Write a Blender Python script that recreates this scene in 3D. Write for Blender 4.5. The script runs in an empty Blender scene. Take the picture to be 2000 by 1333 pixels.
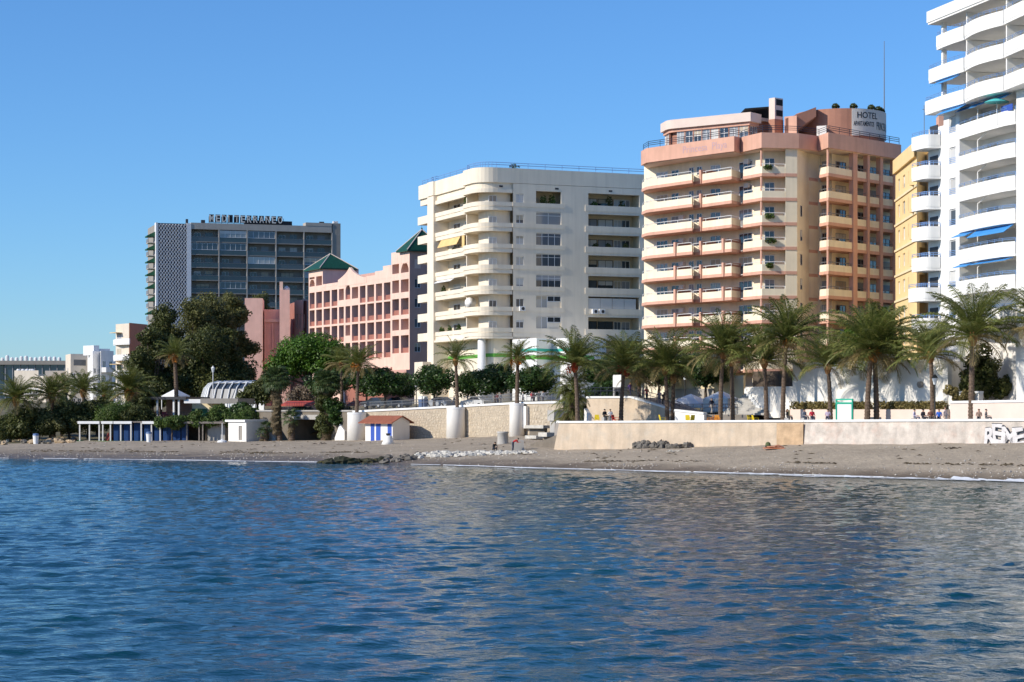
import bpy, math, random
import numpy as np
from mathutils import Matrix, Vector, noise
random.seed(7)
SC = bpy.context.scene
COL = SC.collection
R = math.radians
FPX, HOR, CAMZ = 4000.0, 800.0, 5.5      # focal length in photo pixels, eye level row, eye height

# ------------------------------------------------------------------ camera
cam_d = bpy.data.cameras.new('camera')
cam_d.sensor_width = 36.0
cam_d.lens = 72.0
cam_d.shift_y = 0.06675
cam_d.clip_start = 0.5
cam_d.clip_end = 9000
cam = bpy.data.objects.new('camera', cam_d)
COL.objects.link(cam)
cam.location = (0, 0, CAMZ)
cam.rotation_euler = (R(90), 0, 0)
SC.camera = cam

# ------------------------------------------------------------------ sky, sun, exposure
SUN_AZ, SUN_EL = 25.0, 29.0               # sun comes from the left, a little behind the camera
sd = Vector((-math.cos(R(SUN_AZ)) * math.cos(R(SUN_EL)), -math.sin(R(SUN_AZ)) * math.cos(R(SUN_EL)), math.sin(R(SUN_EL))))
world = bpy.data.worlds.new('World')
SC.world = world
world.use_nodes = True
wn, wl = world.node_tree.nodes, world.node_tree.links
bg = wn['Background']
sky = wn.new('ShaderNodeTexSky')
sky.sky_type = 'NISHITA'
sky.sun_disc = False
sky.sun_elevation = R(SUN_EL)
sky.sun_rotation = math.atan2(sd.x, sd.y) % (2 * math.pi)
sky.altitude = 0
sky.air_density = 1.0
sky.dust_density = 0.1
sky.ozone_density = 9.0
tint = wn.new('ShaderNodeVectorMath')          # white balance of the whole sky
tint.operation = 'MULTIPLY'
tint.inputs[1].default_value = (.80, .96, 1.06)
wl.new(sky.outputs['Color'], tint.inputs[0])
wl.new(tint.outputs[0], bg.inputs['Color'])
bg.inputs['Strength'].default_value = 0.148
sun_d = bpy.data.lights.new('sun', 'SUN')
sun_d.energy = 4.8
sun_d.angle = R(0.5)
sun_d.color = (1.0, 0.92, 0.79)
sun = bpy.data.objects.new('sun', sun_d)
COL.objects.link(sun)
sun.rotation_euler = sd.to_track_quat('Z', 'Y').to_euler()
sun.location = (-100, -50, 120)
SC.view_settings.view_transform = 'Standard'
SC.view_settings.look = 'None'
SC.view_settings.gamma = 1.0
SC.view_settings.exposure = 0.0
SC.view_settings.use_curve_mapping = False
SC.cycles.use_denoising = True
SC.cycles.max_bounces = 6
SC.cycles.caustics_reflective = False
SC.cycles.caustics_refractive = False

# ------------------------------------------------------------------ helpers
def PX(px, Y): return (px - 1000.0) / FPX * Y
def PZ(py, Y): return CAMZ - (py - HOR) / FPX * Y
def P2(px, Y): return Vector((PX(px, Y), Y))

WM = {}
def link(o, parent=None, W=None):
    COL.objects.link(o)
    W = W.copy() if W is not None else Matrix.Identity(4)
    WM[o.name] = W
    if parent is not None:
        o.parent = parent
        o.matrix_basis = WM[parent.name].inverted() @ W
    else:
        o.matrix_basis = W
    return o
def tag(o, label, cat, group=None):
    o['label'] = label
    o['category'] = cat
    if group: o['group'] = group
    return o
def thing(name, label, cat, loc, rz=0.0, group=None):
    o = bpy.data.objects.new(name, None)
    o.empty_display_size = 0.5
    link(o, None, Matrix.Translation(Vector(loc)) @ Matrix.Rotation(rz, 4, 'Z'))
    return tag(o, label, cat, group)
def struct(o):
    o['kind'] = 'structure'
    return o
def copy_tree(src, W, parent=None):
    """copy of a thing and of all its parts, placed with the world matrix W"""
    c = src.copy()
    if 'label' in c and parent is None: pass
    dW = W @ WM[src.name].inverted()
    COL.objects.link(c)
    WM[c.name] = W
    c.parent = parent
    c.matrix_basis = (WM[parent.name].inverted() @ W) if parent else W
    for ch in src.children:
        copy_tree(ch, dW @ WM[ch.name], c)
    return c

class MB:
    def __init__(s): s.v, s.f = [], []
    def add(s, vs, fs):
        b = len(s.v)
        s.v += [tuple(p) for p in vs]
        s.f += [tuple(b + i for i in f) for f in fs]
        return s
    def box(s, x0, x1, y0, y1, z0, z1):
        return s.add([(x0,y0,z0),(x1,y0,z0),(x1,y1,z0),(x0,y1,z0),(x0,y0,z1),(x1,y0,z1),(x1,y1,z1),(x0,y1,z1)],
                     [(0,3,2,1),(4,5,6,7),(0,1,5,4),(1,2,6,5),(2,3,7,6),(3,0,4,7)])
    def prism(s, poly, z0, z1):
        """poly counter-clockwise seen from above"""
        n = len(poly)
        a = sum(poly[i][0]*poly[(i+1)%n][1]-poly[(i+1)%n][0]*poly[i][1] for i in range(n))
        if a < 0: poly = poly[::-1]
        vs = [(p[0],p[1],z0) for p in poly] + [(p[0],p[1],z1) for p in poly]
        fs = [tuple(range(n-1,-1,-1)), tuple(range(n,2*n))]
        fs += [(i,(i+1)%n,n+(i+1)%n,n+i) for i in range(n)]
        return s.add(vs, fs)
    def band(s, path, z0, z1, th):
        """upright strip of thickness th behind a plan path (viewer's left to right)"""
        inn = offset(path, th)
        n = len(path)
        vs = []
        for p, q in zip(path, inn):
            vs += [(p[0],p[1],z0),(p[0],p[1],z1),(q[0],q[1],z1),(q[0],q[1],z0)]
        fs = []
        for i in range(n-1):
            a, b = 4*i, 4*i+4
            fs += [(a,b,b+1,a+1),(a+1,b+1,b+2,a+2),(a+2,b+2,b+3,a+3),(a+3,b+3,b,a)]
        fs += [(0,1,2,3),(4*n-1,4*n-2,4*n-3,4*n-4)]
        return s.add(vs, fs)
    def tube(s, pts, rad, n=6, cap=True):
        pts = [Vector(p) for p in pts]
        if not hasattr(rad, '__len__'): rad = [rad]*len(pts)
        b = len(s.v); ref = None
        for i, p in enumerate(pts):
            t = (pts[min(i+1,len(pts)-1)] - pts[max(i-1,0)]).normalized()
            a = Vector((0,0,1)) if abs(t.z) < .9 else Vector((1,0,0))
            if ref is not None:
                a = ref
            x = (a - t*a.dot(t)).normalized(); ref = x
            y = t.cross(x)
            for k in range(n):
                an = 2*math.pi*k/n
                s.v.append(tuple(p + (x*math.cos(an) + y*math.sin(an))*rad[i]))
        for i in range(len(pts)-1):
            for k in range(n):
                a0, a1 = b+i*n+k, b+i*n+(k+1)%n
                s.f.append((a0,a1,a1+n,a0+n))
        if cap:
            s.f.append(tuple(b+k for k in range(n-1,-1,-1)))
            e = b+(len(pts)-1)*n
            s.f.append(tuple(e+k for k in range(n)))
        return s
    def lathe(s, prof, n=16, c=(0,0,0)):
        return s.tube([(c[0],c[1],c[2]+z) for r,z in prof], [max(r,.001) for r,z in prof], n)
    def mesh(s, name, mat, smooth=False):
        me = bpy.data.meshes.new(name)
        me.from_pydata(s.v, [], s.f)
        for m in (mat if isinstance(mat,(list,tuple)) else [mat]):
            me.materials.append(MAT[m] if isinstance(m,str) else m)
        if smooth:
            me.shade_smooth()
        me.update()
        return me
    def obj(s, name, mat, parent=None, W=None, smooth=False):
        return link(bpy.data.objects.new(name, s.mesh(name, mat, smooth)), parent, W)

def offset(path, d):
    """path moved d inwards (away from a viewer who sees it run left to right), mitred"""
    path = [Vector((p[0],p[1])) for p in path]
    out = []
    for i, p in enumerate(path):
        ns = []
        if i > 0: ns.append((p - path[i-1]).normalized())
        if i < len(path)-1: ns.append((path[i+1] - p).normalized())
        ns = [Vector((-u.y, u.x)) for u in ns]
        m = ns[0] if len(ns) == 1 else (ns[0] + ns[1])
        if m.length < 1e-6: m = ns[0]
        m = m.normalized()
        k = max(.35, m.dot(ns[0]))
        out.append(p + m*(d/k))
    return out
def rounded(a, b, c, r, n=7):
    """points of a rounded corner b between a and c"""
    a, b, c = Vector(a), Vector(b), Vector(c)
    u, w = (a-b).normalized(), (c-b).normalized()
    out = []
    p0, p2 = b+u*r, b+w*r
    for i in range(n+1):
        t = i/n
        out.append(p0*(1-t)**2 + b*2*t*(1-t)*0.92 + b*2*t*(1-t)*0.08 + p2*t*t)
    return out

class Fr:
    """facade frame: x runs to the viewer's right along the wall, y goes into the building"""
    def __init__(s, p0, p1):
        s.o = Vector((p0[0],p0[1])); d = Vector((p1[0],p1[1])) - s.o
        s.L = d.length; s.a = math.atan2(d.y, d.x)
        s.c, s.s = math.cos(s.a), math.sin(s.a)
        s.M = Matrix.Translation((s.o.x, s.o.y, 0)) @ Matrix.Rotation(s.a, 4, 'Z')
    def u(s, px):
        k = (px-1000.0)/FPX
        return (k*s.o.y - s.o.x)/(s.c - k*s.s)
    def Y(s, u): return s.o.y + u*s.s
    def z(s, py, u): return PZ(py, s.Y(u))
    def w(s, u, y=0.0): return Vector((s.o.x+u*s.c-y*s.s, s.o.y+u*s.s+y*s.c))
    def at(s, x, y, z): return s.M @ Matrix.Translation((x,y,z))

CACHE = {}
WRS = random.Random(99)
def fbox(name, mat, parent, fr, x0, x1, y0, y1, z0, z1):
    dx, dy, dz = x1-x0, y1-y0, z1-z0
    key = ('box', name, mat, round(dx,2), round(dy,2), round(dz,2))
    if key not in CACHE:
        CACHE[key] = MB().box(0,dx,0,dy,0,dz).mesh(name, mat)
    return link(bpy.data.objects.new(name, CACHE[key]), parent, fr.at(x0,y0,z0))
def window(parent, fr, x0, x1, z0, z1, y, n=2, frame='frame_white', pane='pane', rail=False, name='window'):
    """window frame with mullions (part) and its glass (sub-part)"""
    w, h = round(x1-x0,1), round(z1-z0,1)
    key = ('win', w, h, n, frame, pane, rail)
    if key not in CACHE:
        b = MB(); t = .07; d = .09
        b.box(0,w,0,d,0,t); b.box(0,w,0,d,h-t,h); b.box(0,t,0,d,t,h-t); b.box(w-t,w,0,d,t,h-t)
        for i in range(1,n):
            b.box(w*i/n-t*.45, w*i/n+t*.45, .01, d-.01, t, h-t)
        if rail: b.box(t,w-t,.012,d-.012,h*.72,h*.72+t*.8)
        CACHE[key] = (b.mesh(name, frame), MB().box(t*.5,w-t*.5,.05,.07,t*.5,h-t*.5).mesh('pane', pane))
    m = CACHE[key]
    W = fr.at(x0, y, z0)
    o = link(bpy.data.objects.new(name, m[0]), parent, W)
    link(bpy.data.objects.new('pane', m[1]), o, W)
    if WRS.random() < .38 and h > .9:                  # a roller blind let down some way
        fr_ = WRS.choice((.3,.45,.6,.85)); bm_ = WRS.choice(('blind_white','blind_cream','blind_grey'))
        key = ('blind', w, h, fr_, bm_)
        if key not in CACHE: CACHE[key] = MB().box(.05,w-.05,.02,.045,h*(1-fr_),h-.06).mesh('blind', bm_)
        link(bpy.data.objects.new('blind', CACHE[key]), o, W)
    return o
def holed_wall(mb, x0, x1, z0, z1, holes, depth, y=0.0):
    """front face of a wall in a facade frame, with openings and their reveals"""
    xs = sorted({round(q,3) for q in [x0,x1]+[h[0] for h in holes]+[h[1] for h in holes] if x0 <= q <= x1})
    zs = sorted({round(q,3) for q in [z0,z1]+[h[2] for h in holes]+[h[3] for h in holes] if z0 <= q <= z1})
    for i in range(len(xs)-1):
        j = 0
        while j < len(zs)-1:
            cx = (xs[i]+xs[i+1])/2
            def solid(k):
                cz = (zs[k]+zs[k+1])/2
                return not any(h[0] < cx < h[1] and h[2] < cz < h[3] for h in holes)
            if not solid(j): j += 1; continue
            k = j
            while k+1 < len(zs)-1 and solid(k+1): k += 1
            mb.add([(xs[i],y,zs[j]),(xs[i+1],y,zs[j]),(xs[i+1],y,zs[k+1]),(xs[i],y,zs[k+1])], [(0,1,2,3)])
            j = k+1
    for a,b,c,d in holes:
        e = y+depth
        mb.add([(a,y,c),(b,y,c),(b,y,d),(a,y,d),(a,e,c),(b,e,c),(b,e,d),(a,e,d)],
               [(0,4,5,1),(1,5,6,2),(2,6,7,3),(3,7,4,0)])
    return mb
def railing(parent, path, z, h, mat='rail_white', step=1.6, name='railing', bars=1, r=.03):
    """posts and bars along a plan path (z may be a list)"""
    b = MB()
    zz = z if hasattr(z,'__len__') else [z]*len(path)
    for j in range(bars):
        hh = h*(1-j/max(bars,1)*.75)
        b.tube([(p[0],p[1],q+hh) for p,q in zip(path,zz)], r, 4)
    for i in range(len(path)-1):
        a, c = Vector((path[i][0],path[i][1],zz[i])), Vector((path[i+1][0],path[i+1][1],zz[i+1]))
        L = (c-a).length
        n = max(1, int(L/step))
        for k in range(n+(i==len(path)-2)):
            p = a + (c-a)*(k/n)
            b.box(p.x-r*.8,p.x+r*.8,p.y-r*.8,p.y+r*.8,p.z-.02,p.z+h)
    return b.obj(name, mat, parent)
def np_mesh(name, V, Q, mat):
    me = bpy.data.meshes.new(name)
    V = np.asarray(V, np.float32); Q = np.asarray(Q, np.int32)
    me.vertices.add(len(V)); me.vertices.foreach_set('co', V.ravel())
    k = Q.shape[1]
    me.loops.add(Q.size); me.loops.foreach_set('vertex_index', Q.ravel())
    me.polygons.add(len(Q)); me.polygons.foreach_set('loop_start', np.arange(0, Q.size, k, dtype=np.int32))
    me.materials.append(MAT[mat])
    me.update(calc_edges=True)
    return me

# ------------------------------------------------------------------ materials
MAT = {}
def nt(name):
    m = bpy.data.materials.new(name); m.use_nodes = True
    MAT[name] = m
    n = m.node_tree.nodes
    return m, n, m.node_tree.links, n['Principled BSDF']
def noise_fac(n, l, scale, vec=None, detail=4, lo=.35, hi=.65, a=0., b=1., rough=.55):
    t = n.new('ShaderNodeTexNoise'); t.inputs['Scale'].default_value = scale
    t.inputs['Detail'].default_value = detail; t.inputs['Roughness'].default_value = rough
    if vec is not None: l.new(vec, t.inputs['Vector'])
    r = n.new('ShaderNodeMapRange')
    for k, v in (('From Min',lo),('From Max',hi),('To Min',a),('To Max',b)): r.inputs[k].default_value = v
    l.new(t.outputs['Fac'], r.inputs['Value'])
    return r.outputs['Result']
def pm(name, col, rough=.8, var=.08, scale=.6, streak=0.0, fine=0.0, bump=0.0, bscale=8., spec=.3, metal=0., stain=None, stain_amt=.5, stain_scale=.5):
    m, n, l, b = nt(name)
    geo = n.new('ShaderNodeNewGeometry')
    pos = geo.outputs['Position']
    c = n.new('ShaderNodeRGB'); c.outputs[0].default_value = (*col,1)
    out = c.outputs[0]
    def mul(out, fac):
        v = n.new('ShaderNodeVectorMath'); v.operation = 'SCALE'
        l.new(out, v.inputs[0]); l.new(fac, v.inputs['Scale'])
        return v.outputs[0]
    if stain:
        mx = n.new('ShaderNodeMix'); mx.data_type = 'RGBA'
        l.new(noise_fac(n,l,stain_scale,pos,5,.5,.72,0,stain_amt), mx.inputs['Factor'])
        l.new(out, mx.inputs['A']); mx.inputs['B'].default_value = (*stain,1)
        out = mx.outputs['Result']
    if var: out = mul(out, noise_fac(n,l,scale,pos,4,.3,.7,1-var,1+var))
    if fine: out = mul(out, noise_fac(n,l,14.,pos,3,.3,.7,1-fine,1+fine))
    if streak:
        mp = n.new('ShaderNodeMapping'); mp.inputs['Scale'].default_value = (1.6,1.6,.09)
        l.new(pos, mp.inputs['Vector'])
        out = mul(out, noise_fac(n,l,1.0,mp.outputs[0],5,.45,.75,1.0,1-streak))
    l.new(out, b.inputs['Base Color'])
    b.inputs['Roughness'].default_value = rough
    b.inputs['Specular IOR Level'].default_value = spec
    b.inputs['Metallic'].default_value = metal
    if bump:
        t = n.new('ShaderNodeTexNoise'); t.inputs['Scale'].default_value = bscale; t.inputs['Detail'].default_value = 5
        l.new(pos, t.inputs['Vector'])
        bp = n.new('ShaderNodeBump'); bp.inputs['Strength'].default_value = bump; bp.inputs['Distance'].default_value = .1
        l.new(t.outputs['Fac'], bp.inputs['Height']); l.new(bp.outputs[0], b.inputs['Normal'])
    return m
def leaf(name, c1, c2, c3, trans=.25, rough=.5):
    m, n, l, b = nt(name)
    geo = n.new('ShaderNodeNewGeometry')
    rp = n.new('ShaderNodeValToRGB')
    e = rp.color_ramp.elements
    e[0].position = 0.; e[0].color = (*c1,1); e[1].position = 1.; e[1].color = (*c3,1)
    k = e.new(.55); k.color = (*c2,1)
    l.new(geo.outputs['Random Per Island'], rp.inputs[0])
    fac = noise_fac(n,l,.35,geo.outputs['Position'],3,.3,.7,.75,1.25)
    v = n.new('ShaderNodeVectorMath'); v.operation = 'SCALE'
    l.new(rp.outputs[0], v.inputs[0]); l.new(fac, v.inputs['Scale'])
    l.new(v.outputs[0], b.inputs['Base Color'])
    b.inputs['Roughness'].default_value = rough; b.inputs['Specular IOR Level'].default_value = .35
    tr = n.new('ShaderNodeBsdfTranslucent'); l.new(v.outputs[0], tr.inputs['Color'])
    mx = n.new('ShaderNodeMixShader'); mx.inputs[0].default_value = trans
    out = n['Material Output']
    l.new(b.outputs[0], mx.inputs[1]); l.new(tr.outputs[0], mx.inputs[2]); l.new(mx.outputs[0], out.inputs['Surface'])
    return m
def glass(name, cols, rough=.06):
    """glazing with what is drawn behind it: each pane picks its own tone"""
    m, n, l, b = nt(name)
    oi = n.new('ShaderNodeObjectInfo')
    rp = n.new('ShaderNodeValToRGB'); rp.color_ramp.interpolation = 'CONSTANT'
    e = rp.color_ramp.elements
    e[0].position = 0; e[0].color = (*cols[0],1)
    e[1].position = 1/len(cols); e[1].color = (*cols[1],1)
    for i in range(2,len(cols)):
        k = e.new(i/len(cols)); k.color = (*cols[i],1)
    l.new(oi.outputs['Random'], rp.inputs[0]); l.new(rp.outputs[0], b.inputs['Base Color'])
    b.inputs['Roughness'].default_value = rough; b.inputs['Specular IOR Level'].default_value = .8
    return m

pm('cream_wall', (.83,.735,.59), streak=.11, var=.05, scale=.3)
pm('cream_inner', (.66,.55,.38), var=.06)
pm('hotel_cream', (.86,.755,.565), streak=.11, var=.06)
pm('hotel_salmon', (.66,.375,.275), streak=.12, var=.07)
pm('hotel_brick', (.40,.195,.135), streak=.08, var=.08)
pm('hotel_white', (.76,.72,.68), var=.04)
pm('hotel_pinkwhite', (.74,.6,.52), var=.05)
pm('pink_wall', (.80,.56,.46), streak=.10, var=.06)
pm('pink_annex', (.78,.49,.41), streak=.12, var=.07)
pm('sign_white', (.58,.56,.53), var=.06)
pm('pink_dull', (.58,.35,.29), streak=.1, var=.07)  # dull pink; also paints the shade of the end wall and annex side
pm('maroon_wall', (.36,.15,.115), var=.12)
pm('roof_green', (.012,.07,.04), rough=.45, var=.25, scale=2.5)
pm('tower_white', (.86,.84,.80), streak=.07, var=.03)
pm('tower_inner', (.84,.81,.77), var=.04)
pm('yellow_wall', (.84,.62,.32), streak=.06, var=.06)
pm('yellow_pale', (.82,.69,.45), streak=.06, var=.06)
pm('grey_wall', (.30,.275,.245), streak=.1, var=.08)
pm('grey_light', (.42,.385,.345), streak=.08, var=.06)
pm('lattice_white', (.72,.72,.74), var=.05)
pm('lattice_dark', (.06,.065,.08), var=.1)
pm('brown_wall', (.38,.19,.12), streak=.08, var=.08)
pm('white_wall', (.85,.82,.77), streak=.06, var=.03, bump=.06, bscale=3)
pm('white_paint', (.80,.80,.79), var=.04)
pm('far_white', (.78,.77,.76), streak=.06, var=.05)
pm('far_cream', (.68,.60,.50), streak=.06, var=.06)
pm('frame_white', (.78,.78,.78), rough=.5, var=.02)
pm('frame_grey', (.35,.35,.36), rough=.5, var=.02)
pm('frame_dark', (.05,.05,.055), rough=.5, var=.05)
pm('rail_white', (.78,.78,.77), rough=.45, var=.02)
pm('rail_blue', (.22,.38,.68), rough=.4, var=.05)
pm('rail_dark', (.035,.04,.06), rough=.5, var=.05)
pm('rail_grey', (.2,.2,.21), rough=.5, var=.05)
pm('awning_blue', (.06,.28,.62), rough=.7, var=.08)
pm('awning_yellow', (.75,.52,.22), rough=.8, var=.08)
pm('awning_green', (.02,.10,.05), rough=.7, var=.15)
pm('shutter', (.62,.60,.56), rough=.6, var=.05)
pm('green_stripe', (.12,.38,.06), rough=.5, var=.06)
pm('teal_stripe', (.06,.45,.36), rough=.5, var=.06)
pm('sea_wall_peach', (.57,.455,.335), streak=.16, var=.12, scale=.8, fine=.07, bump=.35, bscale=5, stain=(.50,.44,.36), stain_amt=.7, stain_scale=.7)
pm('sea_wall_pink', (.60,.53,.46), streak=.2, var=.2, scale=1.1, fine=.10, bump=.5, bscale=4, stain=(.58,.43,.35), stain_amt=.85, stain_scale=.8)
pm('sea_wall_patch', (.52,.36,.22), var=.22, scale=1.2, fine=.1, bump=.3, bscale=6)
pm('stone', (.52,.44,.335), var=.22, scale=1.7, fine=.2, bump=.9, bscale=5)
pm('mortar', (.46,.385,.29), var=.12, scale=1., fine=.15, bump=.3)
pm('concrete', (.44,.42,.39), streak=.15, var=.12, fine=.06, bump=.2)
pm('concrete_dark', (.20,.17,.135), streak=.15, var=.15, fine=.1, bump=.3)
pm('paving', (.36,.32,.28), var=.12, fine=.08)
pm('asphalt', (.06,.06,.062), var=.15, fine=.1)
pm('earth', (.16,.14,.08), var=.3, fine=.15, bump=.3)
pm('rock_dark', (.032,.034,.02), var=.45, scale=2.5, fine=.3, bump=.8, bscale=5, stain=(.13,.11,.03), stain_amt=.9, stain_scale=1.2)
pm('rock_grey', (.15,.135,.115), var=.45, scale=1.5, fine=.25, bump=.8, bscale=5)
pm('rock_white', (.56,.53,.47), var=.18, scale=1.5, fine=.15, bump=.6, bscale=6)
pm('rock_tan', (.44,.33,.21), var=.3, scale=1.0, fine=.2, bump=.6, bscale=6)
pm('trunk_palm', (.15,.105,.075), var=.3, scale=4, fine=.3, bump=.8, bscale=14)
pm('trunk_grey', (.22,.19,.165), var=.3, scale=3, fine=.25, bump=.6, bscale=12)
pm('bark', (.10,.075,.055), var=.3, scale=3, fine=.25, bump=.6)
pm('palm_boss', (.30,.15,.055), var=.35, scale=4, fine=.3, bump=.8, bscale=10)
pm('fruit_orange', (.55,.20,.03), var=.3, scale=5, fine=.3, bump=.8, bscale=12)
pm('fruit_red', (.45,.07,.03), var=.3, scale=5, fine=.3, bump=.8, bscale=12)
leaf('palm_leaf', (.085,.115,.026), (.155,.185,.045), (.30,.285,.09), .3, .4)
leaf('palm_leaf_dry', (.20,.15,.06), (.30,.23,.10), (.16,.14,.05), .2, .6)
leaf('fan_leaf', (.03,.06,.02), (.055,.095,.03), (.10,.13,.04), .2, .5)
leaf('skirt_leaf', (.12,.085,.045), (.2,.15,.085), (.09,.07,.035), .1, .8)
leaf('orange_leaf', (.022,.05,.010), (.035,.075,.014), (.065,.115,.022), .2, .4)
leaf('dark_leaf', (.045,.06,.015), (.08,.095,.024), (.145,.15,.045), .3, .55)
leaf('grey_leaf', (.085,.095,.028), (.14,.145,.045), (.22,.21,.075), .35, .6)
leaf('bright_leaf', (.04,.095,.008), (.07,.15,.012), (.115,.21,.025), .28, .5)
leaf('vine_leaf', (.045,.085,.014), (.085,.14,.025), (.14,.18,.05), .25, .55)
leaf('hedge_leaf', (.14,.12,.04), (.26,.21,.08), (.38,.31,.13), .3, .6)
leaf('twig_leaf', (.14,.10,.07), (.20,.15,.10), (.27,.21,.15), .1, .8)
leaf('flower_leaf', (.35,.04,.10), (.5,.09,.16), (.07,.11,.03), .2, .6)
glass('pane', [(.02,.028,.04),(.05,.065,.085),(.03,.04,.055),(.28,.29,.30),(.10,.12,.15),(.42,.41,.39)])
glass('pane_dark', [(.012,.014,.018),(.02,.024,.03),(.03,.035,.045),(.06,.065,.075)])
glass('pane_shut', [(.60,.585,.56),(.50,.48,.45),(.06,.07,.085),(.55,.54,.52),(.36,.30,.24)], .35)
glass('pane_blue', [(.015,.03,.055),(.02,.045,.08),(.03,.06,.10)])
glass('balcony_glass', [(.03,.045,.07),(.02,.03,.045),(.05,.06,.075),(.03,.05,.06)], .15)
pm('hut_blue', (.008,.045,.16), rough=.5, var=.12, scale=2)
pm('stripe_blue', (.045,.10,.42), rough=.5, var=.05)
pm('tile_red', (.34,.12,.07), rough=.7, var=.2, scale=3, fine=.1)
pm('turf_green', (.02,.20,.03), rough=.8, var=.2)
pm('board_green', (.03,.42,.28), rough=.5, var=.05)
pm('dark_metal', (.03,.033,.035), rough=.5, var=.1)
pm('black', (.008,.008,.009), rough=.6, var=.1)
pm('letter_face', (.66,.64,.60), rough=.6, var=.05)
pm('letter_black', (.02,.021,.028), rough=.5, var=.05)
pm('letter_lilac', (.50,.33,.36), rough=.6, var=.05)
pm('canvas_white', (.80,.80,.80), rough=.8, var=.04)
pm('poly_white', (.72,.75,.76), rough=.35, var=.05)
pm('yellow_plastic', (.75,.55,.03), rough=.45, var=.05)
pm('orange_plastic', (.75,.30,.04), rough=.45, var=.05)
pm('red_paint', (.50,.035,.02), rough=.5, var=.1)
pm('red_tent', (.40,.07,.05), rough=.6, var=.1)
pm('car_dark', (.03,.034,.045), rough=.25, var=.03, spec=.6)
pm('car_silver', (.42,.44,.47), rough=.28, var=.03, spec=.6)
pm('car_white', (.75,.75,.75), rough=.3, var=.03, spec=.6)
pm('bin_blue', (.12,.2,.38), rough=.5, var=.08)
pm('terracotta', (.42,.17,.09), rough=.8, var=.12)
pm('graffiti_fill', (.66,.63,.62), rough=.7, var=.15, scale=3)
pm('weed', (.06,.045,.025), var=.4, scale=4)
pm('shingle', (.42,.38,.33), var=.6, scale=4)
pm('blind_white', (.62,.61,.58), var=.08)
pm('blind_cream', (.50,.43,.33), var=.08)
pm('blind_grey', (.33,.34,.36), var=.08)
pm('turquoise', (.10,.55,.55), rough=.7, var=.08)

# ================================================================== THE SETTING
# ---- shore line, inland edge of the sand and its height there, as functions of X
SX  = [-420,-120,-57,-38.9,-15.7,0,21.6,39,60,120,220]
SY  = [ 340, 252,229, 222,209.5,193,173,157,140,95,30]
BX  = [-420,-150,-71,-61,-34,-20.6,-7.2,.94,3.6,5.0,28,44,70,130,230]
BY  = [ 400, 312,285,291,286,276,263,251,238,214,191.5,176,152,105,40]
BZ  = [ .9, .9,.65,1.0,1.08,1.38,1.9,2.25,2.0,1.28,2.25,2.6,2.7,2.7,2.7]
def sand_z(X, Y):
    ys, yb, zb = np.interp(X,SX,SY), np.interp(X,BX,BY), np.interp(X,BX,BZ)
    t = (Y-ys)/(yb-ys)
    t1 = np.clip(t,0,1)
    return np.where(t < 0, (Y-ys)*.09, zb*(1-(1-t1)**1.5))
def on_sand(px, py):
    """point of the sand seen at a photo pixel"""
    Y = 150.0
    for _ in range(4000):
        z = float(sand_z(PX(px,Y), Y))
        if PZ(py,Y) <= z: break
        Y += .05
    return Vector((PX(px,Y), Y, z))

# water
m, n, l, b = nt('sea_water')
geo = n.new('ShaderNodeNewGeometry')
mp = n.new('ShaderNodeMapping'); mp.inputs['Scale'].default_value = (.045,.02,1)
l.new(geo.outputs['Position'], mp.inputs['Vector'])
mx = n.new('ShaderNodeMix'); mx.data_type = 'RGBA'
l.new(noise_fac(n,l,1.0,mp.outputs[0],3), mx.inputs['Factor'])
mx.inputs['A'].default_value = (.0006,.034,.054,1); mx.inputs['B'].default_value = (.0008,.050,.058,1)
l.new(mx.outputs['Result'], b.inputs['Base Color'])
b.inputs['Roughness'].default_value = .05
b.inputs['IOR'].default_value = 1.333
mp2 = n.new('ShaderNodeMapping'); mp2.inputs['Scale'].default_value = (1.0,1.6,1)
l.new(geo.outputs['Position'], mp2.inputs['Vector'])
t = n.new('ShaderNodeTexNoise'); t.inputs['Scale'].default_value = 3.0; t.inputs['Detail'].default_value = 5
l.new(mp2.outputs[0], t.inputs['Vector'])
bp = n.new('ShaderNodeBump'); bp.inputs['Strength'].default_value = .6; bp.inputs['Distance'].default_value = .08
l.new(t.outputs['Fac'], bp.inputs['Height']); l.new(bp.outputs[0], b.inputs['Normal'])

rng = np.random.default_rng(11)
WX0, WX1, WY0, WY1 = -84.0, 66.0, 36.0, 246.0
nx, ny = 600, 640
xs = np.linspace(WX0,WX1,nx); tq = np.linspace(0,1,ny); ys = WY0+(WY1-WY0)*(tq*.5+tq**2*.5)
gx, gy = np.meshgrid(xs, ys)
h = np.zeros_like(gx)
slow = .5+.5*np.sin(gx*.05+gy*.031+1.)*np.sin(gx*.021-gy*.045) 
for i in range(70):
    lam = 0.5*(3.2/.5)**(rng.random()**1.15)
    th = R(-80) + rng.normal(0,.6)
    k = 2*np.pi/lam
    a = .0041*lam**.85*(.6+.8*rng.random())
    ph = rng.random()*6.283
    h += a*np.sin(k*(np.cos(th)*gx+np.sin(th)*gy)+ph+.5*np.sin(gx*.11*rng.random()+gy*.09*rng.random()))
h *= (.65+.6*slow)*(1.0+.25*np.clip((120-gy)/80,0,1))     # the chop grows away from the shore
shore = np.interp(gx,SX,SY)
h *= np.clip((shore-gy)/22.0,.12,1)
edge = np.minimum.reduce([(gx-WX0)/6,(WX1-gx)/6,(gy-WY0)/4,(WY1-gy)/6])
h *= np.clip(edge,0,1)
V = np.stack([gx.ravel(),gy.ravel(),h.ravel()],1)
ii = np.arange(nx*ny).reshape(ny,nx)
Q = np.stack([ii[:-1,:-1].ravel(),ii[:-1,1:].ravel(),ii[1:,1:].ravel(),ii[1:,:-1].ravel()],1)
B = 3000.
base = len(V)
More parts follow.
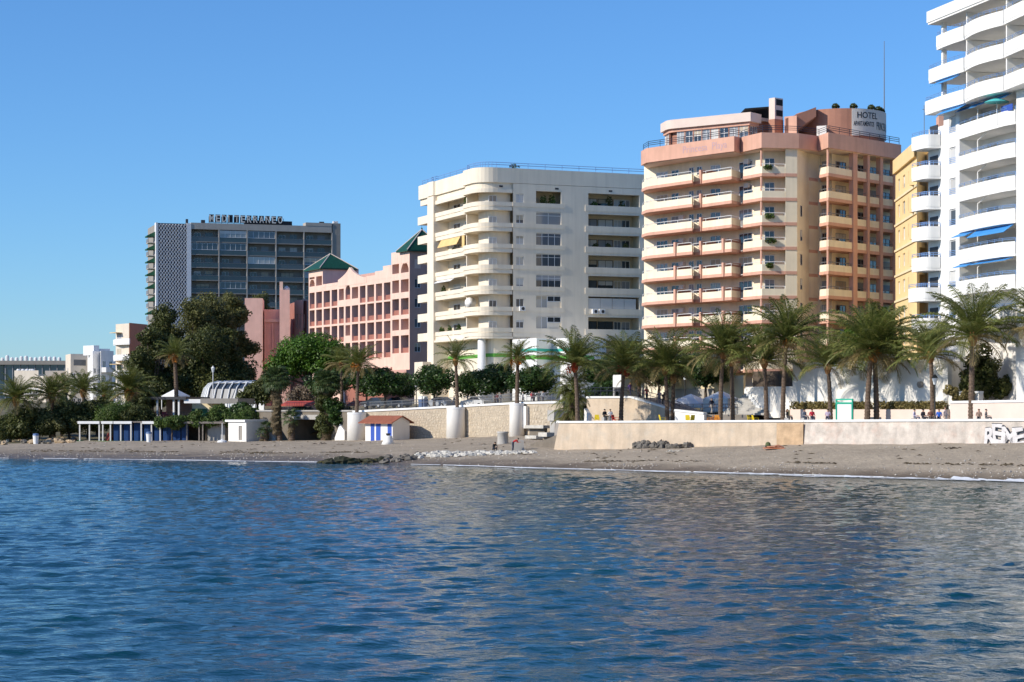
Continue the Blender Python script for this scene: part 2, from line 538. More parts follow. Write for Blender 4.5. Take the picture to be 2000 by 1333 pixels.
ring = np.array([(-B,-600,0),(B,-600,0),(B,700,0),(-B,700,0),(WX0,WY0,0),(WX1,WY0,0),(WX1,WY1,0),(WX0,WY1,0)],float)
V = np.vstack([V,ring])
rq = np.array([(0,1,5,4),(1,2,6,5),(2,3,7,6),(3,0,4,7)])+base
me = np_mesh('sea', V, np.vstack([Q,rq]), 'sea_water'); me.shade_smooth()
struct(link(bpy.data.objects.new('sea', me)))

# sand
m, n, l, b = nt('sand')
geo = n.new('ShaderNodeNewGeometry'); pos = geo.outputs['Position']
sep = n.new('ShaderNodeSeparateXYZ'); l.new(pos, sep.inputs[0])
ad = n.new('ShaderNodeMath'); ad.operation = 'ADD'
l.new(sep.outputs['Z'], ad.inputs[0]); l.new(noise_fac(n,l,.25,pos,4,.3,.7,-.14,.14), ad.inputs[1])
wet = n.new('ShaderNodeMapRange'); wet.inputs['From Min'].default_value = .12; wet.inputs['From Max'].default_value = .62
l.new(ad.outputs[0], wet.inputs['Value'])
mx = n.new('ShaderNodeMix'); mx.data_type = 'RGBA'
l.new(wet.outputs[0], mx.inputs['Factor'])
mx.inputs['A'].default_value = (.145,.11,.075,1); mx.inputs['B'].default_value = (.375,.312,.235,1)
def mulv(o, f):
    v = n.new('ShaderNodeVectorMath'); v.operation = 'SCALE'; l.new(o, v.inputs[0]); l.new(f, v.inputs['Scale']); return v.outputs[0]
o_ = mulv(mx.outputs['Result'], noise_fac(n,l,.3,pos,5,.3,.7,.86,1.12))
o_ = mulv(o_, noise_fac(n,l,3.5,pos,4,.3,.7,.86,1.12))
o_ = mulv(o_, noise_fac(n,l,16.,pos,2,.58,.70,1.0,1.45))
l.new(o_, b.inputs['Base Color'])
rr = n.new('ShaderNodeMapRange'); rr.inputs['To Min'].default_value = .45; rr.inputs['To Max'].default_value = .95
l.new(wet.outputs[0], rr.inputs['Value']); l.new(rr.outputs[0], b.inputs['Roughness'])
b.inputs['Specular IOR Level'].default_value = .25
t = n.new('ShaderNodeTexNoise'); t.inputs['Scale'].default_value = 1.6; t.inputs['Detail'].default_value = 8; t.inputs['Roughness'].default_value = .65
l.new(pos, t.inputs['Vector'])
bp = n.new('ShaderNodeBump'); bp.inputs['Strength'].default_value = .8; bp.inputs['Distance'].default_value = .26
l.new(t.outputs['Fac'], bp.inputs['Height']); l.new(bp.outputs[0], b.inputs['Normal'])
cx = np.concatenate([np.linspace(-420,-100,20,endpoint=False), np.linspace(-100,64,260,endpoint=False), np.linspace(64,220,16)])
tt = np.concatenate([np.linspace(-.9,-.12,6,endpoint=False), np.linspace(-.12,.3,26,endpoint=False), np.linspace(.3,1.25,34)])
V = []
for tv in tt:
    for xv in cx:
        ysv, ybv = np.interp(xv,SX,SY), np.interp(xv,BX,BY)
        Y = ysv+(ybv-ysv)*tv
        z = float(sand_z(xv,Y))
        if tv > .04:
            z += .10*min(1,tv*6)*noise.noise((xv*.22,Y*.22,3.)) + .05*min(1,tv*8)*noise.noise((xv*.9,Y*.9,1.))
        else:
            z += .03*noise.noise((xv*.12,Y*.1,5.))
        V.append((xv,Y,z))
ii = np.arange(len(V)).reshape(len(tt),len(cx))
Q = np.stack([ii[:-1,:-1].ravel(),ii[:-1,1:].ravel(),ii[1:,1:].ravel(),ii[1:,:-1].ravel()],1)
me = np_mesh('beach', V, Q, 'sand'); me.shade_smooth()
struct(link(bpy.data.objects.new('beach', me)))

# surf: broken strip of foam where the water meets the sand
m, n, l, b = nt('foam')
b.inputs['Base Color'].default_value = (.80,.82,.83,1); b.inputs['Roughness'].default_value = .7
def foam_strip(mb, x0, x1, wmax, dy, seed):
    N = int((x1-x0)/.22); rowa = []
    for i in range(N+1):
        x = x0+(x1-x0)*i/N
        env = min(1, i/12, (N-i)/12)
        w = wmax*env*max(0,.42+1.15*noise.noise((x*.35,seed,0))+.75*noise.noise((x*1.7,seed,4)))
        y = float(np.interp(x,SX,SY))+dy+.55*noise.noise((x*.13,seed,9))+.16*noise.noise((x*.8,seed,2))
        rowa.append((x,y,w))
    for (xa,ya,wa),(xb,yb,wb) in zip(rowa,rowa[1:]):
        if wa < .02 and wb < .02: continue
        za = max(.035, float(sand_z(xa,ya))+.05); zb = max(.035, float(sand_z(xb,yb))+.05)
        mb.add([(xa,ya-wa,.05),(xb,yb-wb,.05),(xb,yb,zb+.03),(xa,ya,za+.03),(xa,ya+wa*.5,max(.03,float(sand_z(xa,ya+wa*.5))+.03)),(xb,yb+wb*.5,max(.03,float(sand_z(xb,yb+wb*.5))+.03))],
               [(0,1,2,3),(3,2,5,4)])
mb = MB()
foam_strip(mb, -52, -17, .9, .2, 1.); foam_strip(mb, -10.5, 5.0, 1.3, .2, 5.); foam_strip(mb, 3.2, 30, 1.15, .1, 2.)
foam_strip(mb, 25, 56, 3.2, -.4, 3.); foam_strip(mb, 20, 52, 1.3, -2.4, 7.); foam_strip(mb, 0, 24, .6, -1.6, 8.); foam_strip(mb, -40, -16, .5, -1.4, 9.); foam_strip(mb, -100, -56, .8, .1, 6.)
struct(mb.obj('surf_foam', 'foam'))

# land behind the beach: one sheet that climbs slowly to the far edge
front = [(-420,402,.6),(-150,313,.7),(-73,286.5,.6),(-60,294,.9),(-36,300,1.4),(-30,290,1.3),(-21.2,277.4,5.1),(-7.4,264.4,5.55),(.9,252.4,5.9),(8.5,243,6.0),(15,232,5.4),(24,224,5.2),(33,216,6.5),(44,203,6.5),(75,170,6.5),(200,60,6.5)]
rows = [(0,0),(14,.4),(60,1.4),(220,3.5),(900,9),(2600,14)]
V = []
for d, dz in rows:
    for x,y,z in front:
        k = 1+d/300.0
        V.append((x*k, y+d, (z if d < 60 else max(z,4.5))+dz))
nf = len(front)
Q = [(r*nf+i, r*nf+i+1, (r+1)*nf+i+1, (r+1)*nf+i) for r in range(len(rows)-1) for i in range(nf-1)]
me = np_mesh('ground', V, Q, 'earth')
struct(link(bpy.data.objects.new('ground', me)))
# asphalt street behind the stone wall, its pavement and kerb
mb = MB()
st = [(-21.0,278.6,5.2),(-7.2,265.6,5.65),(1.1,253.6,6.0),(8.7,244.2,6.1)]
for k, (a, c) in enumerate(zip(st, st[1:])):
    mb.add([(a[0],a[1],a[2]+.0),(c[0],c[1],c[2]+.0),(c[0]+2,c[1]+3,c[2]+.02),(a[0]+2,a[1]+3,a[2]+.02)], [(0,1,2,3)])
struct(mb.obj('pavement', 'paving'))
mb = MB()
for a, c in zip(st, st[1:]):
    mb.add([(a[0]+2,a[1]+3,a[2]+.02),(c[0]+2,c[1]+3,c[2]+.02),(c[0]+2.05,c[1]+3.1,c[2]-.1),(a[0]+2.05,a[1]+3.1,a[2]-.1),
            (c[0]+7,c[1]+10.5,c[2]+.5),(a[0]+7,a[1]+10.5,a[2]+.5)], [(0,1,2,3),(3,2,4,5)])
struct(mb.obj('street', 'asphalt'))

# promenade deck behind the sea wall and the plaza above it
SWA, SWB = Vector((4.9,213.2)), Vector((44,176))          # sea wall line in plan, left to right
swd = (SWB-SWA).normalized(); SWC = SWB+swd*62
mb = MB().prism([(SWA.x+.2,SWA.y+.4),(SWC.x,SWC.y+.4),(SWC.x+22,SWC.y+22),(44,203),(31,221),(18,231),(9,236),(4.6,222)], 2.6, 4.0)
struct(mb.obj('promenade', 'paving'))
mb = MB().prism([tuple(P2(1302,224)),tuple(P2(1375,216.5)),tuple(P2(1462,216)),tuple(P2(1490,224)),tuple(P2(1520,246)),tuple(P2(1290,246))], 3.9, 4.95)
struct(mb.obj('plaza', 'paving'))

# ---- sea wall in two painted lengths
def wall_run(name, label, a, c, z0a, z0b, zta, ztb, mat, th=.9, slant=0.0):
    t = thing(name, label, 'wall', (a.x,a.y,0))
    fr = Fr(a, c); L = fr.L
    mb = MB().add([(-slant,-.25,z0a),(L,-.25,z0b),(L,.0,ztb),(0,.0,zta),(-slant,th,z0a),(L,th,z0b),(L,th,ztb),(0,th,zta)],
                  [(0,1,2,3),(1,5,6,2),(5,4,7,6),(4,0,3,7),(3,2,6,7)])
    mb.obj('wall_face', mat, t, fr.M)
    mb = MB().add([(-.1,-.12,zta+.003),(L,-.12,ztb+.003),(L,th+.05,ztb+.003),(-.1,th+.05,zta+.003),(-.1,-.12,zta+.2),(L,-.12,ztb+.2),(L,th+.05,ztb+.2),(-.1,th+.05,zta+.2)],
                  [(0,3,2,1),(4,5,6,7),(0,1,5,4),(1,2,6,5),(2,3,7,6),(3,0,4,7)])
    mb.obj('coping', 'white_paint', t, fr.M)
    return t, fr
frs = Fr(SWA, SWC)
um = frs.u(1572)
zt = lambda u: 4.08+.42*u/54.0
sea_wall_l, fr_l = wall_run('sea_wall','smooth peach sea wall with slanting end left of the two promenade walls', SWA, frs.w(um), .4, 1.2, zt(0), zt(um), 'sea_wall_peach', slant=.75)
sea_wall_r, fr_r = wall_run('sea_wall','weathered pink sea wall with graffiti at its right end', frs.w(um), SWC, 1.2, 1.4, zt(um), zt(frs.L), 'sea_wall_pink')
u0 = fr_l.u(1520)
MB().box(u0,fr_l.L-.02,-.262,-.2,1.0,zt(um)-.12).obj('bare_patch','sea_wall_patch',sea_wall_l,fr_l.M)

# text helpers
def text_mesh(body, size, offs=0.0, extrude=0.0, align='LEFT'):
    cu = bpy.data.curves.new('lettering', 'FONT')
    cu.body = body; cu.size = size; cu.offset = offs; cu.extrude = extrude; cu.align_x = align
    cu.resolution_u = 3
    ob = bpy.data.objects.new('lettering', cu)
    COL.objects.link(ob)
    dg = bpy.context.evaluated_depsgraph_get(); dg.update()
    me = bpy.data.meshes.new_from_object(ob.evaluated_get(dg))
    bpy.data.objects.remove(ob); bpy.data.curves.remove(cu)
    co = np.zeros(len(me.vertices)*3); me.vertices.foreach_get('co', co)
    return me, co.reshape(-1,3)
def upright(me, co, sx=1., sz=1., fn=None):
    """lettering lies in x/y: stand it up in x/z, facing -y"""
    w = np.stack([co[:,0]*sx, -co[:,2], co[:,1]*sz],1)
    if fn is not None: w = fn(w)
    me.vertices.foreach_set('co', w.astype(np.float32).ravel()); me.update()
    return me
# graffiti: fat outlined letters on the pink wall
ga, gb = fr_r.u(1926), fr_r.u(2001)
gz = 2.55
xg = ga
for i, ch_ in enumerate('REME'):
    wl_ = (gb-ga)*(.25 if ch_ != 'M' else .37)
    for nm, offs, mt, yy in (('graffiti_outline',.125,'letter_black',-.262-.012*i),('graffiti_fill',.07,'graffiti_fill',-.268-.012*i)):
        me, co = text_mesh(ch_, 2.15, offs)
        co = co.copy(); w0, w1 = co[:,0].min(), co[:,0].max(); co[:,0] -= (w0+w1)/2
        sx = wl_*1.12/(w1-w0)
        ph_ = i*1.7
        upright(me, co, sx, 1.0, lambda q: np.stack([q[:,0]+.16*q[:,2]*(.5-i%2)+.06*np.sin(q[:,2]*4+ph_), q[:,1], q[:,2]*(1+.1*math.sin(ph_))+.10*np.sin(q[:,0]*3+ph_)],1))
        me.materials.append(MAT[mt])
        link(bpy.data.objects.new(nm, me), sea_wall_r, fr_r.at(xg+wl_*.5, yy, gz-.12+.12*(i%2)))
    xg += wl_*.9

# ---- rubble stone wall with white round pillars
SWL = [P2(690,276.5), P2(893,262.5), P2(1015,251.5), P2(1100,244.5)]
ztop = [PZ(806,276.5), PZ(796,262.5), PZ(789.5,251.5), PZ(788,244.5)]
stone_meshes = []
rs = random.Random(5)
for i in range(10):
    k = 8; pts = []
    for j in range(k):
        a = 2*math.pi*j/k
        r_ = rs.uniform(.80,1.05)
        pts.append((math.copysign(abs(math.cos(a))**.7,math.cos(a))*r_*.5, math.copysign(abs(math.sin(a))**.7,math.sin(a))*r_*.5))
    b_ = MB()
    b_.add([(x,.06,z) for x,z in pts]+[(x*.8,-rs.uniform(.015,.045),z*.86) for x,z in pts], [tuple(range(2*k-1,k-1,-1))[::-1]]+[(j,(j+1)%k,k+(j+1)%k,k+j) for j in range(k)])
    stone_meshes.append(b_.mesh('stone','stone'))
seg_lab = ['rubble stone wall behind the blue striped kiosk','rubble stone wall between the two right white pillars','rough dark jointed stone wall right of the rightmost white pillar']
for i in range(3):
    fr = Fr(SWL[i], SWL[i+1])
    t = thing('stone_wall', seg_lab[i], 'wall', (SWL[i].x,SWL[i].y,0))
    z0 = .6
    MB().add([(0,0,z0),(fr.L,0,z0),(fr.L,0,ztop[i+1]),(0,0,ztop[i]),(0,.8,z0),(fr.L,.8,z0),(fr.L,.8,ztop[i+1]),(0,.8,ztop[i])],
             [(0,1,2,3),(1,5,6,2),(5,4,7,6),(4,0,3,7),(3,2,6,7)]).obj('wall_core','mortar',t,fr.M)
    MB().add([(0,-.15,ztop[i]+.003),(fr.L,-.15,ztop[i+1]+.003),(fr.L,.9,ztop[i+1]+.003),(0,.9,ztop[i]+.003),(0,-.15,ztop[i]+.25),(fr.L,-.15,ztop[i+1]+.25),(fr.L,.9,ztop[i+1]+.25),(0,.9,ztop[i]+.25)],
             [(0,3,2,1),(4,5,6,7),(0,1,5,4),(1,2,6,5),(2,3,7,6),(3,0,4,7)]).obj('coping','white_paint',t,fr.M)
    size = .46 if i < 2 else .56
    # the largest stones are parts, the small ones between them one joined part
    rowz = 1.1; cnt = 0; small = MB()
    while rowz < 6.6:
        hgt = size*rs.uniform(.6,1.0); x = rs.uniform(0,.4)
        while x < fr.L-.25:
            w_ = size*rs.uniform(.7,1.5)
            zc = rowz+hgt/2+rs.uniform(-.1,.1); xc = x+w_/2
            top = ztop[i]+(ztop[i+1]-ztop[i])*xc/fr.L
            zs_ = float(sand_z(fr.w(xc).x, fr.w(xc).y))
            if zc+hgt/2 < top-.02 and zc > zs_-.2 and xc+w_/2 < fr.L:
                if w_*hgt > .21 and cnt < 95:
                    o = bpy.data.objects.new('stone', rs.choice(stone_meshes)); cnt += 1
                    link(o, t, fr.at(xc,0,zc) @ Matrix.Diagonal((w_*.97,1,hgt*.97,1)))
                else:
                    me = rs.choice(stone_meshes)
                    small.add([(xc+v.co.x*w_*.96, v.co.y, zc+v.co.z*hgt*.96) for v in me.vertices], [tuple(p.vertices) for p in me.polygons])
            x += w_*1.02
        rowz += hgt*1.01
    o = small.obj('small_stones','stone',t,fr.M); o['kind'] = 'stuff'
# white round pillars that carry the palm planters
def pillar(px0, px1, Y, ptop, pbot, label):
    r_ = (px1-px0)/2/FPX*Y
    p = P2((px0+px1)/2, Y)
    zt_, zb_ = PZ(ptop,Y), min(PZ(pbot,Y), float(sand_z(p.x,p.y)))-.4
    t = thing('round_pillar', label, 'pillar', (p.x,p.y,zb_), group='white round pillars of the stone wall')
    MB().lathe([(r_*1.04,0),(r_*.97,zt_-zb_-.3),(r_*.97,zt_-zb_-.29)],40).obj('shaft','white_wall',t,Matrix.Translation((p.x,p.y,zb_)),True)
    MB().lathe([(r_*.99,zt_-zb_-.285),(r_*.99,zt_-zb_),(r_*.8,zt_-zb_+.004)],40).obj('rim','white_paint',t,Matrix.Translation((p.x,p.y,zb_)))
    if px0 > 990: MB().box(0,r_*1.55,.1,1.5,zb_+1.4,zt_-.35).obj('buttress','white_wall',t,Fr(p,p+Vector((.73,-.68))).M)
    return p, zt_
pil = [pillar(678,716,274.5,806,861,'leftmost white round pillar with palm shadow beside the kiosk'),
       pillar(872,909,261,796,856,'middle white round pillar under the thin palm'),
       pillar(995,1024,250.5,788,853,'rightmost white round pillar near the concrete ramp')]

# shingle washed up along the tide line, too small to count
rs = random.Random(4); mb = MB()
for i in range(2600):
    x = rs.uniform(-60,50); ysv, ybv = np.interp(x,SX,SY), np.interp(x,BX,BY)
    tq_ = abs(rs.gauss(.16,.10)) if rs.random() < .75 else rs.uniform(.1,.95)
    Y = ysv+(ybv-ysv)*tq_
    if noise.noise((x*.15,Y*.15,7.)) < -.05 and rs.random() < .8: continue
    z = float(sand_z(x,Y))+.02; r_ = rs.uniform(.04,.13)
    a = rs.uniform(0,3)
    mb.add([(x+r_*math.cos(a),Y+r_*math.sin(a),z),(x+r_*math.cos(a+2.1),Y+r_*math.sin(a+2.1),z),(x+r_*math.cos(a+4.2),Y+r_*math.sin(a+4.2),z),(x,Y,z+r_*.8)],[(0,1,3),(1,2,3),(2,0,3)])
o = mb.obj('shingle','shingle'); o['kind'] = 'stuff'; tag(o,'scattered pale shingle and shell along the tide line','shingle')
mb = MB()
for i in range(900):
    x = rs.uniform(-58,50); ysv, ybv = np.interp(x,SX,SY), np.interp(x,BX,BY)
    tq_ = .30+.06*noise.noise((x*.09,2.,0.))+rs.gauss(0,.012) if rs.random() < .7 else rs.uniform(.2,.9)
    if noise.noise((x*.12,5.,1.)) < -.1: continue
    Y = ysv+(ybv-ysv)*tq_; z = float(sand_z(x,Y))+.035; L_ = rs.uniform(.12,.5); a = rs.gauss(-.7,.5); w_ = rs.uniform(.02,.05)
    dx, dy = math.cos(a)*L_, math.sin(a)*L_
    mb.add([(x-dx,Y-dy,z),(x+w_,Y-w_,z+.01),(x+dx,Y+dy,z),(x,Y,z+.09)],[(0,1,3),(1,2,3),(2,0,3)])
o = mb.obj('weed_line','weed'); o['kind'] = 'stuff'; tag(o,'thin broken line of dark weed and twigs on the sand','seaweed')

# ================================================================== BUILDINGS
def shrub_leaves(rs, n, c, r, size):
    V = []; Q = []
    for i in range(n):
        d = Vector((rs.gauss(0,1),rs.gauss(0,1),rs.gauss(0,1))).normalized()*(rs.random()**.33)
        p = Vector((c[0]+d.x*r[0], c[1]+d.y*r[1], c[2]+d.z*r[2]))
        a = Vector((rs.gauss(0,1),rs.gauss(0,1),rs.gauss(0,1))).normalized(); b_ = a.orthogonal().normalized()
        s = size*rs.uniform(.6,1.2); k = len(V)
        V += [p+a*s*.6, p+b_*s*.4, p-a*s*.6, p-b_*s*.4]; Q.append((k,k+1,k+2,k+3))
    return V, Q
_pot = {}
def pot_plant(label, loc, h=.9, w=.45, mat='vine_leaf', pot=True, seed=1):
    """potted balcony plant: pot and foliage"""
    t = thing('potted_plant', label, 'plant', loc)
    key = (mat, seed%3, round(h,1), round(w,1))
    if key not in _pot:
        rs_ = random.Random(seed)
        V, Q = shrub_leaves(rs_, 120, (0,0,.3+h*.5), (w,w,h*.5), .3)
        _pot[key] = np_mesh('foliage', V, Q, mat)
    W = Matrix.Translation(Vector(loc))
    MB().lathe([(.13,0),(.2,.3),(.21,.31)],10).obj('pot','terracotta',t,W)
    link(bpy.data.objects.new('foliage', _pot[key]), t, W)
    return t

# ------------------------------------------------------------------ cream apartment block with rounded corner balconies
CC = P2(945,287)
uf = Vector((math.cos(R(22.3)), math.sin(R(22.3)))); ul = Vector((math.cos(R(-67.7)), math.sin(R(-67.7))))
LF = Fr(CC, CC+uf*25.4); LL = Fr(CC-ul*27, CC)
cl = lambda s, y: LL.w(27-s, y)
cf = lambda u, y: LF.w(u, y)
cream = thing('apartment_building','cream apartment block with rounded corner balconies in the middle','building',(CC.x,CC.y,5))
zk = [34.72-2.956*k for k in range(7)]
front_path = rounded(cl(5.5,-.9), LL.w(27,-.9), cf(4.4,0), 3.0, 8)
bal = [cl(19.7,0),cl(7.3,0),cl(6.9,-.15),cl(6.3,-.72),cl(5.6,-.9)] + front_path + [cf(4.35,0)]
inner = [cl(20.4,2.1),cl(4.6,2.1),cl(4.6,1.0)] + rounded(cl(4.6,1.0), LL.w(26,1.0), cf(4.4,1.1), 1.6, 5) + [cf(4.42,1.1)]
outl = [cl(27,-.05),cl(22.5,-.05),cl(22.4,-.35),cl(19.8,-.35),cl(19.7,0)] + bal[1:] + [cf(25.4,0)]
MB().band(inner, 5.5, 37.3, .3).obj('recessed_wall','cream_wall',cream)
mb = MB().prism([cl(27,2.6),cl(5.2,2.6),cf(5.0,2.6),cf(25.4,2.6),cf(25.4,20),cl(27,20)], 5.0, 37.3)
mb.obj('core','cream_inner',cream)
# flat front with window and loggia openings
ub = (LF.u(1008),LF.u(1023)); uc = (LF.u(1047),LF.u(1096)); ud = (LF.u(1149),LF.u(1249))
holes = []
for z in zk:
    holes += [(ub[0],ub[1],z,z+1.2),(uc[0],uc[1],z-.1,z+1.72),(ud[0],ud[1],z+.003,z+1.72)]
mb = MB()
for hl, dp in ((holes, .3),):
    holed_wall(mb, 4.42, 25.4, 15.4, 37.35, [h_ for h_ in hl], dp)
mb.obj('front_wall','cream_wall',cream,LF.M)
mb = MB()
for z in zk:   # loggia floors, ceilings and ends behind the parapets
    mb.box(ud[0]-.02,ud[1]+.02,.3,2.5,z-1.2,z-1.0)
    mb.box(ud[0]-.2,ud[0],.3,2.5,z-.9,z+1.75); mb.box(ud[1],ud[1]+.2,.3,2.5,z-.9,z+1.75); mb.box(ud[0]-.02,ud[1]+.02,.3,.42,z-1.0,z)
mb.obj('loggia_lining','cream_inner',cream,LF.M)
MB().box(25.4-.25,25.4,0.003,20,5,37.3).obj('end_wall','cream_wall',cream,LF.M)
rs = random.Random(3)
for k, z in enumerate(zk):
    MB().band(bal, z-.60, z, .18).obj('parapet','cream_wall',cream)
    mb = MB().band(offset(bal,.07), z-1.2, z-.66, .16)
    n_ = len(bal)
    sl = offset(bal,.1)
    mb.prism([tuple(p) for p in sl]+[tuple(p) for p in inner[::-1]], z-1.18, z-1.0)
    mb.obj('balcony_slab','cream_wall',cream)
    fbox('ledge','cream_wall',cream,LF,4.36,LF.u(1103),-.06,.0,z-.60,z)
    fbox('ledge','cream_wall',cream,LF,ud[0]-.5,ud[1]+.35,-.07,.0,z-.85,z)
    window(cream,LF,ub[0],ub[1],z,z+1.2,.12,2,'frame_white','pane_shut')
    if k in (1,2,3,4):
        window(cream,LF,uc[0],uc[1],z-.1,z+1.72,.14,4 if k != 1 else 2,'frame_white','pane',True)
    elif k in (5,6):
        window(cream,LF,uc[0],uc[0]+1.75,z-.1,z+1.72,.14,2,'frame_white','pane')
        fbox('infill_panel','cream_wall',cream,LF,uc[0]+1.77,uc[1]-.02,.12,.3,z-.1,z+.85)
        window(cream,LF,uc[0]+1.78,uc[1],z+.87,z+1.72,.14,2,'frame_white','pane_dark')
    # glazed doors at the back of the loggias
    x = ud[0]+.3
    if k != 5:
        for w_, pn in ((2.2,'pane_dark'),(2.4,'pane_dark'),(1.1,'pane_shut'),(1.3,'pane')):
            if x+w_ < ud[1]: window(cream,LF,x,x+w_,z-.95,z+1.25,2.48,2,'frame_white' if w_ < 2 else 'frame_dark',pn)
            x += w_+.15
    else:
        for j in range(4): fbox('glazing_panel','shutter',cream,LF,ud[0]+.1+j*1.9,ud[0]+1.95+j*1.9,.2,.26,z+.02,z+1.5)
    # recessed corner and side windows
    wa = LF.u(958)
    window(cream,LF,wa+.15,wa+1.35,z-.15,z+1.0,1.02,2,'frame_white','pane_shut')
    window(cream,LL,27-12.6,27-9.8,z-1.0,z+1.15,2.02,2,'frame_white','pane')
    window(cream,LL,27-17.4,27-14.6,z-1.0,z+1.15,2.02,2,'frame_white','pane_dark')
    fbox('divider','cream_wall',cream,LL,27-7.4,27-7.15,.2,2.1,z-1.0,z+1.75)
    # third balconies beyond the pilaster
    p3 = [cl(27.2,-.1),cl(22.45,-.12)]
    MB().band(p3, z-1.2, z, .2).obj('parapet','cream_wall',cream)
    fbox('balcony_slab','cream_wall',cream,LL,-.2,4.5,-.0,1.6,z-1.18,z-.98)
    window(cream,LL,1.2,3.4,z-1.0,z+1.1,1.5,2,'frame_white','pane_dark')
fbox('recess_wall','cream_wall',cream,LL,-.2,4.6,1.6,2.6,5,37.3)
fbox('pilaster','cream_wall',cream,LL,27-22.4,27-19.7,-.3,2.6,5,37.3)
MB().band(bal, 36.0, 36.55, .5).obj('cornice','cream_wall',cream)
mb = MB().band(offset(outl,.3), 36.45, 37.4, .3)
mb.prism([tuple(p) for p in offset(outl,.35)]+[tuple(cf(25,15)),tuple(cl(26,15))], 36.55, 36.8)
mb.obj('upper_wall','cream_wall',cream)
MB().band(outl, 37.4, 39.5, .35).obj('roof_fascia','cream_wall',cream)
MB().prism([tuple(p) for p in offset(outl,.36)]+[tuple(cf(25,18)),tuple(cl(26,18))], 37.45, 37.9).obj('roof','cream_inner',cream)
railing(cream, [tuple(p) for p in offset(outl,.6)], 39.45, .85, 'rail_blue', 2.4, 'roof_railing', 2, .045)
for px in (975,1084,1189):
    u_ = LF.u(px); fbox('vent','frame_dark',cream,LF,u_,u_+.55,-.03,.02,36.75,37.0)
for k, px, dz in ((5,1013,-.55),(5,1155,-.75),(5,1169,-.75)):
    u_ = LF.u(px); o = fbox('air_conditioner','frame_white',cream,LF,u_,u_+.85,-.45,-.09,zk[k]+dz,zk[k]+dz+.65)
    fan = MB().tube([(u_+.5,-.47,zk[k]+dz+.32),(u_+.5,-.455,zk[k]+dz+.32)],.24,14).obj('fan_grille','frame_dark',o,LF.M)
# awnings, satellite dish
for k, s0, s1, drop, mt in ((2,9.5,17.5,1.1,'awning_yellow'),(4,12,19,.35,'frame_white')):
    z = zk[k]+1.7
    MB().add([(27-s1,.1,z),(27-s0,.1,z),(27-s0,-.5,z-drop),(27-s1,-.5,z-drop),(27-s1,.1,z-.06),(27-s0,.1,z-.06),(27-s0,-.5,z-drop-.06),(27-s1,-.5,z-drop-.06)],
             [(0,3,2,1),(4,5,6,7),(0,1,5,4),(1,2,6,5),(2,3,7,6),(3,0,4,7)]).obj('awning',mt,cream,LL.M)
fbox('striped_blind','awning_yellow',cream,LL,27-8.6,27-7.6,-.02,.05,zk[2]+.05,zk[2]+1.7)
dsh = cl(4.4,-.3)
dish = thing('satellite_dish','large white satellite dish on the cream block balcony','satellite dish',(dsh.x,dsh.y,zk[5]-1.0))
Wd = Matrix.Translation((dsh.x,dsh.y,zk[5]+.72)) @ Matrix.Rotation(R(75),4,'X')
MB().lathe([(.02,-.22),(.35,-.17),(.65,-.06),(.8,.03),(.82,.05),(.8,.06),(.64,-.02),(.34,-.12),(.02,-.17)],24).obj('reflector','white_paint',dish,Wd,True)
MB().tube([(dsh.x,dsh.y+.25,zk[5]-1.0),(dsh.x,dsh.y+.2,zk[5]+.7)],.05,8).obj('mast','rail_grey',dish)
MB().tube([(dsh.x,dsh.y-.05,zk[5]+.3),(dsh.x-.1,dsh.y-.75,zk[5]+.75)],.02,6).obj('feed_arm','rail_grey',dish)
# ground floor: column, shop front with green stripes, saw-tooth annex
pc = cl(1.6,.3)
MB().tube([(pc.x,pc.y,4.5),(pc.x,pc.y,15.6)],.55,24).obj('column','white_paint',cream,None,True)
MB().prism([tuple(cl(20.4,-.2)),tuple(cl(6.9,-.3)),tuple(cl(5.5,-.6))]+[tuple(p) for p in front_path]+[tuple(cf(7,0)),tuple(cf(7,3)),tuple(cl(20,3))],15.45,15.75).obj('arcade_soffit','cream_wall',cream)
for z0_, z1_, mt in ((12.9,13.4,'green_stripe'),):
    MB().band(offset(inner,-.05), z0_, z1_, .05).obj('shop_stripe',mt,cream)
ann = [tuple(cf(4.4,.2)),tuple(P2(1002,287.5)),tuple(P2(1048,281.5)),tuple(P2(1078,285.5)),tuple(P2(1082,285)),tuple(P2(1120,279)),tuple(P2(1160,284)),tuple(cf(19,.2))]
MB().prism(ann,4.6,15.3).obj('shop_annex','white_paint',cream)
for z0_, z1_, mt in ((12.4,12.95,'green_stripe'),(13.5,13.9,'teal_stripe')):
    MB().band(offset(ann[1:7],-.04), z0_, z1_, .05).obj('shop_stripe',mt,cream)
fbox('side_annex','cream_wall',cream,LL,27-24.5,27-20.8,-1.6,-.31,4.5,12.6)

# ------------------------------------------------------------------ hotel with salmon bands
Hp = {k: P2(*v) for k, v in dict(V0=(1253,258.5),V1=(1263,255.5),V2=(1352,248.2),V2b=(1355,250.2),V3=(1429,244),V3b=(1447,246.6),V4=(1451,244.4),V5=(1488,240.8),V6=(1534,241.2),
     V7=(1557,241.45),V8=(1580,245.4),V9=(1598,246.8),W0=(1599,242.9),W1=(1618,240.7),W2=(1664,244.7),W3=(1751,252)).items()}
hotel = thing('hotel','cream and salmon banded hotel with rooftop penthouse right of centre','hotel',(Hp['V5'].x,Hp['V5'].y,4))
core = [P2(1258,261),P2(1357,252.2),P2(1440,248.2),P2(1490,243.4),P2(1533.5,243.2),Hp['V6'],Hp['V7'],Hp['V8'],Hp['V9'],P2(1603,247.0),P2(1625,245.6),P2(1668,249.2),P2(1745,256.4)]
MB().prism([tuple(p) for p in core]+[(50,275),(20,275)], 3.5, 37.2).obj('core','hotel_cream',hotel)
zh = [34.1-2.88*k for k in range(9)]
s1 = [Hp['V0']]+rounded(Hp['V0'],Hp['V1'],Hp['V2'],.7,4)+[Hp['V2'],Hp['V2b']]
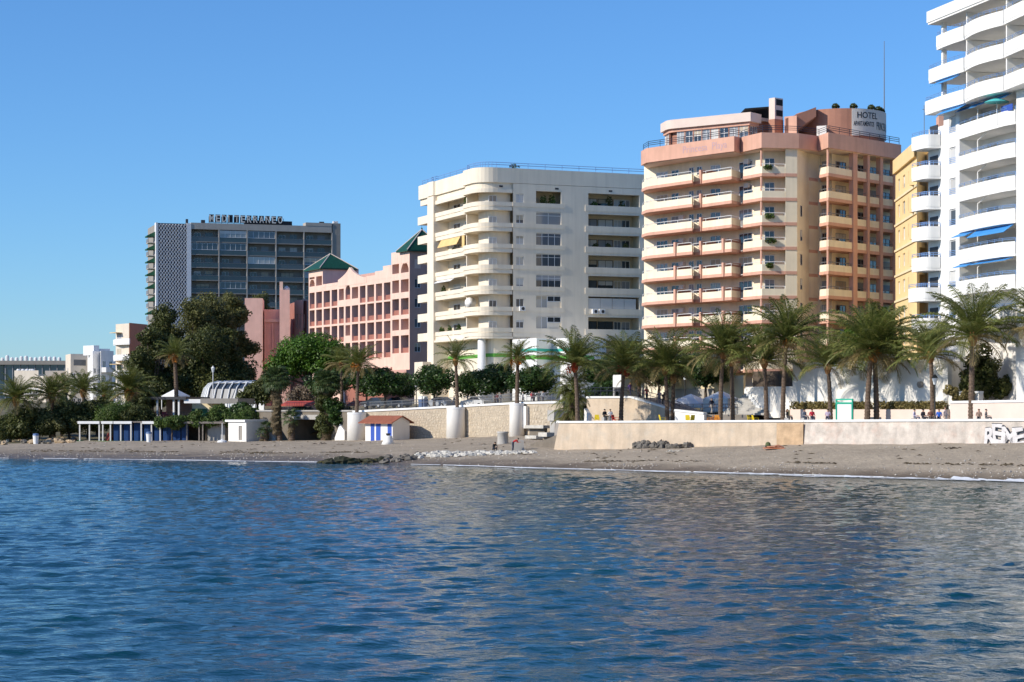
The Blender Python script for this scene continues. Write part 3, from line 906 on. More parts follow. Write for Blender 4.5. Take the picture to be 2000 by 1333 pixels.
s2 = [Hp['V2b']+Vector((-.15,.25)),Hp['V3'],Hp['V3b']]
s3 = [Hp['V4'],Hp['V5'],Hp['V6']]
s4 = [Hp['W0'],Hp['W1'],Hp['W2'],Hp['W3']]
segs = [s1,s2,s3,s4]
def core_back(path, cr): return [tuple(p) for p in path]+[tuple(p) for p in cr[::-1]]
crs = [core[0:2],core[1:3],core[2:5],core[9:13]]
cfr = {i: Fr(core[i],core[i+1]) for i in range(len(core)-1)}
hwins = [(0,1283,1305,'pane',-.75),(0,1312,1326,'pane_dark',-.85),(0,1346,1356,'pane',-.85),(1,1361,1367,'pane_dark',-.85),(1,1388,1408,'pane',-.75),(2,1444,1470,'pane',-.85),(3,1493,1513,'pane',-.75),
         (9,1606,1612,'pane_dark',-.85),(10,1632,1652,'pane_dark',-.85),(11,1674,1688,'pane_dark',-.85),(11,1698,1712,'pane_dark',-.85),(11,1722,1738,'pane_dark',-.85)]
for k, z in enumerate(zh):
    for j, sp in enumerate(segs):
        o = MB().band(offset(sp,.06), z-.8, z, .16).obj('parapet','hotel_cream',hotel)
        railing(o, [tuple(p) for p in offset(sp,.16)], z-.02, .32, 'rail_white' if j < 3 else 'rail_grey', 2.2, 'handrail', 1, .04)
        mb = MB().band(sp, z-1.17, z-.8, .3)
        mb.prism(core_back(offset(sp,.2),crs[j]), z-1.15, z-.95)
        mb.obj('balcony_slab','hotel_salmon',hotel)
    MB().band([Hp['V6'],Hp['V7'],Hp['V8'],Hp['V9']][0:4] if True else [], z-1.17, z-.8, .2).obj('string_course','hotel_salmon',hotel,Matrix.Translation((-.05,-.08,0)))
    for i, a, c, pn, dz in hwins:
        f_ = cfr[i]; x0, x1 = f_.u(a), f_.u(c)
        if x1-x0 < .5: x1 = x0+.8
        window(hotel,f_,x0,x1,z+dz,z+1.25,-.06,3 if x1-x0 > 2.2 else 2,'frame_white' if i < 9 else 'frame_grey',pn)
    if k >= 2:
        f_ = cfr[6]; x0 = f_.u(1563)
        window(hotel,f_,x0,x0+.55,z+.0,z+1.3,-.05,1,'frame_grey','pane_dark')
    # partition fins with brick sides
    for px, seg, lo in ((1319,s1,3),(1369,s2,0),(1413,s2,3)):
        if k < lo: continue
        f_ = Fr(seg[-2] if seg is s1 else seg[0], seg[-1] if seg is s1 else seg[1]) if False else (Fr(s1[-3],s1[-2]) if seg is s1 else Fr(s2[0],s2[1]))
        x0 = f_.u(px)
        fbox('fin','hotel_salmon',hotel,f_,x0-.18,x0+.18,-.16,.3,z-1.2,z+.5)
        fbox('partition','hotel_brick',hotel,f_,x0-.08,x0+.08,.3,2.6,z-.9,z+.5)
    # air conditioners on the inner wall
    if k >= 2:
        f_ = cfr[0]; x0 = f_.u(1330); fbox('air_conditioner','hotel_white',hotel,f_,x0,x0+.9,-.4,-.02,z+.7,z+1.25)
    if k < 2:
        f_ = cfr[2]; x0 = f_.u(1458); fbox('air_conditioner','hotel_white',hotel,f_,x0,x0+.9,-.4,-.02,z+.9,z+1.45)
for p in (Hp['V5'],Hp['W1']):
    q = offset([p+Vector((-1,0)),p,p+Vector((1,0))],.45)[1]
    MB().tube([(q.x,q.y,4),(q.x,q.y,36.4)],.14,10).obj('post','hotel_salmon',hotel)
f_ = Fr(Hp['W2'],Hp['W3'])
for px, w_ in ((1665,.9),(1693,.5),(1718,.6),(1745,.6)):
    x0 = f_.u(px); fbox('pier','hotel_salmon',hotel,f_,x0,x0+w_,-.12,.5,4,36.4)
# crown band and roof
roof = [Hp['V0']+Vector((-.1,-.5)),Hp['V1']+Vector((-.1,-.6)),Hp['V3']+Vector((.25,-.5)),P2(1447,244.9),P2(1450,244.2),Hp['V5']+Vector((-.1,-.5)),Hp['V6']+Vector((0,-.45)),Hp['V7']+Vector((.15,-.4)),P2(1598,243.4),Hp['W1']+Vector((-.1,-.5)),Hp['W3']+Vector((.5,-.4))]
MB().band(roof, 36.2, 38.0, .4).obj('crown_band','hotel_salmon',hotel)
MB().prism([tuple(p) for p in offset(roof,.35)]+[(50,274),(20,274)], 36.15, 36.6).obj('roof','hotel_pinkwhite',hotel)
railing(hotel, [tuple(p) for p in offset(roof,.3)], 37.95, .9, 'rail_dark', 2.0, 'roof_railing', 3, .035)
# faint script on the band
f_ = Fr(roof[1],roof[2]); ua, ubb = f_.u(1333), f_.u(1420)
me, co = text_mesh('Princesa  Playa', 1.3, 0.0); w_ = co[:,0].max()
upright(me, co, (ubb-ua)/w_, .95); me.materials.append(MAT['letter_lilac'])
link(bpy.data.objects.new('band_lettering', me), hotel, f_.at(ua,-.02,36.75))
# penthouse: glazed gallery under a pale fascia
pp = [P2(1290,257)]+rounded(P2(1290,257),P2(1303,253.5),P2(1400,249.5),1.0,4)+[P2(1400,249.3),P2(1466,246.5),P2(1487,248.6)]
ph = MB().prism([tuple(p) for p in offset(pp,.9)]+[tuple(P2(1530,252)),tuple(P2(1530,262)),tuple(P2(1300,265))],36.6,40.6).obj('penthouse','hotel_brick',hotel)
MB().band(pp, 40.2, 41.3, .5).obj('penthouse_fascia','hotel_pinkwhite',hotel)
MB().prism([tuple(p) for p in offset(pp,.3)]+[tuple(P2(1530,252)),tuple(P2(1530,262)),tuple(P2(1300,265))],40.6,41.0).obj('penthouse_roof','hotel_pinkwhite',hotel)
MB().band(offset(pp,.35), 39.8, 40.2, .3).obj('lintel','hotel_salmon',hotel)
for i in range(len(pp)-1):
    f_ = Fr(*offset(pp,.55)[i:i+2])
    nW = max(1,int(round(f_.L/1.35)))
    if f_.L < .6: continue
    for j in range(nW):
        window(hotel,f_,f_.L*j/nW+.06,f_.L*(j+1)/nW-.06,37.3,39.8,0,2,'frame_white','pane',True)
        fbox('mullion_post','hotel_brick',hotel,f_,f_.L*(j+1)/nW-.07,f_.L*(j+1)/nW+.07,-.06,.2,36.6,39.8)
# chimney
fch = Fr(P2(1513,247.5),P2(1530,248.5))
ch = fbox('chimney','hotel_brick',hotel,fch,0,fch.L,0,1.0,38,40.6)
fbox('flue_head','hotel_pinkwhite',hotel,fch,0.05,fch.L-.05,.02,.98,40.62,43.2)
for zc in (41.0,42.3): fbox('flue_opening','black',hotel,fch,.28,fch.L-.12,-.01,.05,zc,zc+.72)
# canopy of the roof terrace
MB().add([(*P2(1436,252),41.3),(*P2(1455,249),42.1),(*P2(1512,248.5),42.3),(*P2(1515,256),41.9),(*P2(1450,257),41.4),(*P2(1436,252),41.15),(*P2(1455,249),41.9),(*P2(1512,248.5),42.1),(*P2(1515,256),41.7),(*P2(1450,257),41.2)],
         [(0,1,2,3,4),(9,8,7,6,5),(0,5,6,1),(1,6,7,2),(2,7,8,3),(3,8,9,4),(4,9,5,0)]).obj('canopy','black',hotel)
# stair block and sign drum
MB().prism([tuple(P2(1532,247)),tuple(P2(1556,246)),tuple(P2(1560,250)),tuple(P2(1532,252))],36.6,40.8).obj('stair_block','hotel_salmon',hotel)
MB().add([(*P2(1534,246.6),38.2),(*P2(1594,247.3),40.9),(*P2(1594,247.3),42.0),(*P2(1534,246.6),40.5),(*P2(1534,254),38.2),(*P2(1594,254),40.9),(*P2(1594,254),42.0),(*P2(1534,254),40.5)],
         [(0,1,2,3),(1,5,6,2),(5,4,7,6),(4,0,3,7),(3,2,6,7),(0,4,5,1)]).obj('sloping_wall','hotel_brick',hotel)
dc = P2(1640,253); dr = 5.6
def arc(a0,a1,r_,n): return [Vector((dc.x+r_*math.cos(R(a0+(a1-a0)*i/n)), dc.y+r_*math.sin(R(a0+(a1-a0)*i/n)))) for i in range(n+1)]
MB().prism([tuple(p) for p in arc(0,360,dr-.1,48)[:-1]],36.6,41.9).obj('drum','hotel_brick',hotel)
MB().band(arc(-84,-4,dr+.05,22),38.6,41.85,.1).obj('sign_board','sign_white',hotel)
def on_drum(a_start, z0):
    return lambda q: np.stack([dc.x+(dr+.07)*np.cos(R(a_start)+q[:,0]/(dr+.07)), dc.y+(dr+.07)*np.sin(R(a_start)+q[:,0]/(dr+.07)), z0+q[:,2]],1)
for body, size, a_s, z0_, sx in (('HOTEL',1.05,-78,40.75,.95),('APARTAMENTOS',.8,-82,39.8,.48),('PRINCESA PLAYA',1.35,-48,39.5,.43)):
    me, co = text_mesh(body, size, .012); upright(me, co, sx, 1.0, on_drum(a_s, z0_)); me.materials.append(MAT['letter_black'])
    link(bpy.data.objects.new('sign_lettering', me), hotel)
MB().prism([tuple(P2(1595,246.5)),tuple(P2(1614,246)),tuple(P2(1614,249)),tuple(P2(1595,249))],36.6,39.6).obj('white_door_block','hotel_white',hotel)
for j, (px, a_) in enumerate(((1618,-105),(1636,-80),(1671,-50),(1698,-30),(1712,-16),(1720,-6))):
    p = Vector((dc.x+(dr-.6)*math.cos(R(a_)), dc.y+(dr-.6)*math.sin(R(a_))))
    pot_plant('clipped bush on the hotel sign drum, number %s from the left'%['one','two','three','four','five','six'][j], (p.x,p.y,41.5), .8, .5, 'dark_leaf', True, 5)
for k, px, w_ in ((0,1500,1.1),(2,1503,1.1),(3,1505,1.3),(4,1503,.9)):
    f_ = Fr(Hp['V5'],Hp['V6']); x0 = f_.u(px)
    V, Q = shrub_leaves(random.Random(px+k), 90, (0,0,0), (w_*.6,.25,.35), .28)
    o = link(bpy.data.objects.new('balcony_plant', np_mesh('foliage',V,Q,'vine_leaf')), None, f_.at(x0,-.1,zh[k]-.1))
    tag(o, 'trailing green plant hanging over the hotel balcony rail, %s from the top'%['topmost','','second','third','lowest'][k], 'plant')
ms = P2(1727,252)
mast = thing('antenna_mast','tall thin antenna mast on the hotel roof','antenna',(ms.x,ms.y,36.6))
MB().tube([(ms.x,ms.y,36.6),(ms.x,ms.y,42),(ms.x,ms.y,50.8)],[.09,.07,.035],8).obj('pole','rail_grey',mast)
for zc in (37.2,):
    MB().box(ms.x-.3,ms.x+.3,ms.y-.3,ms.y+.3,36.6,36.9).obj('mast_base','concrete',mast)

# ------------------------------------------------------------------ white tower at the right edge
T0 = P2(1843,203.7); T1 = P2(2000,188); TF = Fr(T0,T1)
tower = thing('apartment_tower','tall white apartment tower with blue railings at the right edge','building',(T0.x,T0.y,4))
zt_ = [18.0+3.05*k for k in range(-1,9)]         # parapet tops
TL = 30.0
ua, ub2, uc2 = TF.u(1874), TF.u(1985), TF.u(2000)
MB().prism([tuple(TF.w(0,2.4)),tuple(TF.w(TL,2.4)),tuple(TF.w(TL,18)),tuple(TF.w(0,18))],3.5,44.2).obj('core','tower_inner',tower)
mb = MB()
top_lo = zt_[7]-1.35
holed_wall(mb, 0, ua, 3.5, top_lo, [(1.25,2.6,z-.5,z+1.15) for z in zt_[:8] if z+1.2 < top_lo], .3)
holed_wall(mb, ub2, ub2+4.2, 3.5, top_lo, [(ub2+1.5,ub2+3.0,z-.5,z+1.15) for z in zt_[:7] if z+1.2 < top_lo], .3)
mb.box(ua-.2,ua,0.003,2.4,3.5,top_lo); mb.box(ub2,ub2+.2,0.003,2.4,3.5,top_lo); mb.box(0,.25,.003,2.4,3.5,top_lo); mb.box(ub2+4.0,ub2+4.2,.003,2.4,3.5,top_lo)
mb.obj('pier_wall','tower_white',tower,TF.M)
def tb(u_, d): return TF.w(u_, -d)
def loggia(k, z, x0, x1, out0, out1, blind=None, nm=''):
    """balcony bay between two piers with a bowed parapet, rail, back windows"""
    path = [tb(x0,out0)]+[tb(x0+(x1-x0)*i/8, out0+(out1-out0)*math.sin(math.pi*min(1,i/8*.75))) for i in range(1,8)]+[tb(x1,out0)]
    o = MB().band(path, z-1.1, z, .15).obj('parapet','tower_white',tower)
    railing(o, [tuple(p) for p in offset(path,.07)], z-.02, .38, 'rail_blue', 2.4, 'handrail', 2, .022)
    MB().prism([tuple(p) for p in offset(path,.03)]+[tuple(TF.w(x1,2.4)),tuple(TF.w(x0,2.4))], z-1.36, z-1.102).obj('balcony_slab','tower_white',tower)
    window(tower,TF,x0+1.2,x0+3.6,z-1.0,z+1.1,2.32,2,'frame_white','pane_shut')
    window(tower,TF,x1-3.6,x1-1.0,z-1.0,z+1.15,2.32,2,'frame_white','pane')
    MB().tube([(*tb(x0+3.4,-.2),z-1.1),(*tb(x0+3.4,-.2),z+1.2),(*tb(x0+5.2,-.2),z+1.68)],.06,6).obj('downpipe','tower_white',tower)
    if blind:
        for a_, c_, drop, outd in blind:
            MB().add([(a_,-.0,z+1.66),(c_,-.0,z+1.66),(c_,-outd,z+1.66-drop),(a_,-outd,z+1.66-drop),(a_,-.0,z+1.61),(c_,-.0,z+1.61),(c_,-outd,z+1.61-drop),(a_,-outd,z+1.61-drop)],
                 [(0,3,2,1),(4,5,6,7),(0,1,5,4),(1,2,6,5),(2,3,7,6),(3,0,4,7)]).obj('awning','awning_blue',tower,TF.M)
bl = {0:None,1:[(ua+.2,ua+3.2,.35,.9),(ua+4,ub2-.4,.3,.9)],2:[(ua+.2,ua+3.2,.45,1.0),(ua+3.6,ub2-.4,.75,1.1)],3:None,4:None,6:[(ua+.3,ua+4.6,.4,.6),(ua+5,ub2-1,.35,.6)]}
for k, z in enumerate(zt_):
    if k <= 6:
        loggia(k, z, ua, ub2, .15, .8 if k < 4 else .5, bl.get(k))
        for a_, pn in ((1.25,'shutter'),(ub2+1.5,'shutter')):
            x1_ = 2.6 if a_ < 2 else ub2+3.0
            window(tower,TF,a_,x1_,z-.5,z+1.15,.12,1,'frame_white','pane_shut')
            for j in range(4): fbox('louvre_bar','rail_blue',tower,TF,a_-.03,x1_+.03,-.05,-.01,z-.45+j*.17,z-.41+j*.17)
    else:
        # the upper floors: balconies run on past the left end
        x0 = {7:-1.7,8:-.9,9:.8}[k]
        for x0_, x1_, o0, o1, nmj in ((x0,6.6,1.2,1.35,0),(6.8,14.5,1.2,1.75,1),(14.7,TL,1.25,1.8,2)):
            path = [tb(x0_,o0)]+[tb(x0_+(x1_-x0_)*i/8, o0+(o1-o0)*math.sin(math.pi*i/8)) for i in range(1,8)]+[tb(x1_,o0)]
            if nmj == 0: path = [tb(x0_,-2.2)]+path
            o = MB().band(path, z-1.1, z, .15).obj('parapet','tower_white',tower)
            railing(o, [tuple(p) for p in offset(path,.07)], z-.02, .42, 'rail_blue', 2.4, 'handrail', 2, .022)
            MB().prism([tuple(p) for p in offset(path,.03)]+[tuple(TF.w(x1_,2.4)),tuple(TF.w(max(x0_,0) if nmj else x0_,2.4))], z-1.36, z-1.102).obj('balcony_slab','tower_white',tower)
            for j in range(2):
                xx = max(x0_,0)+1.0+j*3.2
                if xx+2.2 < x1_: window(tower,TF,xx,xx+2.1,z-1.0,z+1.15,2.32,2,'frame_white','pane' if (j+k)%2 else 'pane_shut')
            fbox('divider','tower_white',tower,TF,x1_-.02,x1_+.18,-.9,2.4,z-1.1,z+1.65)
        fbox('post','tower_white',tower,TF,.9,1.3,-.7,-.3,z-1.1,z+1.7)
        if k in (7,8):
            a_ = 1.6 if k == 7 else .4
            MB().add([(a_,-.9,z-1.4),(a_+5,-.9,z-1.4),(a_+5,-1.7,z-1.85),(a_,-1.7,z-1.85),(a_,-.9,z-1.45),(a_+5,-.9,z-1.45),(a_+5,-1.7,z-1.9),(a_,-1.7,z-1.9)],
                 [(0,3,2,1),(4,5,6,7),(0,1,5,4),(1,2,6,5),(2,3,7,6),(3,0,4,7)]).obj('awning','awning_blue',tower,TF.M)
rp = [TF.w(-.3,2.2),tb(-.3,1.7),tb(TL,1.7)]
MB().band(rp, 43.9, 45.0, .3).obj('roof_fascia','tower_white',tower)
MB().prism([tuple(p) for p in offset(rp,.1)]+[tuple(TF.w(TL,18)),tuple(TF.w(-.2,18))],43.7,43.95).obj('roof','tower_white',tower)
railing(tower, [tuple(p) for p in offset(rp,2.2)], 44.9, 1.3, 'rail_blue', 1.5, 'roof_railing', 3, .035)
MB().box(2,14,3,12,43.9,47.5).obj('roof_house','tower_white',tower,TF.M)
p = TF.w(1.5,1.0)
MB().tube([(p.x,p.y,43.9),(p.x,p.y,49.5)],.05,6).obj('aerial','rail_grey',tower)
# rounded balconies of the rear wing, seen past the left pier
for k, z in enumerate(zt_[:7]):
    z -= .35; w_ = 1.75 if k not in (1,) else 2.1
    path = [TF.w(-3.6,-w_),TF.w(-1.9,-w_)]
    path += rounded(TF.w(-1.9,-w_),TF.w(-.5,-w_),TF.w(-.5,-.2),.9,6)+[TF.w(-.5,-.1)]
    o = MB().band(path, z-1.1, z, .15).obj('parapet','tower_white',tower)
    railing(o, [tuple(p) for p in offset(path,.07)], z-.02, .42, 'rail_blue', 1.6, 'handrail', 2, .03)
    MB().prism([tuple(p) for p in offset(path,.03)]+[tuple(TF.w(-.5,0)),tuple(TF.w(-3.6,0))], z-1.36, z-1.102).obj('balcony_slab','tower_white',tower)
    fbox('terrace_window','frame_dark',tower,TF,-3.0,-1.2,-.04,.02,z-1.0,z+1.1)
fbox('balcony_wing','tower_white',tower,TF,-3.4,-.02,.0,18,3.5,top_lo-1.2)
pr = tb(TF.u(1958),.6)
par = thing('parasol','open turquoise parasol on a white tower balcony','parasol',(pr.x,pr.y,zt_[6]-1.1))
W_ = Matrix.Translation((pr.x,pr.y,zt_[6]-1.1))
MB().lathe([(1.15,2.1),(1.1,2.16),(.6,2.36),(.05,2.5),(.02,2.5)],12).obj('canopy','turquoise',par,W_)
MB().tube([(0,0,0),(0,0,2.45)],.03,6).obj('pole','rail_white',par,W_)
fbox('striped_windbreak','stripe_blue',tower,TF,TF.u(1962),TF.u(1984),-.35,-.3,zt_[6]-.05,zt_[6]+.55)

# ------------------------------------------------------------------ ochre block behind
YA, YB = P2(1749,243), P2(1791,226); YF = Fr(YA, YB); YG = Fr(YB, P2(1850,236))
yel = thing('apartment_building','ochre yellow apartment block between hotel and white tower','building',(YB.x,YB.y,4))
mb = MB(); zy = [13+3.0*k for k in range(8)]
x_ = [(2.0,3.6),(6.0,7.8),(10.5,12.3)]
holed_wall(mb, 0, YF.L, 3.5, 34.1, [(a,c,z,z+1.5) for a,c in x_ for z in zy[:7]], .35)
mb.obj('front_wall','yellow_wall',yel,YF.M)
mb = MB(); holed_wall(mb, 0, YG.L, 3.5, 34.5, [(.9,3.6,z-.6,z+1.5) for z in zy[:7]], 1.2); mb.obj('side_wall','yellow_wall',yel,YG.M)
MB().prism([tuple(YF.w(0,1.25)),tuple(YF.w(YF.L,1.5)),tuple(YG.w(YG.L,1.3)),(62,250),(50.5,249)],3.5,34.0).obj('core','yellow_pale',yel)
for z in zy[:7]:
    for a, c in x_: window(yel,YF,a,c,z,z+1.5,.15,2,'frame_white','pane_shut')
    fbox('ledge','yellow_pale',yel,YF,0,YF.L+.1,-.15,0,z-.9,z-.65)
    window(yel,YG,1.0,3.5,z-.6,z+1.5,1.1,2,'frame_dark','pane_dark')
MB().band([YF.w(-.2,-.3),YF.w(YF.L+.1,-.35),YG.w(YG.L,-.3)],33.4,35.0,.5).obj('cornice','yellow_wall',yel)
MB().prism([tuple(YF.w(.5,2.5)),tuple(YF.w(YF.L,3)),(YB.x+10,YB.y+14),(YA.x+6,YA.y+5)],34.0,36.4).obj('roof_house','yellow_pale',yel)
MB().box(YF.L-2.5,YF.L-.6,2.5,4.2,36.4,38.0).obj('chimney','hotel_salmon',yel,YF.M)
p = YF.w(2.5,3)
tv = thing('tv_aerial','thin television aerial on the ochre block roof','antenna',(p.x,p.y,36.4))
MB().tube([(p.x,p.y,36.4),(p.x,p.y,41.2)],.04,6).obj('pole','rail_grey',tv)
mb = MB()
for j in range(5): mb.tube([(p.x-.1+.28*j,p.y-.35,40.7),(p.x-.1+.28*j,p.y+.35,40.7)],.02,4)
mb.tube([(p.x-.2,p.y,40.7),(p.x+1.15,p.y,40.7)],.025,4); mb.obj('yagi','rail_grey',tv)

# ------------------------------------------------------------------ pink hotel with green pyramid roofs
PA, PB = P2(603,375), P2(800,335); PF = Fr(PA,PB)
pink = thing('hotel','pink hotel with red loggias and green pyramid roofs left of centre','hotel',(PB.x,PB.y,4))
pier = [PF.u(460+x*.24) for x in (597,650,710,775,835,888,940,1005,1065,1135,1200,1268,1338,1408)]
pier[0] = 0; pier[-1] = PF.L
zr = [14.1,17.3,20.55,23.75,26.95]
hol = []; arch_at = []
for i in range(13):
    a, c = pier[i]+.38, pier[i+1]-.38
    for r_ in range(5):
        if r_ == 4 and i not in (0,1,11,12): continue
        lo, hi = zr[r_]+.12, zr[r_]+3.02
        if i in (11,12): lo, hi = [(14.8,17.7),(18.6,20.4),(21.1,23.8),(24.8,26.9),(27.7,29.6)][r_]
        elif r_ == 4: lo, hi = 27.0, 29.2
        elif i in (4,5,6) and r_ == 3: lo, hi = zr[3]+1.0, zr[3]+(3.0 if i != 5 else 3.5)
        elif i == 5 and r_ == 1: lo, hi = zr[1]+1.1, zr[1]+2.95
        if (i,r_) in ((0,4),(5,3),(12,4)): arch_at.append((a,c,hi))
        hol.append((a,c,lo,hi))
mb = MB()
holed_wall(mb, 0, PF.L, 6, 27.45, [h_ for h_ in hol if h_[3] < 27.45], 2.3)
holed_wall(mb, 0, pier[2], 27.45, 31.0, [(a,c,lo,hi) for a,c,lo,hi in hol if hi > 27.9 and a < pier[2] and lo > 26.5] , 2.3) if False else None
mb.obj('front_wall','pink_wall',pink,PF.M)
for x0, x1, ztp, idx in ((0,pier[2],31.0,(0,1)),(pier[11],PF.L,31.6,(11,12))):
    b2 = MB(); hs = [(pier[i]+.38,pier[i+1]-.38,28.0 if i > 5 else 27.9,29.6) for i in idx]
    holed_wall(b2, x0, x1, 27.45, ztp, hs, 2.3)
    b2.box(x0+.003,x0+.3,.003,7,27.45,ztp); b2.box(x1-.3,x1-.003,.003,7,27.45,ztp); b2.box(x0,x1,2.3,7,27.4,ztp-.3)
    b2.obj('tower_wall','pink_wall',pink,PF.M)
    for a, c, lo, hi in hs: window(pink,PF,a+.3,c-.3,lo-.3,hi-.2,2.2,2,'frame_dark','pane_dark')
for a, c, hi in arch_at:
    b2 = MB(); mid = (a+c)/2; rr_ = (c-a)/2; N = 10
    if hi > 29.3: hi = 29.6
    for j in range(N):
        t0, t1 = math.pi*j/N, math.pi*(j+1)/N
        p = [(mid-rr_*math.cos(t),hi-rr_*.9+rr_*.9*math.sin(t)*(1+.08*math.cos(6*t))) for t in (t0,t1)]
        b2.add([(p[0][0],.02,p[0][1]),(p[1][0],.02,p[1][1]),(p[1][0],.02,hi+.05),(p[0][0],.02,hi+.05)],[(0,1,2,3)])
        b2.add([(p[0][0],.02,p[0][1]),(p[1][0],.02,p[1][1]),(p[1][0],.4,p[1][1]),(p[0][0],.4,p[0][1])],[(3,2,1,0)])
    b2.obj('arch','pink_wall',pink,PF.M)
MB().box(0.01,PF.L-.01,2.3,14,5,27.3).obj('core','maroon_wall',pink,PF.M)
for a, c, lo, hi in hol:
    if hi < 27.45 and c-a > 1: window(pink,PF,a+.35,c-.5,lo-.0,hi-.45,2.2,2,'frame_dark','pane_dark')
    if hi < 27.45 and hi-lo > 2.3: fbox('loggia_rail','maroon_wall',pink,PF,a+.02,c-.02,.35,.42,lo,lo+.85)
# gable over the middle bays, stepped parapets
g0, g1 = pier[4], pier[8]; N = 24; b2 = MB()
prof = []
for j in range(N+1):
    t = j/N; d = abs(t-.42)/.55
    prof.append((g0+(g1-g0)*t, 28.2+1.9*max(0,1-d)**1.6+.25*max(0,1-d*5)))
for (xa,za),(xb,zb) in zip(prof,prof[1:]):
    b2.add([(xa,-.04,27.2),(xb,-.04,27.2),(xb,-.04,zb),(xa,-.04,za),(xa,.4,27.2),(xb,.4,27.2),(xb,.4,zb),(xa,.4,za)],[(0,1,2,3),(3,2,6,7),(5,4,7,6)])
b2.obj('gable','pink_wall',pink,PF.M)
fbox('parapet','pink_wall',pink,PF,pier[2],pier[4],.0,.3,27.46,28.0)
for a, c, h_ in ((8,9,28.3),(9,10,28.9),(10,11,29.6)): fbox('parapet','pink_wall',pink,PF,pier[a],pier[c],.0,.3,27.46,h_)
fbox('terrace_house','pink_dull',pink,PF,pier[3],pier[10],5,12,27.4,29.6)
fbox('roof_house','hotel_white',pink,PF,PF.u(712),PF.u(726)+1.4,6,10,27.4,32.4)
def pyramid(px0, px1, zb, za, label=None):
    x0, x1 = PF.u(px0), PF.u(px1); w_ = x1-x0; d0, d1 = -.7, 6.6
    c_ = ((x0+x1)/2,(d0+d1)/2,za); q = [(x0,d0,zb),(x1,d0,zb),(x1,d1,zb),(x0,d1,zb)]
    o = MB().add(q+[c_]+[(x,y,zb-.25) for x,y,_ in q],[(0,1,4),(1,2,4),(2,3,4),(3,0,4),(0,5,6,1),(1,6,7,2),(2,7,8,3),(3,8,5,0),(8,7,6,5)]).obj('roof','roof_green',pink,PF.M)
    b2 = MB()
    for p in q: b2.tube([p,c_],.09,5)
    b2.obj('hip_ridge','hotel_pinkwhite',o,PF.M)
    MB().lathe([(.05,za-.1),(.16,za+.15),(.03,za+.3),(.01,za+.9)],8,(c_[0],c_[1],0)).obj('finial','roof_green',o,PF.M)
pyramid(600,632,31.0,33.9); pyramid(781,803,31.6,35.2)
# end wall, its shade painted in with a duller pink
PE = Fr(PB, PB+Vector((math.cos(R(27)),math.sin(R(27))))*14)
mb = MB(); eh = [(.9,2.0,z,z+1.5) for z in (14.9,18.9,22.2,25.4,28.6)]
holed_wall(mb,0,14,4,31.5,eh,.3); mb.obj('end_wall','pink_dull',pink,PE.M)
for a, c, lo, hi in eh: window(pink,PE,a,c,lo,hi,.1,2,'frame_white','pane')
MB().prism([tuple(PE.w(2.5,.35)),tuple(PE.w(14,.35)),tuple(PE.w(14,9)),tuple(PE.w(2.5,9))],4,31.2).obj('end_block','maroon_wall',pink)
# stepped entrance roofs at the foot
for j, (pa, pb) in enumerate(((722,742),(744,766))):
    x0, x1 = PF.u(pa), PF.u(pb)
    MB().add([(x0,-.1,12.6),(x1,-.1,12.6),(x1,-5,9.6),(x0,-5,9.6),(x0,-.1,12.3),(x1,-.1,12.3),(x1,-5,9.3),(x0,-5,9.3)],[(3,2,1,0),(4,5,6,7),(0,1,5,4),(1,2,6,5),(2,3,7,6),(3,0,4,7)]).obj('entrance_roof','pink_wall' if j else 'maroon_wall',pink,PF.M)
MB().box(PF.u(715),PF.L,-.6,0,5,12.0).obj('plinth','pink_dull',pink,PF.M)
MB().box(PF.u(722),PF.L,-4.6,-.6,5,9.3).obj('entrance_block','maroon_wall',pink,PF.M)
# left wing: windowless pink blocks and arched corner
q = [P2(478,375.5),P2(513,375.8),P2(516,379),P2(546,379.3),P2(546,375),P2(566,375.2),P2(575,382),P2(592,379.5),P2(604,387)]
ann = thing('pink_annex','windowless pink stepped annex left of the pink hotel','building',(q[0].x,q[0].y,4))
def blk(nm, a, c, z1, mt='pink_annex', d=10, z0=4):
    f_ = Fr(a,c); fbox(nm,mt,ann,f_,0,f_.L,0,d,z0,z1); return f_
f1 = blk('plain_block',q[0],q[1],25.9)
f2 = blk('recessed_block',q[2],q[3],24.0)
for u_ in (.05,f2.L*.5): fbox('pilaster','pink_annex',ann,f2,u_,u_+.3,-.35,0,4,21.6)
fbox('ledge','pink_wall',ann,f2,0,f2.L-.05,-.5,0,21.62,22.2)
f3 = blk('stair_tower',q[4],q[5],27.4)
fbox('finial_block','pink_wall',ann,f3,.0,.6,.3,1.0,27.42,28.9)
MB().lathe([(.6,0),(.55,.4),(.1,.8)],12).obj('dome','hotel_white',ann,f3.at(1.3,1.2,27.4))
f4 = Fr(q[6],q[7]); mb = MB(); w_ = f4.L
holed_wall(mb,0,w_,4,25.8,[(w_*.2,w_*.38,20.6,23.2),(w_*.58,w_*.76,20.6,23.2),(w_*.08,w_*.85,13.5,18)],.8); mb.obj('arcade_wall','pink_wall',ann,f4.M)
b2 = MB(); mid, rr_ = w_*.465, w_*.385
for j in range(10):
    t0, t1 = math.pi*j/10, math.pi*(j+1)/10
    p = [(mid-rr_*math.cos(t),18-rr_+rr_*math.sin(t)) for t in (t0,t1)]
    b2.add([(p[0][0],.02,p[0][1]),(p[1][0],.02,p[1][1]),(p[1][0],.02,18.02),(p[0][0],.02,18.02)],[(0,1,2,3)])
b2.obj('arch','pink_wall',ann,f4.M)
fbox('arch_parapet','pink_wall',ann,f4,w_*.08,w_*.85,.1,.3,13.5,15.0)
MB().prism([tuple(f4.w(.05,.82)),tuple(f4.w(w_-.05,.82)),tuple(P2(604,388.5)),tuple(P2(604,395)),tuple(P2(560,395))],4,25.7).obj('arcade_core','maroon_wall',ann)
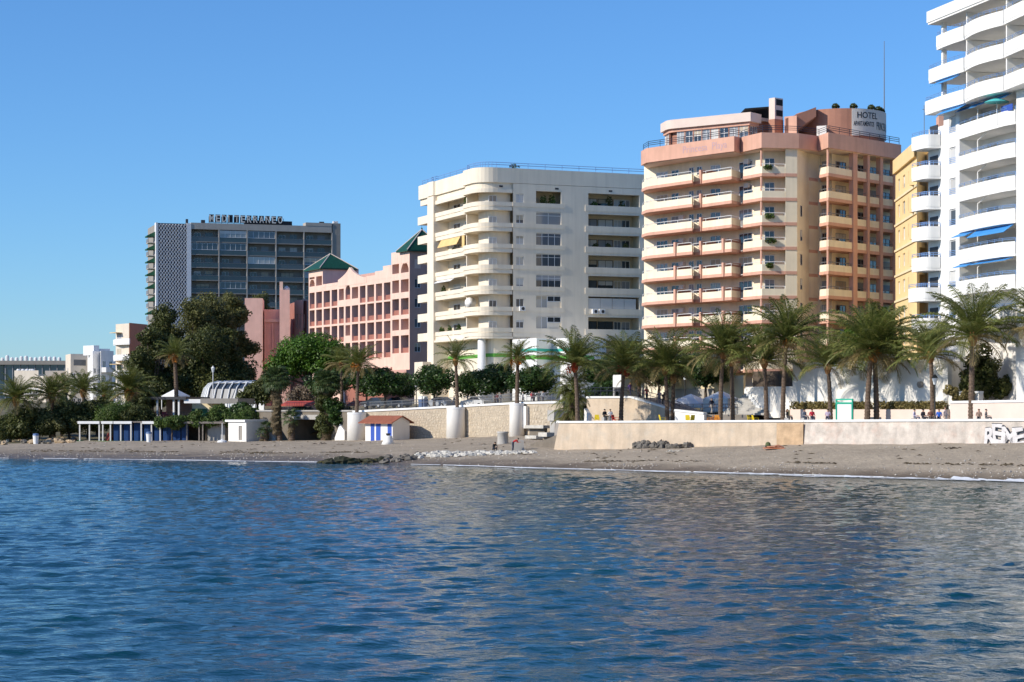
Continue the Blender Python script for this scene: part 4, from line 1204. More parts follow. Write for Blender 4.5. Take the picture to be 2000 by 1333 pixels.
f5 = Fr(q[7],q[8]); mb = MB(); w_ = f5.L
holed_wall(mb,0,w_,4,26.1,[(w_*.1,w_*.42,20.4,23.0),(w_*.6,w_*.92,20.4,23.0),(.2,w_-.2,12,18.2)],.8); mb.obj('shaded_wall','pink_dull',ann,f5.M)  # duller pink than the arcade wall: shade put into this side's colour

# ------------------------------------------------------------------ tall grey block with lattice panel
MF = Fr(P2(305,480), P2(305,480)+Vector((math.cos(R(18)),math.sin(R(18))))*46)
med = thing('apartment_block','grey slab block with white lattice panel and roof letters behind trees','building',(MF.o.x,MF.o.y,6))
bay = [MF.u(x) for x in (372.5,427.5,482.5,539,593.5,648.5)]; end = MF.u(665)
fl = [45.15-3.03*k for k in range(12)]
MB().box(0,end,1.9,14,5,49.0).obj('core','grey_wall',med,MF.M)
MB().box(0,bay[0]-.3,.0,1.9,5,49.2).obj('panel_wall','lattice_dark',med,MF.M)
fbox('panel_edge','lattice_white',med,MF,bay[0]-.95,bay[0]+.05,-.3,1.9,5,49.3)
fbox('panel_edge','lattice_white',med,MF,-.1,.35,-.3,1.9,5,49.3)
# honeycomb relief, too small to pick apart singly
lat = MB(); x = .55; j = 0; px_w = (bay[0]-1.3)/19
while j < 19:
    z = 22.0; i = 0
    while z < 49.0:
        s_ = .125 if (i+j)%2 == 0 else -.125
        xa, xb = x-s_, x+s_
        lat.add([(xa-.09,-.02,z),(xa+.09,-.02,z),(xb+.09,-.02,z+.5),(xb-.09,-.02,z+.5),(xa-.05,-.28,z),(xa+.05,-.28,z),(xb+.05,-.28,z+.5),(xb-.05,-.28,z+.5)],
                [(4,5,6,7),(0,4,7,3),(5,1,2,6)])
        z += .5; i += 1
    x += px_w; j += 1
o = lat.obj('lattice','lattice_white',med,MF.M); o['kind'] = 'stuff'
fbox('roof_fascia','grey_light',med,MF,bay[0]+.05,end-2.2,-.2,1.9,48.0,49.5)
fbox('roof_fascia','grey_light',med,MF,bay[4]+.4,end-2.2,-.25,3,49.52,50.3)
fbox('end_strip','grey_wall',med,MF,bay[5]+.1,end,-.1,1.9,5,50.3)
rs = random.Random(21)
for k, z in enumerate(fl):
    if z < 24: break
    fbox('floor_slab','grey_wall',med,MF,bay[0]+.06,bay[5],-.15,1.9,z-.22,z)
    for i in range(5):
        a, c = bay[i]+.12, bay[i+1]-.12
        fbox('balcony_panel','balcony_glass',med,MF,a,c,-.08,-.03,z,z+1.0)
        fbox('handrail','rail_grey',med,MF,a,c,-.12,.0,z+1.0,z+1.07)
        kind = rs.random()
        if kind < .55:
            window(med,MF,a+.9,a+2.5,z+.95,z+2.2,1.82,2,'frame_white','pane_dark')
            window(med,MF,a+3.6,a+5.4,z+.05,z+2.25,1.82,2,'frame_grey','pane_dark')
        elif kind < .85:
            window(med,MF,a+.1,c-.1,z+1.08,z+2.72,.0,5,'frame_white','pane')
        else:
            window(med,MF,a+1.4,a+4.6,z+.05,z+2.3,1.82,3,'frame_dark','pane_dark')
for i in range(6): fbox('dividing_wall','grey_light',med,MF,bay[i]-.12,bay[i]+.12,-.22,1.9,20,48.0)
# green awnings and small balconies on the left flank
for k in range(9):
    z = 45.4-3.03*k
    MB().add([(-.02,1,z+1.9),(-.02,4.5,z+1.9),(-2.0,4.5,z+.9),(-2.0,1,z+.9),(-.02,1,z+.7),(-.02,4.5,z+.7),(-2.0,4.5,z+.6),(-2.0,1,z+.6)],[(0,1,2,3),(7,6,5,4),(0,4,5,1),(1,5,6,2),(2,6,7,3),(3,7,4,0)]).obj('awning','awning_green',med,MF.M)
    fbox('flank_balcony','grey_light',med,MF,-1.7,-.003,1,4.5,z-.9,z-.7)
    fbox('flank_rail','rail_grey',med,MF,-1.7,-1.62,1,4.5,z-.7,z+.2)
for px, w_, h_ in ((366,.5,1.),(396,.9,.9),(628,1.1,1.3)):
    u_ = MF.u(px); fbox('roof_vent','frame_dark',med,MF,u_,u_+w_,2,2.8,49.0,49.5+h_)
for px in (655,660): u_ = MF.u(px); fbox('roof_box','hotel_white',med,MF,u_,u_+.5,2,3,49,51.0)
# roof letters
sgn = thing('roof_sign','row of large block letters on the grey slab roof','sign',(*MF.w(MF.u(480),1.2),49.5))
ua_, ub_ = MF.u(410), MF.u(556); word = 'MEDITERRANEO'
for i, ch_ in enumerate(word):
    me, co = text_mesh(ch_, 2.25, .02, .12); wd = max(.3,co[:,0].max()-co[:,0].min())
    co = co.copy(); co[:,0] -= co[:,0].min()
    upright(me, co, min(1.05,1.0/wd) if ch_ != 'I' else .7, 1.0); me.materials.append(MAT['letter_face'])
    x_l = ua_+(ub_-ua_)*(i+.08)/12
    link(bpy.data.objects.new('letter', me), sgn, MF.at(x_l,1.0,50.0))
    fbox('letter_back','letter_black',sgn,MF,x_l-.08,x_l+1.05,1.16,1.24,49.9,51.7)
b2 = MB()
for i in range(13): b2.box(ua_+(ub_-ua_)*i/12-.05,ua_+(ub_-ua_)*i/12+.05,1.3,1.4,48.9,51.2)
b2.box(ua_,ub_,1.28,1.36,49.75,49.85); b2.obj('frame','frame_dark',sgn,MF.M)
fbox('plinth','letter_black',sgn,MF,MF.u(480),MF.u(573),1.5,2.6,49.0,50.6)

# ------------------------------------------------------------------ far left buildings
def block(name, label, pts, z0, z1, mat, wins=None, pane='pane_dark', roofmat=None, cat='building'):
    """block whose front faces follow the plan points; wins: (face, n, first z, floor, count, w, h)"""
    t = thing(name, label, cat, (pts[0].x,pts[0].y,z0))
    bk = [(pts[-1].x+3,pts[-1].y+15),(pts[0].x+3,pts[0].y+15)]
    MB().prism([tuple(p) for p in pts]+bk, z0, z1).obj('body',mat,t)
    MB().band(pts, z1+.003, z1+.8, .3).obj('parapet',mat,t)
    for face, nn, zf, fh, cnt, w_, h_ in wins or []:
        f_ = Fr(pts[face],pts[face+1])
        for r_ in range(cnt):
            for i in range(nn):
                xc = f_.L*(i+.5)/nn
                window(t,f_,xc-w_/2,xc+w_/2,zf+fh*r_,zf+fh*r_+h_,-.05,2,'frame_white',pane)
    return t
stad = block('office_building','long low glass building with flat roof at far left',[P2(-60,560),P2(6,560),P2(10,556),P2(140,556)],5,17.6,'pane_blue')
f_ = Fr(P2(10,556),P2(140,556))
for j in range(9): fbox('fin','frame_grey',stad,f_,f_.L*j/9,f_.L*j/9+.2,-.3,.0,6,17.6)
fbox('roof_slab','grey_wall',stad,f_,-9,f_.L+.5,-1.0,14,17.62,18.7)
fbox('spandrel','far_cream',stad,f_,-.5,f_.L,-.35,-.02,9.4,10.6)
for j in range(14):
    u_ = f_.L*(j+.3)/14-3; h_ = random.Random(j).uniform(.8,1.9)
    MB().lathe([(.5,0),(.5,h_*.7),(.3,h_*.7+.25)],10).obj('roof_tank','far_white',stad,f_.at(u_,2.5,18.7))
lowb = block('house','low tan house with white roof tanks at far left',[P2(28,470),P2(75,468)],3,13.6,'far_cream',[(0,4,9,3,1,1.4,1.3)])
for j, px in enumerate((36,45,53,60,64)): MB().lathe([(.5,0),(.5,.9),(.3,1.2)],8).obj('roof_tank','far_white',lowb,Matrix.Translation((PX(px,471),471,13.6)))
low2 = block('house','low cream house with curved terrace left of the white blocks',[P2(75,440),P2(90,432),P2(135,436)],3,11.8,'far_cream',[(0,1,9.4,3,1,2.4,1.6),(1,3,9.4,3,1,2.0,1.4)],'pane')
fbox('upper_floor','far_cream',low2,Fr(P2(88,440),P2(132,441)),0,4.8,0,6,11.8,13.8)
wb1 = block('apartment_building','cream white apartment house with few windows at left',[P2(128,432),P2(138,424),P2(171,426)],3,16.2,'far_cream',[(1,3,7,2.6,3,.9,.8),(0,1,7,3,3,.8,1.2)],'pane_dark')
fbox('strip_window','pane_blue',wb1,Fr(P2(138,424),P2(171,426)),.7,3.3,-.05,.0,14.6,15.8)
wb2 = block('apartment_building','bright white stepped apartment house with roof terraces at left',[P2(171,424),P2(181,417),P2(196,419),P2(197,414),P2(222,418)],3,16.6,'far_white',[(3,2,8,2.9,3,1.1,1.5),(1,2,7,2.9,3,.7,1.1)],'pane_dark')
for k in range(3):
    f_ = Fr(P2(197,414),P2(222,418)); fbox('balcony','far_white',wb2,f_,.1,f_.L,-1.2,-.003,7.0+3*k,8.0+3*k)
fbox('stair_head','far_white',wb2,Fr(P2(172,424),P2(182,418)),0,3,0,4,16.6,18.0)
fbox('stair_head','far_white',wb2,Fr(P2(183,419),P2(195,420)),0,1.3,0,4,16.6,18.6)
bb = [P2(221,400),P2(226,392),P2(252,388),P2(287,396)]
brn = block('apartment_building','brown brick flank block with curved white balconies left of the lattice tower',bb[1:],3,21.0,'far_cream',None)
f_ = Fr(bb[2],bb[3]); fbox('brick_flank','brown_wall',brn,f_,.02,f_.L,-.12,-.002,3,21.9)
f_ = Fr(bb[1],bb[2])
for k in range(6):
    z = 18.9-3.0*k
    path = [P2(221,395)]+rounded(P2(221,395),P2(226,389.5),P2(252,386.2),.7,5)+[P2(252.5,386.2)]
    MB().band(path, z-.95, z, .2).obj('parapet','far_white' ,brn)
    MB().prism([tuple(p) for p in offset(path,.05)]+[tuple(bb[2]),tuple(bb[1])],z-1.15,z-.96).obj('balcony_slab','far_white',brn)
    window(brn,f_,.5,2.3,z-.8,z+1.3,-.05,2,'frame_white','pane'); 
    if k in (0,2): fbox('awning','awning_yellow',brn,f_,.2,2.6,-1.4,-.1,z+1.15,z+1.25)

# ------------------------------------------------------------------ beach level buildings at left
HF = Fr(P2(155,291.5),P2(440,287.5)); zb0 = .9
hut = thing('beach_hut_row','row of blue beach huts with white posts on the sand','beach hut',(HF.o.x,HF.o.y,zb0))
U = HF.u
fbox('floor','turf_green',hut,HF,-.2,U(300),-.5,3.2,.5,zb0+.12)
fbox('roof','trunk_grey',hut,HF,-.3,U(442),-.3,5.0,3.62,3.8)
for a, c in ((155,196),(201,222),(225,259),(281,314)): fbox('fascia_board','white_paint',hut,HF,U(a)-.1,U(c),-.42,-.303,3.45,3.82)
fbox('fascia_board','trunk_grey',hut,HF,U(314),U(442),-.42,-.303,3.5,3.78)
for px in (157,176,195,202,217,237,257,277,297,314,366,390,397): fbox('post','trunk_grey' if px > 320 else 'shutter',hut,HF,U(px)-.09,U(px)+.09,-.28,-.1,.6,3.62)
for a, c in ((218,236),(238,256),(258,276),(278,296),(298,313),(315,332),(333,350),(351,365)):
    o = fbox('door_panel','hut_blue',hut,HF,U(a)+.05,U(c)-.03,.6,.7,zb0+.1,3.6)
    fbox('rib','stripe_blue' if False else 'hut_blue',o,HF,(U(a)+U(c))/2-.03,(U(a)+U(c))/2+.03,.56,.6,zb0+.1,3.6)
fbox('back_wall','bark',hut,HF,U(196),U(440),3.6,3.9,.5,3.6)
fbox('side_room','concrete',hut,HF,U(400),U(434),1.2,3.5,.5,3.6)
# restaurant terrace above the huts
QF = Fr(P2(268,303),P2(492,298))
rest = thing('restaurant','beach restaurant terrace with dark flat roof and white posts','restaurant',(QF.o.x,QF.o.y,1.2))
U = QF.u
fbox('base','concrete',rest,QF,0,QF.L,0,12,1.0,4.2)
fbox('dining_wall','hotel_salmon',rest,QF,U(290),U(362),6,6.3,4.2,6.9)
fbox('dining_wall','yellow_pale',rest,QF,U(364),U(405),2.0,6.3,4.2,6.8)
fbox('green_blind','awning_green',rest,QF,U(366),U(396),1.5,1.6,4.3,5.6)
fbox('roof','frame_dark',rest,QF,U(280),U(366),-.6,8,6.95,7.35)
fbox('white_fascia','white_paint',rest,QF,U(361),U(393),-.3,.0,6.4,7.0)
fbox('grey_fascia','grey_wall',rest,QF,U(393),U(466),-.3,6,6.35,7.1)
for px in (288,308,340,350): fbox('post','white_paint',rest,QF,U(px)-.12,U(px)+.12,-.2,.05,4.2,6.95)
for px in (262,272): fbox('low_wall','hotel_pinkwhite',rest,QF,U(px),U(px)+.6,-.2,.1,4.0,5.2)
railing(rest,[tuple(QF.w(U(268),-.1)),tuple(QF.w(U(360),-.1))],4.2,.9,'frame_dark',.5,'railing',2,.025)
for j, px in enumerate((298,301,318)):
    V, Q = shrub_leaves(random.Random(j),150,(0,0,.5),(.55,.5,.5),.22)
    o = link(bpy.data.objects.new('flowering_shrub', np_mesh('flowers',V,Q,'flower_leaf')),None,QF.at(U(px),.6,4.2))
    tag(o,'red flowering shrub on the restaurant terrace, %s of three'%['leftmost','middle','rightmost'][j],'shrub')
# gazebo tent
def tent(label, px, Y, z0, zr, ze, w_, mat='canvas_white', walls=()):
    p = P2(px,Y); t = thing('gazebo',label,'tent',(p.x,p.y,z0)); h_ = w_/2
    W_ = Matrix.Translation((p.x,p.y,0)) @ Matrix.Rotation(R(-30),4,'Z')
    MB().add([(-h_,-h_,ze),(h_,-h_,ze),(h_,h_,ze),(-h_,h_,ze),(0,0,zr),(-h_,-h_,ze-.3),(h_,-h_,ze-.3),(h_,h_,ze-.3),(-h_,h_,ze-.3)],
             [(0,1,4),(1,2,4),(2,3,4),(3,0,4),(0,5,6,1),(1,6,7,2),(2,7,8,3),(3,8,5,0)]).obj('canopy',mat,t,W_)
    for sx in (-1,1):
        for sy in (-1,1): MB().box(sx*h_-.05,sx*h_+.05,sy*h_-.05,sy*h_+.05,z0,ze).obj('pole','rail_white',t,W_)
    for wl_ in walls:
        if wl_ == 'r': MB().box(h_-.04,h_,-h_,h_,z0+.2,ze).obj('side_panel',mat,t,W_)
        if wl_ == 'f': MB().box(-h_,h_,-h_-.02,-h_+.02,z0+.2,ze).obj('side_panel',mat,t,W_)
    return t
tent('white peaked garden gazebo behind the restaurant terrace',343,316,5.5,8.7,7.6,3.0)
# white arched glazed hall
GF = Fr(P2(376,323),P2(516,316)); U = GF.u
hall = thing('glazed_hall','white barrel shaped glazed hall behind the restaurant','hall',(GF.o.x,GF.o.y,5))
L_ = GF.L; prof = [(-.2,5.5),(-.1,7.0),(.5,8.8),(1.3,9.6),(2.6,9.9),(5,9.9),(6.2,9.4),(6.8,8)]
def sheet(b2, x0, x1, pr, th=0.0):
    for (ya,za),(yb,zb) in zip(pr,pr[1:]): b2.add([(x0,ya,za),(x1,ya,za),(x1,yb,zb),(x0,yb,zb)],[(0,1,2,3)])
b2 = MB(); sheet(b2,U(405),L_-1.6,[(y+.12,z-.1) for y,z in prof]); b2.obj('glass_skin','balcony_glass',hall,GF.M)
b2 = MB(); sheet(b2,U(405),L_-1.6,prof[3:]); b2.obj('roof_sheet','poly_white',hall,GF.M)
b2 = MB(); sheet(b2,U(405),L_-1.6,[(-.2,5.5),(-.12,6.6)]); b2.obj('plinth','poly_white',hall,GF.M)
for j in range(8):
    x = U(405)+(L_-1.6-U(405))*j/7
    MB().tube([(x,y-.03,z+.03) for y,z in prof],.11,5).obj('rib','white_paint',hall,GF.M)
b2 = MB(); N = 10      # rounded left end
for j in range(N):
    a0, a1 = R(180+90*j/N), R(180+90*(j+1)/N)
    for (ya,za),(yb,zb) in zip(prof[:5],prof[1:5]):
        f0 = lambda y,a: (U(405)+ (3.4-y)*math.cos(a)*.85, 3.4+(3.4-y)*math.sin(a))
        b2.add([(*f0(ya,a0),za),(*f0(ya,a1),za),(*f0(yb,a1),zb),(*f0(yb,a0),zb)],[(0,1,2,3)])
b2.obj('rounded_end','poly_white',hall,GF.M,True)
for j in range(0,N+1):
    a0 = R(180+90*j/N)
    MB().tube([(U(405)+(3.45-y)*math.cos(a0)*.86,3.4+(3.45-y)*math.sin(a0),z) for y,z in prof[:5]],.06,4).obj('rib','white_paint',hall,GF.M)
fbox('side_frame','white_paint',hall,GF,L_-1.5,L_,-.1,.1,5.3,9.0)

# small white store and terrace wall with dark passage
sa, sb_, sc_ = P2(446,286.5), P2(481,283), P2(522,287)
store = thing('store_building','small white flat roofed store on the sand','hut',(sa.x,sa.y,1))
f_ = Fr(sa,sb_); mb = MB(); holed_wall(mb,0,f_.L,.5,3.75,[(f_.u(466),f_.u(473),1.2,3.2)],.15); mb.obj('front_wall','white_wall',store,f_.M)
fbox('door','grey_wall',store,f_,f_.u(466),f_.u(473),.12,.18,1.2,3.2)
f2_ = Fr(sb_,sc_); fbox('side_wall','white_wall',store,f2_,.0,f2_.L,.003,.3,.5,3.75)
MB().prism([tuple(f_.w(.0,.2)),tuple(f_.w(f_.L-.2,.2)),tuple(sc_),(sc_.x-1,sc_.y+3)],.5,3.74).obj('inner_block','concrete',store)
MB().prism([tuple(f_.w(-.4,-.3)),tuple(f_.w(f_.L+.1,-.3)),tuple(f2_.w(f2_.L,-.2)),(sc_.x-1,sc_.y+3)],3.76,4.05).obj('roof','white_paint',store)
XF = Fr(P2(500,291),P2(692,277.2)); U = XF.u
ter = thing('terrace_wall','grey terrace retaining wall with dark passage behind the fan palms','wall',(XF.o.x,XF.o.y,1))
mb = MB(); holed_wall(mb,0,XF.L,.5,5.2,[(U(572),U(632),.6,4.2)],5.0); mb.obj('wall_face','concrete_dark',ter,XF.M)
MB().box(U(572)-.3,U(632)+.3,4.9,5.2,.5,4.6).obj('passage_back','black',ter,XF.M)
fbox('coping','concrete',ter,XF,0,XF.L,-.15,.8,5.203,5.4)
fbox('lintel','concrete',ter,XF,U(568),U(634),-.25,0.0,4.1,4.75)
for a, c in ((492,540),(655,676)):
    x0, x1 = U(a)+.2, U(c)
    MB().add([(x0,-.3,.4),(x1,-.3,.4),(x1,-.3,2.6),((x0+x1)/2,-.3,3.5),(x0,-.3,1.6),(x0,-.02,.4),(x1,-.02,.4),(x1,-.02,2.6),((x0+x1)/2,-.02,3.5),(x0,-.02,1.6)],
             [(0,1,2,3,4),(1,6,7,2),(2,7,8,3),(3,8,9,4),(4,9,5,0)]).obj('white_panel','white_wall',ter,XF.M)
# striped kiosk
ka, kb, kc = P2(713.5,267.5), P2(767,262.8), P2(800,266.5)
kio = thing('beach_kiosk','white beach kiosk with blue stripes and red tiled roof','kiosk',(kb.x,kb.y,1.3))
K1, K2 = Fr(ka,kb), Fr(kb,kc); zb_, ze_, zr_ = 1.2, 3.95, 4.6
fbox('front_wall','white_wall',kio,K1,0,K1.L,0,.15,zb_-.4,ze_)
MB().add([(0,0,zb_-.4),(K2.L,0,zb_-.4),(K2.L,0,ze_),(K2.L*.5,0,zr_),(0,0,ze_),(0,.15,zb_-.4),(K2.L,.15,zb_-.4),(K2.L,.15,ze_),(K2.L*.5,.15,zr_),(0,.15,ze_)],
         [(0,1,2,3,4),(9,8,7,6,5),(1,6,7,2),(0,4,9,5)]).obj('gable_wall','white_wall',kio,K2.M)
MB().prism([tuple(K1.w(.05,.16)),tuple(K1.w(K1.L-.05,.16)),tuple(K2.w(K2.L-.05,.16)),tuple(ka+(kc-kb)*.97)],zb_-.4,ze_-.02).obj('inner_block','white_wall',kio)
for a, c in ((724,731.5),(734.5,743.5),(757,766)): fbox('stripe','stripe_blue',kio,K1,K1.u(a),K1.u(c),-.02,.0,zb_,ze_-.15)
d = (kc-kb)
def roofpt(s, t, z): p = ka+(kb-ka)*s+d*t; return (p.x,p.y,z)
s0_, s1_ = -.16, 1.07
ev = ze_-.18
MB().add([roofpt(s0_,-.18,ev),roofpt(s1_,-.18,ev),roofpt(s1_,.5,zr_+.1),roofpt(s0_,.5,zr_+.1),roofpt(s1_,1.18,ev),roofpt(s0_,1.18,ev),
          roofpt(s0_,-.18,ev-.1),roofpt(s1_,-.18,ev-.1),roofpt(s1_,.5,zr_),roofpt(s0_,.5,zr_),roofpt(s1_,1.18,ev-.1),roofpt(s0_,1.18,ev-.1)],
         [(0,1,2,3),(3,2,4,5),(6,9,8,7),(9,11,10,8),(0,6,7,1),(1,7,8,2),(2,8,10,4),(4,10,11,5),(5,11,9,3),(3,9,6,0)]).obj('roof','tile_red',kio)

# ------------------------------------------------------------------ right: ramp wall, stairs, white wall, planter
def poly_wall(name, label, path, zbot, ztops, th, mat, cope='white_paint', ch=.22):
    t = thing(name,label,'wall',(path[0].x,path[0].y,zbot)); inn = offset(path,th)
    for i in range(len(path)-1):
        a, c, d_, e = path[i],path[i+1],inn[i+1],inn[i]; za, zc = ztops[i],ztops[i+1]
        MB().add([(*a,zbot),(*c,zbot),(*c,zc),(*a,za),(*e,zbot),(*d_,zbot),(*d_,zc),(*e,za)],[(0,1,2,3),(1,5,6,2),(5,4,7,6),(4,0,3,7),(3,2,6,7)]).obj('wall_face',mat,t)
        if cope:
            o2, i2 = offset(path,-.1), offset(path,th+.1)
            a, c, d_, e = o2[i],o2[i+1],i2[i+1],i2[i]
            MB().add([(*a,za+.004),(*c,zc+.004),(*d_,zc+.004),(*e,za+.004),(*a,za+ch),(*c,zc+ch),(*d_,zc+ch),(*e,za+ch)],[(0,3,2,1),(4,5,6,7),(0,1,5,4),(1,2,6,5),(2,3,7,6),(3,0,4,7)]).obj('coping',cope,t)
    return t
rp_ = [P2(1146,231),P2(1232,226.5),P2(1292,222.5),P2(1346,219)]; rz = [6.75,6.75,5.75,4.55]
poly_wall('ramp_wall','cream ramp wall with white coping sloping down behind the palms',rp_,3.6,rz,.5,'sea_wall_peach')
rl = thing('ramp_railing','dark metal railing along the top of the promenade ramp','railing',(rp_[0].x,rp_[0].y,6.9))
railing(rl,[tuple(p) for p in offset(rp_,.25)],[z+.2 for z in rz],1.0,'rail_dark',.9,'rails',2,.03)
b2 = MB()
for (p,za),(q_,zc) in zip(zip(offset(rp_,.25),rz),list(zip(offset(rp_,.25),rz))[1:]):
    n_ = int((q_-p).length/.22)
    for k in range(n_): c_ = p+(q_-p)*(k/n_); z = za+(zc-za)*k/n_; b2.box(c_.x-.012,c_.x+.012,c_.y-.012,c_.y+.012,z+.2,z+1.15)
b2.obj('bars','rail_dark',rl)
poly_wall('gate_post','white curved gate post beside the bushy palm',[P2(1141,219),P2(1149,218.5)],3.8,[5.6,4.9],.5,'white_wall',None)
poly_wall('plaza_wall','low white plaza wall in front of the market tents',[P2(1318,218.3),P2(1352,216.8),P2(1375,215.6)],3.9,[5.3,5.1,4.95],.4,'white_wall')
rl = thing('plaza_railing','dark metal railing in front of the market tents','railing',(*P2(1318,219),5.0))
railing(rl,[tuple(P2(1318,219)),tuple(P2(1372,216.6)),tuple(P2(1440,215.8))],5.0,1.05,'rail_dark',1.2,'rails',2,.035)
tent('low white market tent roof on the plaza, left of two',1349,229,4.95,7.25,6.0,4.6)
tent('white market tent with side panel next to the stairs',1408,227,4.95,7.6,6.7,2.9,'canvas_white',('r','f'))
bw = poly_wall('boundary_wall','cream and grey wall behind the market tents',[P2(1300,243),P2(1400,238),P2(1452,236)],5,[9.0,9.4,9.4],.5,'yellow_pale',None)
fbox('grey_dado','grey_light',bw,Fr(P2(1320,241.9),P2(1400,237.9)),0,5.6,-.1,-.01,5,7.9)
# stairs
stair = thing('stairway','broad stairway beside the white wall','stairs',(*P2(1455,218),4.95))
fs = Fr(P2(1412,219.2),P2(1494,215.5))
for i in range(15):
    x1_ = fs.L*(1-.035*i)
    fbox('step','concrete' ,stair,fs,-.2,x1_,.34*i,.34*(i+1)+.02,4.9,5.12+.175*i)
# white wall
WA, WB, WC = P2(1455,219), P2(1548,213.9), P2(1851,197.2)
ww = thing('garden_wall','high white terrace wall with palm shadows behind the promenade','wall',(WB.x,WB.y,4))
f_ = Fr(WA,WB)
b2 = MB(); prof = [(0,7.95)]
x = 0; z = 7.95
MB().add([(f_.u(1494),0,4.6),(f_.L,0,4.6),(f_.L,0,7.9),(0,0,7.9),(0,0,7.6),(f_.u(1494),.5,4.6),(f_.L,.5,4.6),(f_.L,.5,7.9),(0,.5,7.9),(0,.5,7.6)],
         [(0,1,2,3,4),(3,2,7,8),(4,3,8,9),(0,4,9,5),(1,6,7,2),(6,5,9,8,7)]).obj('low_section','white_wall',ww,f_.M)
for i in range(9):
    x0 = f_.u(1494)*(1-i/9); zz_ = 4.9+(7.6-4.9)*i/9
    fbox('stair_cheek','white_paint',ww,f_,x0-f_.u(1494)/9,x0,-.12,.55,zz_-.1,zz_+.42)
f_ = Fr(WB,WC); fbox('high_section','white_wall',ww,f_,0,f_.L,0,.6,4.0,10.2)
fbox('coping','white_paint',ww,f_,-.05,f_.L+.1,-.1,.7,10.205,10.36)
f3_ = Fr(WC,P2(1888,202)); fbox('return_section','white_wall',ww,f3_,.0,f3_.L,.003,.5,4,10.2)
railing(ww,[tuple(f_.w(f_.u(1700),.4)),tuple(f_.w(f_.L,.4))],10.36,.55,'rail_white',2.2,'railing',2,.05)
MB().tube([(f_.u(1799),-.25,7.9),(f_.u(1799),0,7.95)],[.33,.3],14).obj('wall_light','grey_wall',ww,f_.M)
fbox('dark_building','bark',ww,Fr(P2(1470,222),P2(1548,217.5)),0,4.7,0,3,4.5,9.6)
pw = [P2(1543,211.9),P2(1700,203.0),P2(1850,195.2)]
poly_wall('planter_wall','low cream planter wall under the clipped hedge',pw,3.9,[5.5,5.5,5.5],.35,'hotel_pinkwhite',None)
poly_wall('garden_wall','white garden wall stub behind the rightmost full palm',[P2(1852,196.5),P2(1912,193)],4,[7.0,7.0],.5,'white_wall')
poly_wall('garden_wall','shaded white garden wall at the right edge under dark shrubs',[P2(1912,193.4),P2(1935,199),P2(2030,193)],4,[6.8,7.6,7.6],.5,'white_wall',None)
poly_wall('boundary_wall','pale pink low wall at the right edge behind the promenade',[P2(1856,190.5),P2(1925,187),P2(2030,180.5)],3.9,[6.05,6.1,6.15],.5,'hotel_pinkwhite')
MB_ = poly_wall('pergola_wall','grey white building base behind the right palms',[P2(1856,201),P2(1950,199.5),P2(2030,196)],4,[11.4,11.4,11.4],1.,'tower_inner',None)

# ------------------------------------------------------------------ concrete pieces on the sand
cr = [P2(1036,221.5),P2(1062,218),P2(1093,215.5)]
poly_wall('ramp_block','concrete boat ramp wall with painted-in shade left of the peach sea wall',cr,.3,[1.75,2.2,2.95],3.0,'concrete_dark',None)  # darker concrete tone stands in for the shade on this wall
p = on_sand(1013,880)
blk_o = MB().box(-.75,.55,-.4,.9,-.4,1.05).obj('concrete_block','concrete',None,Matrix.Translation(p))
tag(blk_o,'square concrete block the red jacketed person leans on','block')
p = on_sand(982,868)
cyl = thing('concrete_drum','grey concrete drum with flared foot on the sand','drum',(p.x,p.y,p.z-.2))
MB().lathe([(.72,0),(.62,.25),(.6,1.4),(.66,1.45),(.66,1.6),(.5,1.62)],24).obj('body','concrete',cyl,Matrix.Translation((p.x,p.y,p.z-.2)),True)
for j, (a, c, yy, py0, py1) in enumerate(((1024,1061,246,831,837),(1025,1047,238,851,857),(1051,1068,233,845,853))):
    q0, q1 = P2(a,yy), P2(c,yy-2.0); f_ = Fr(q0,q1)
    o = fbox('concrete_slab','rock_white',None,f_,0,f_.L,0,1.2,PZ(py1,yy),PZ(py0,yy))
    tag(o,['long white slab bench against the dark jointed stone wall','lower small white slab below the rightmost pillar','white kerb slab at the head of the boat ramp'][j],'slab')
    fbox('support','concrete_dark',o,f_,.3,f_.L-.3,.6,1.1,PZ(py1,yy)-1.0,PZ(py1,yy)-.004)
q0 = P2(1076,236); pcol = thing('concrete_column','concrete column with white panel beside the peach wall','column',(q0.x,q0.y,1.5))
f_ = Fr(P2(1074,236),P2(1084,234.5)); fbox('shaft','concrete',pcol,f_,0,f_.L,0,.8,1.0,4.2); fbox('head','concrete',pcol,f_,-.3,f_.L+.2,-.2,1.0,4.2,5.4)
f_ = Fr(P2(1086,228),P2(1101,225)); fbox('white_panel','white_paint',pcol,f_,0,f_.L,0,.3,1.6,4.3)
p = on_sand(758,868)
bs = thing('shower_base','white flared shower base on the sand before the kiosk','shower',(p.x,p.y,p.z-.1))
MB().lathe([(.85,0),(.62,.5),(.5,1.05),(.45,1.12),(.3,1.13)],20).obj('base','white_wall',bs,Matrix.Translation((p.x,p.y,p.z-.1)),True)
MB().lathe([(.16,1.1),(.3,1.35),(.32,1.42)],12).obj('head','frame_dark',bs,Matrix.Translation((p.x,p.y,p.z-.1)))
def litter_bin(label, px, py, Y=None, mat='white_paint', s=1.0):
    p = on_sand(px,py); t = thing('litter_bin',label,'bin',(p.x,p.y,p.z-.05)); W_ = Matrix.Translation((p.x,p.y,p.z-.05)) @ Matrix.Scale(s,4)
    MB().lathe([(.32,0),(.4,1.1),(.43,1.12),(.43,1.2),(.36,1.2)],14).obj('body',mat,t,W_); MB().lathe([(.4,1.205),(.38,1.45),(.1,1.5)],14).obj('lid','bin_blue' if mat=='white_paint' else mat,t,W_)
litter_bin('white litter bin with blue lid before the blue huts',291,864)
litter_bin('white litter bin beside the left boulder bank',70,868)
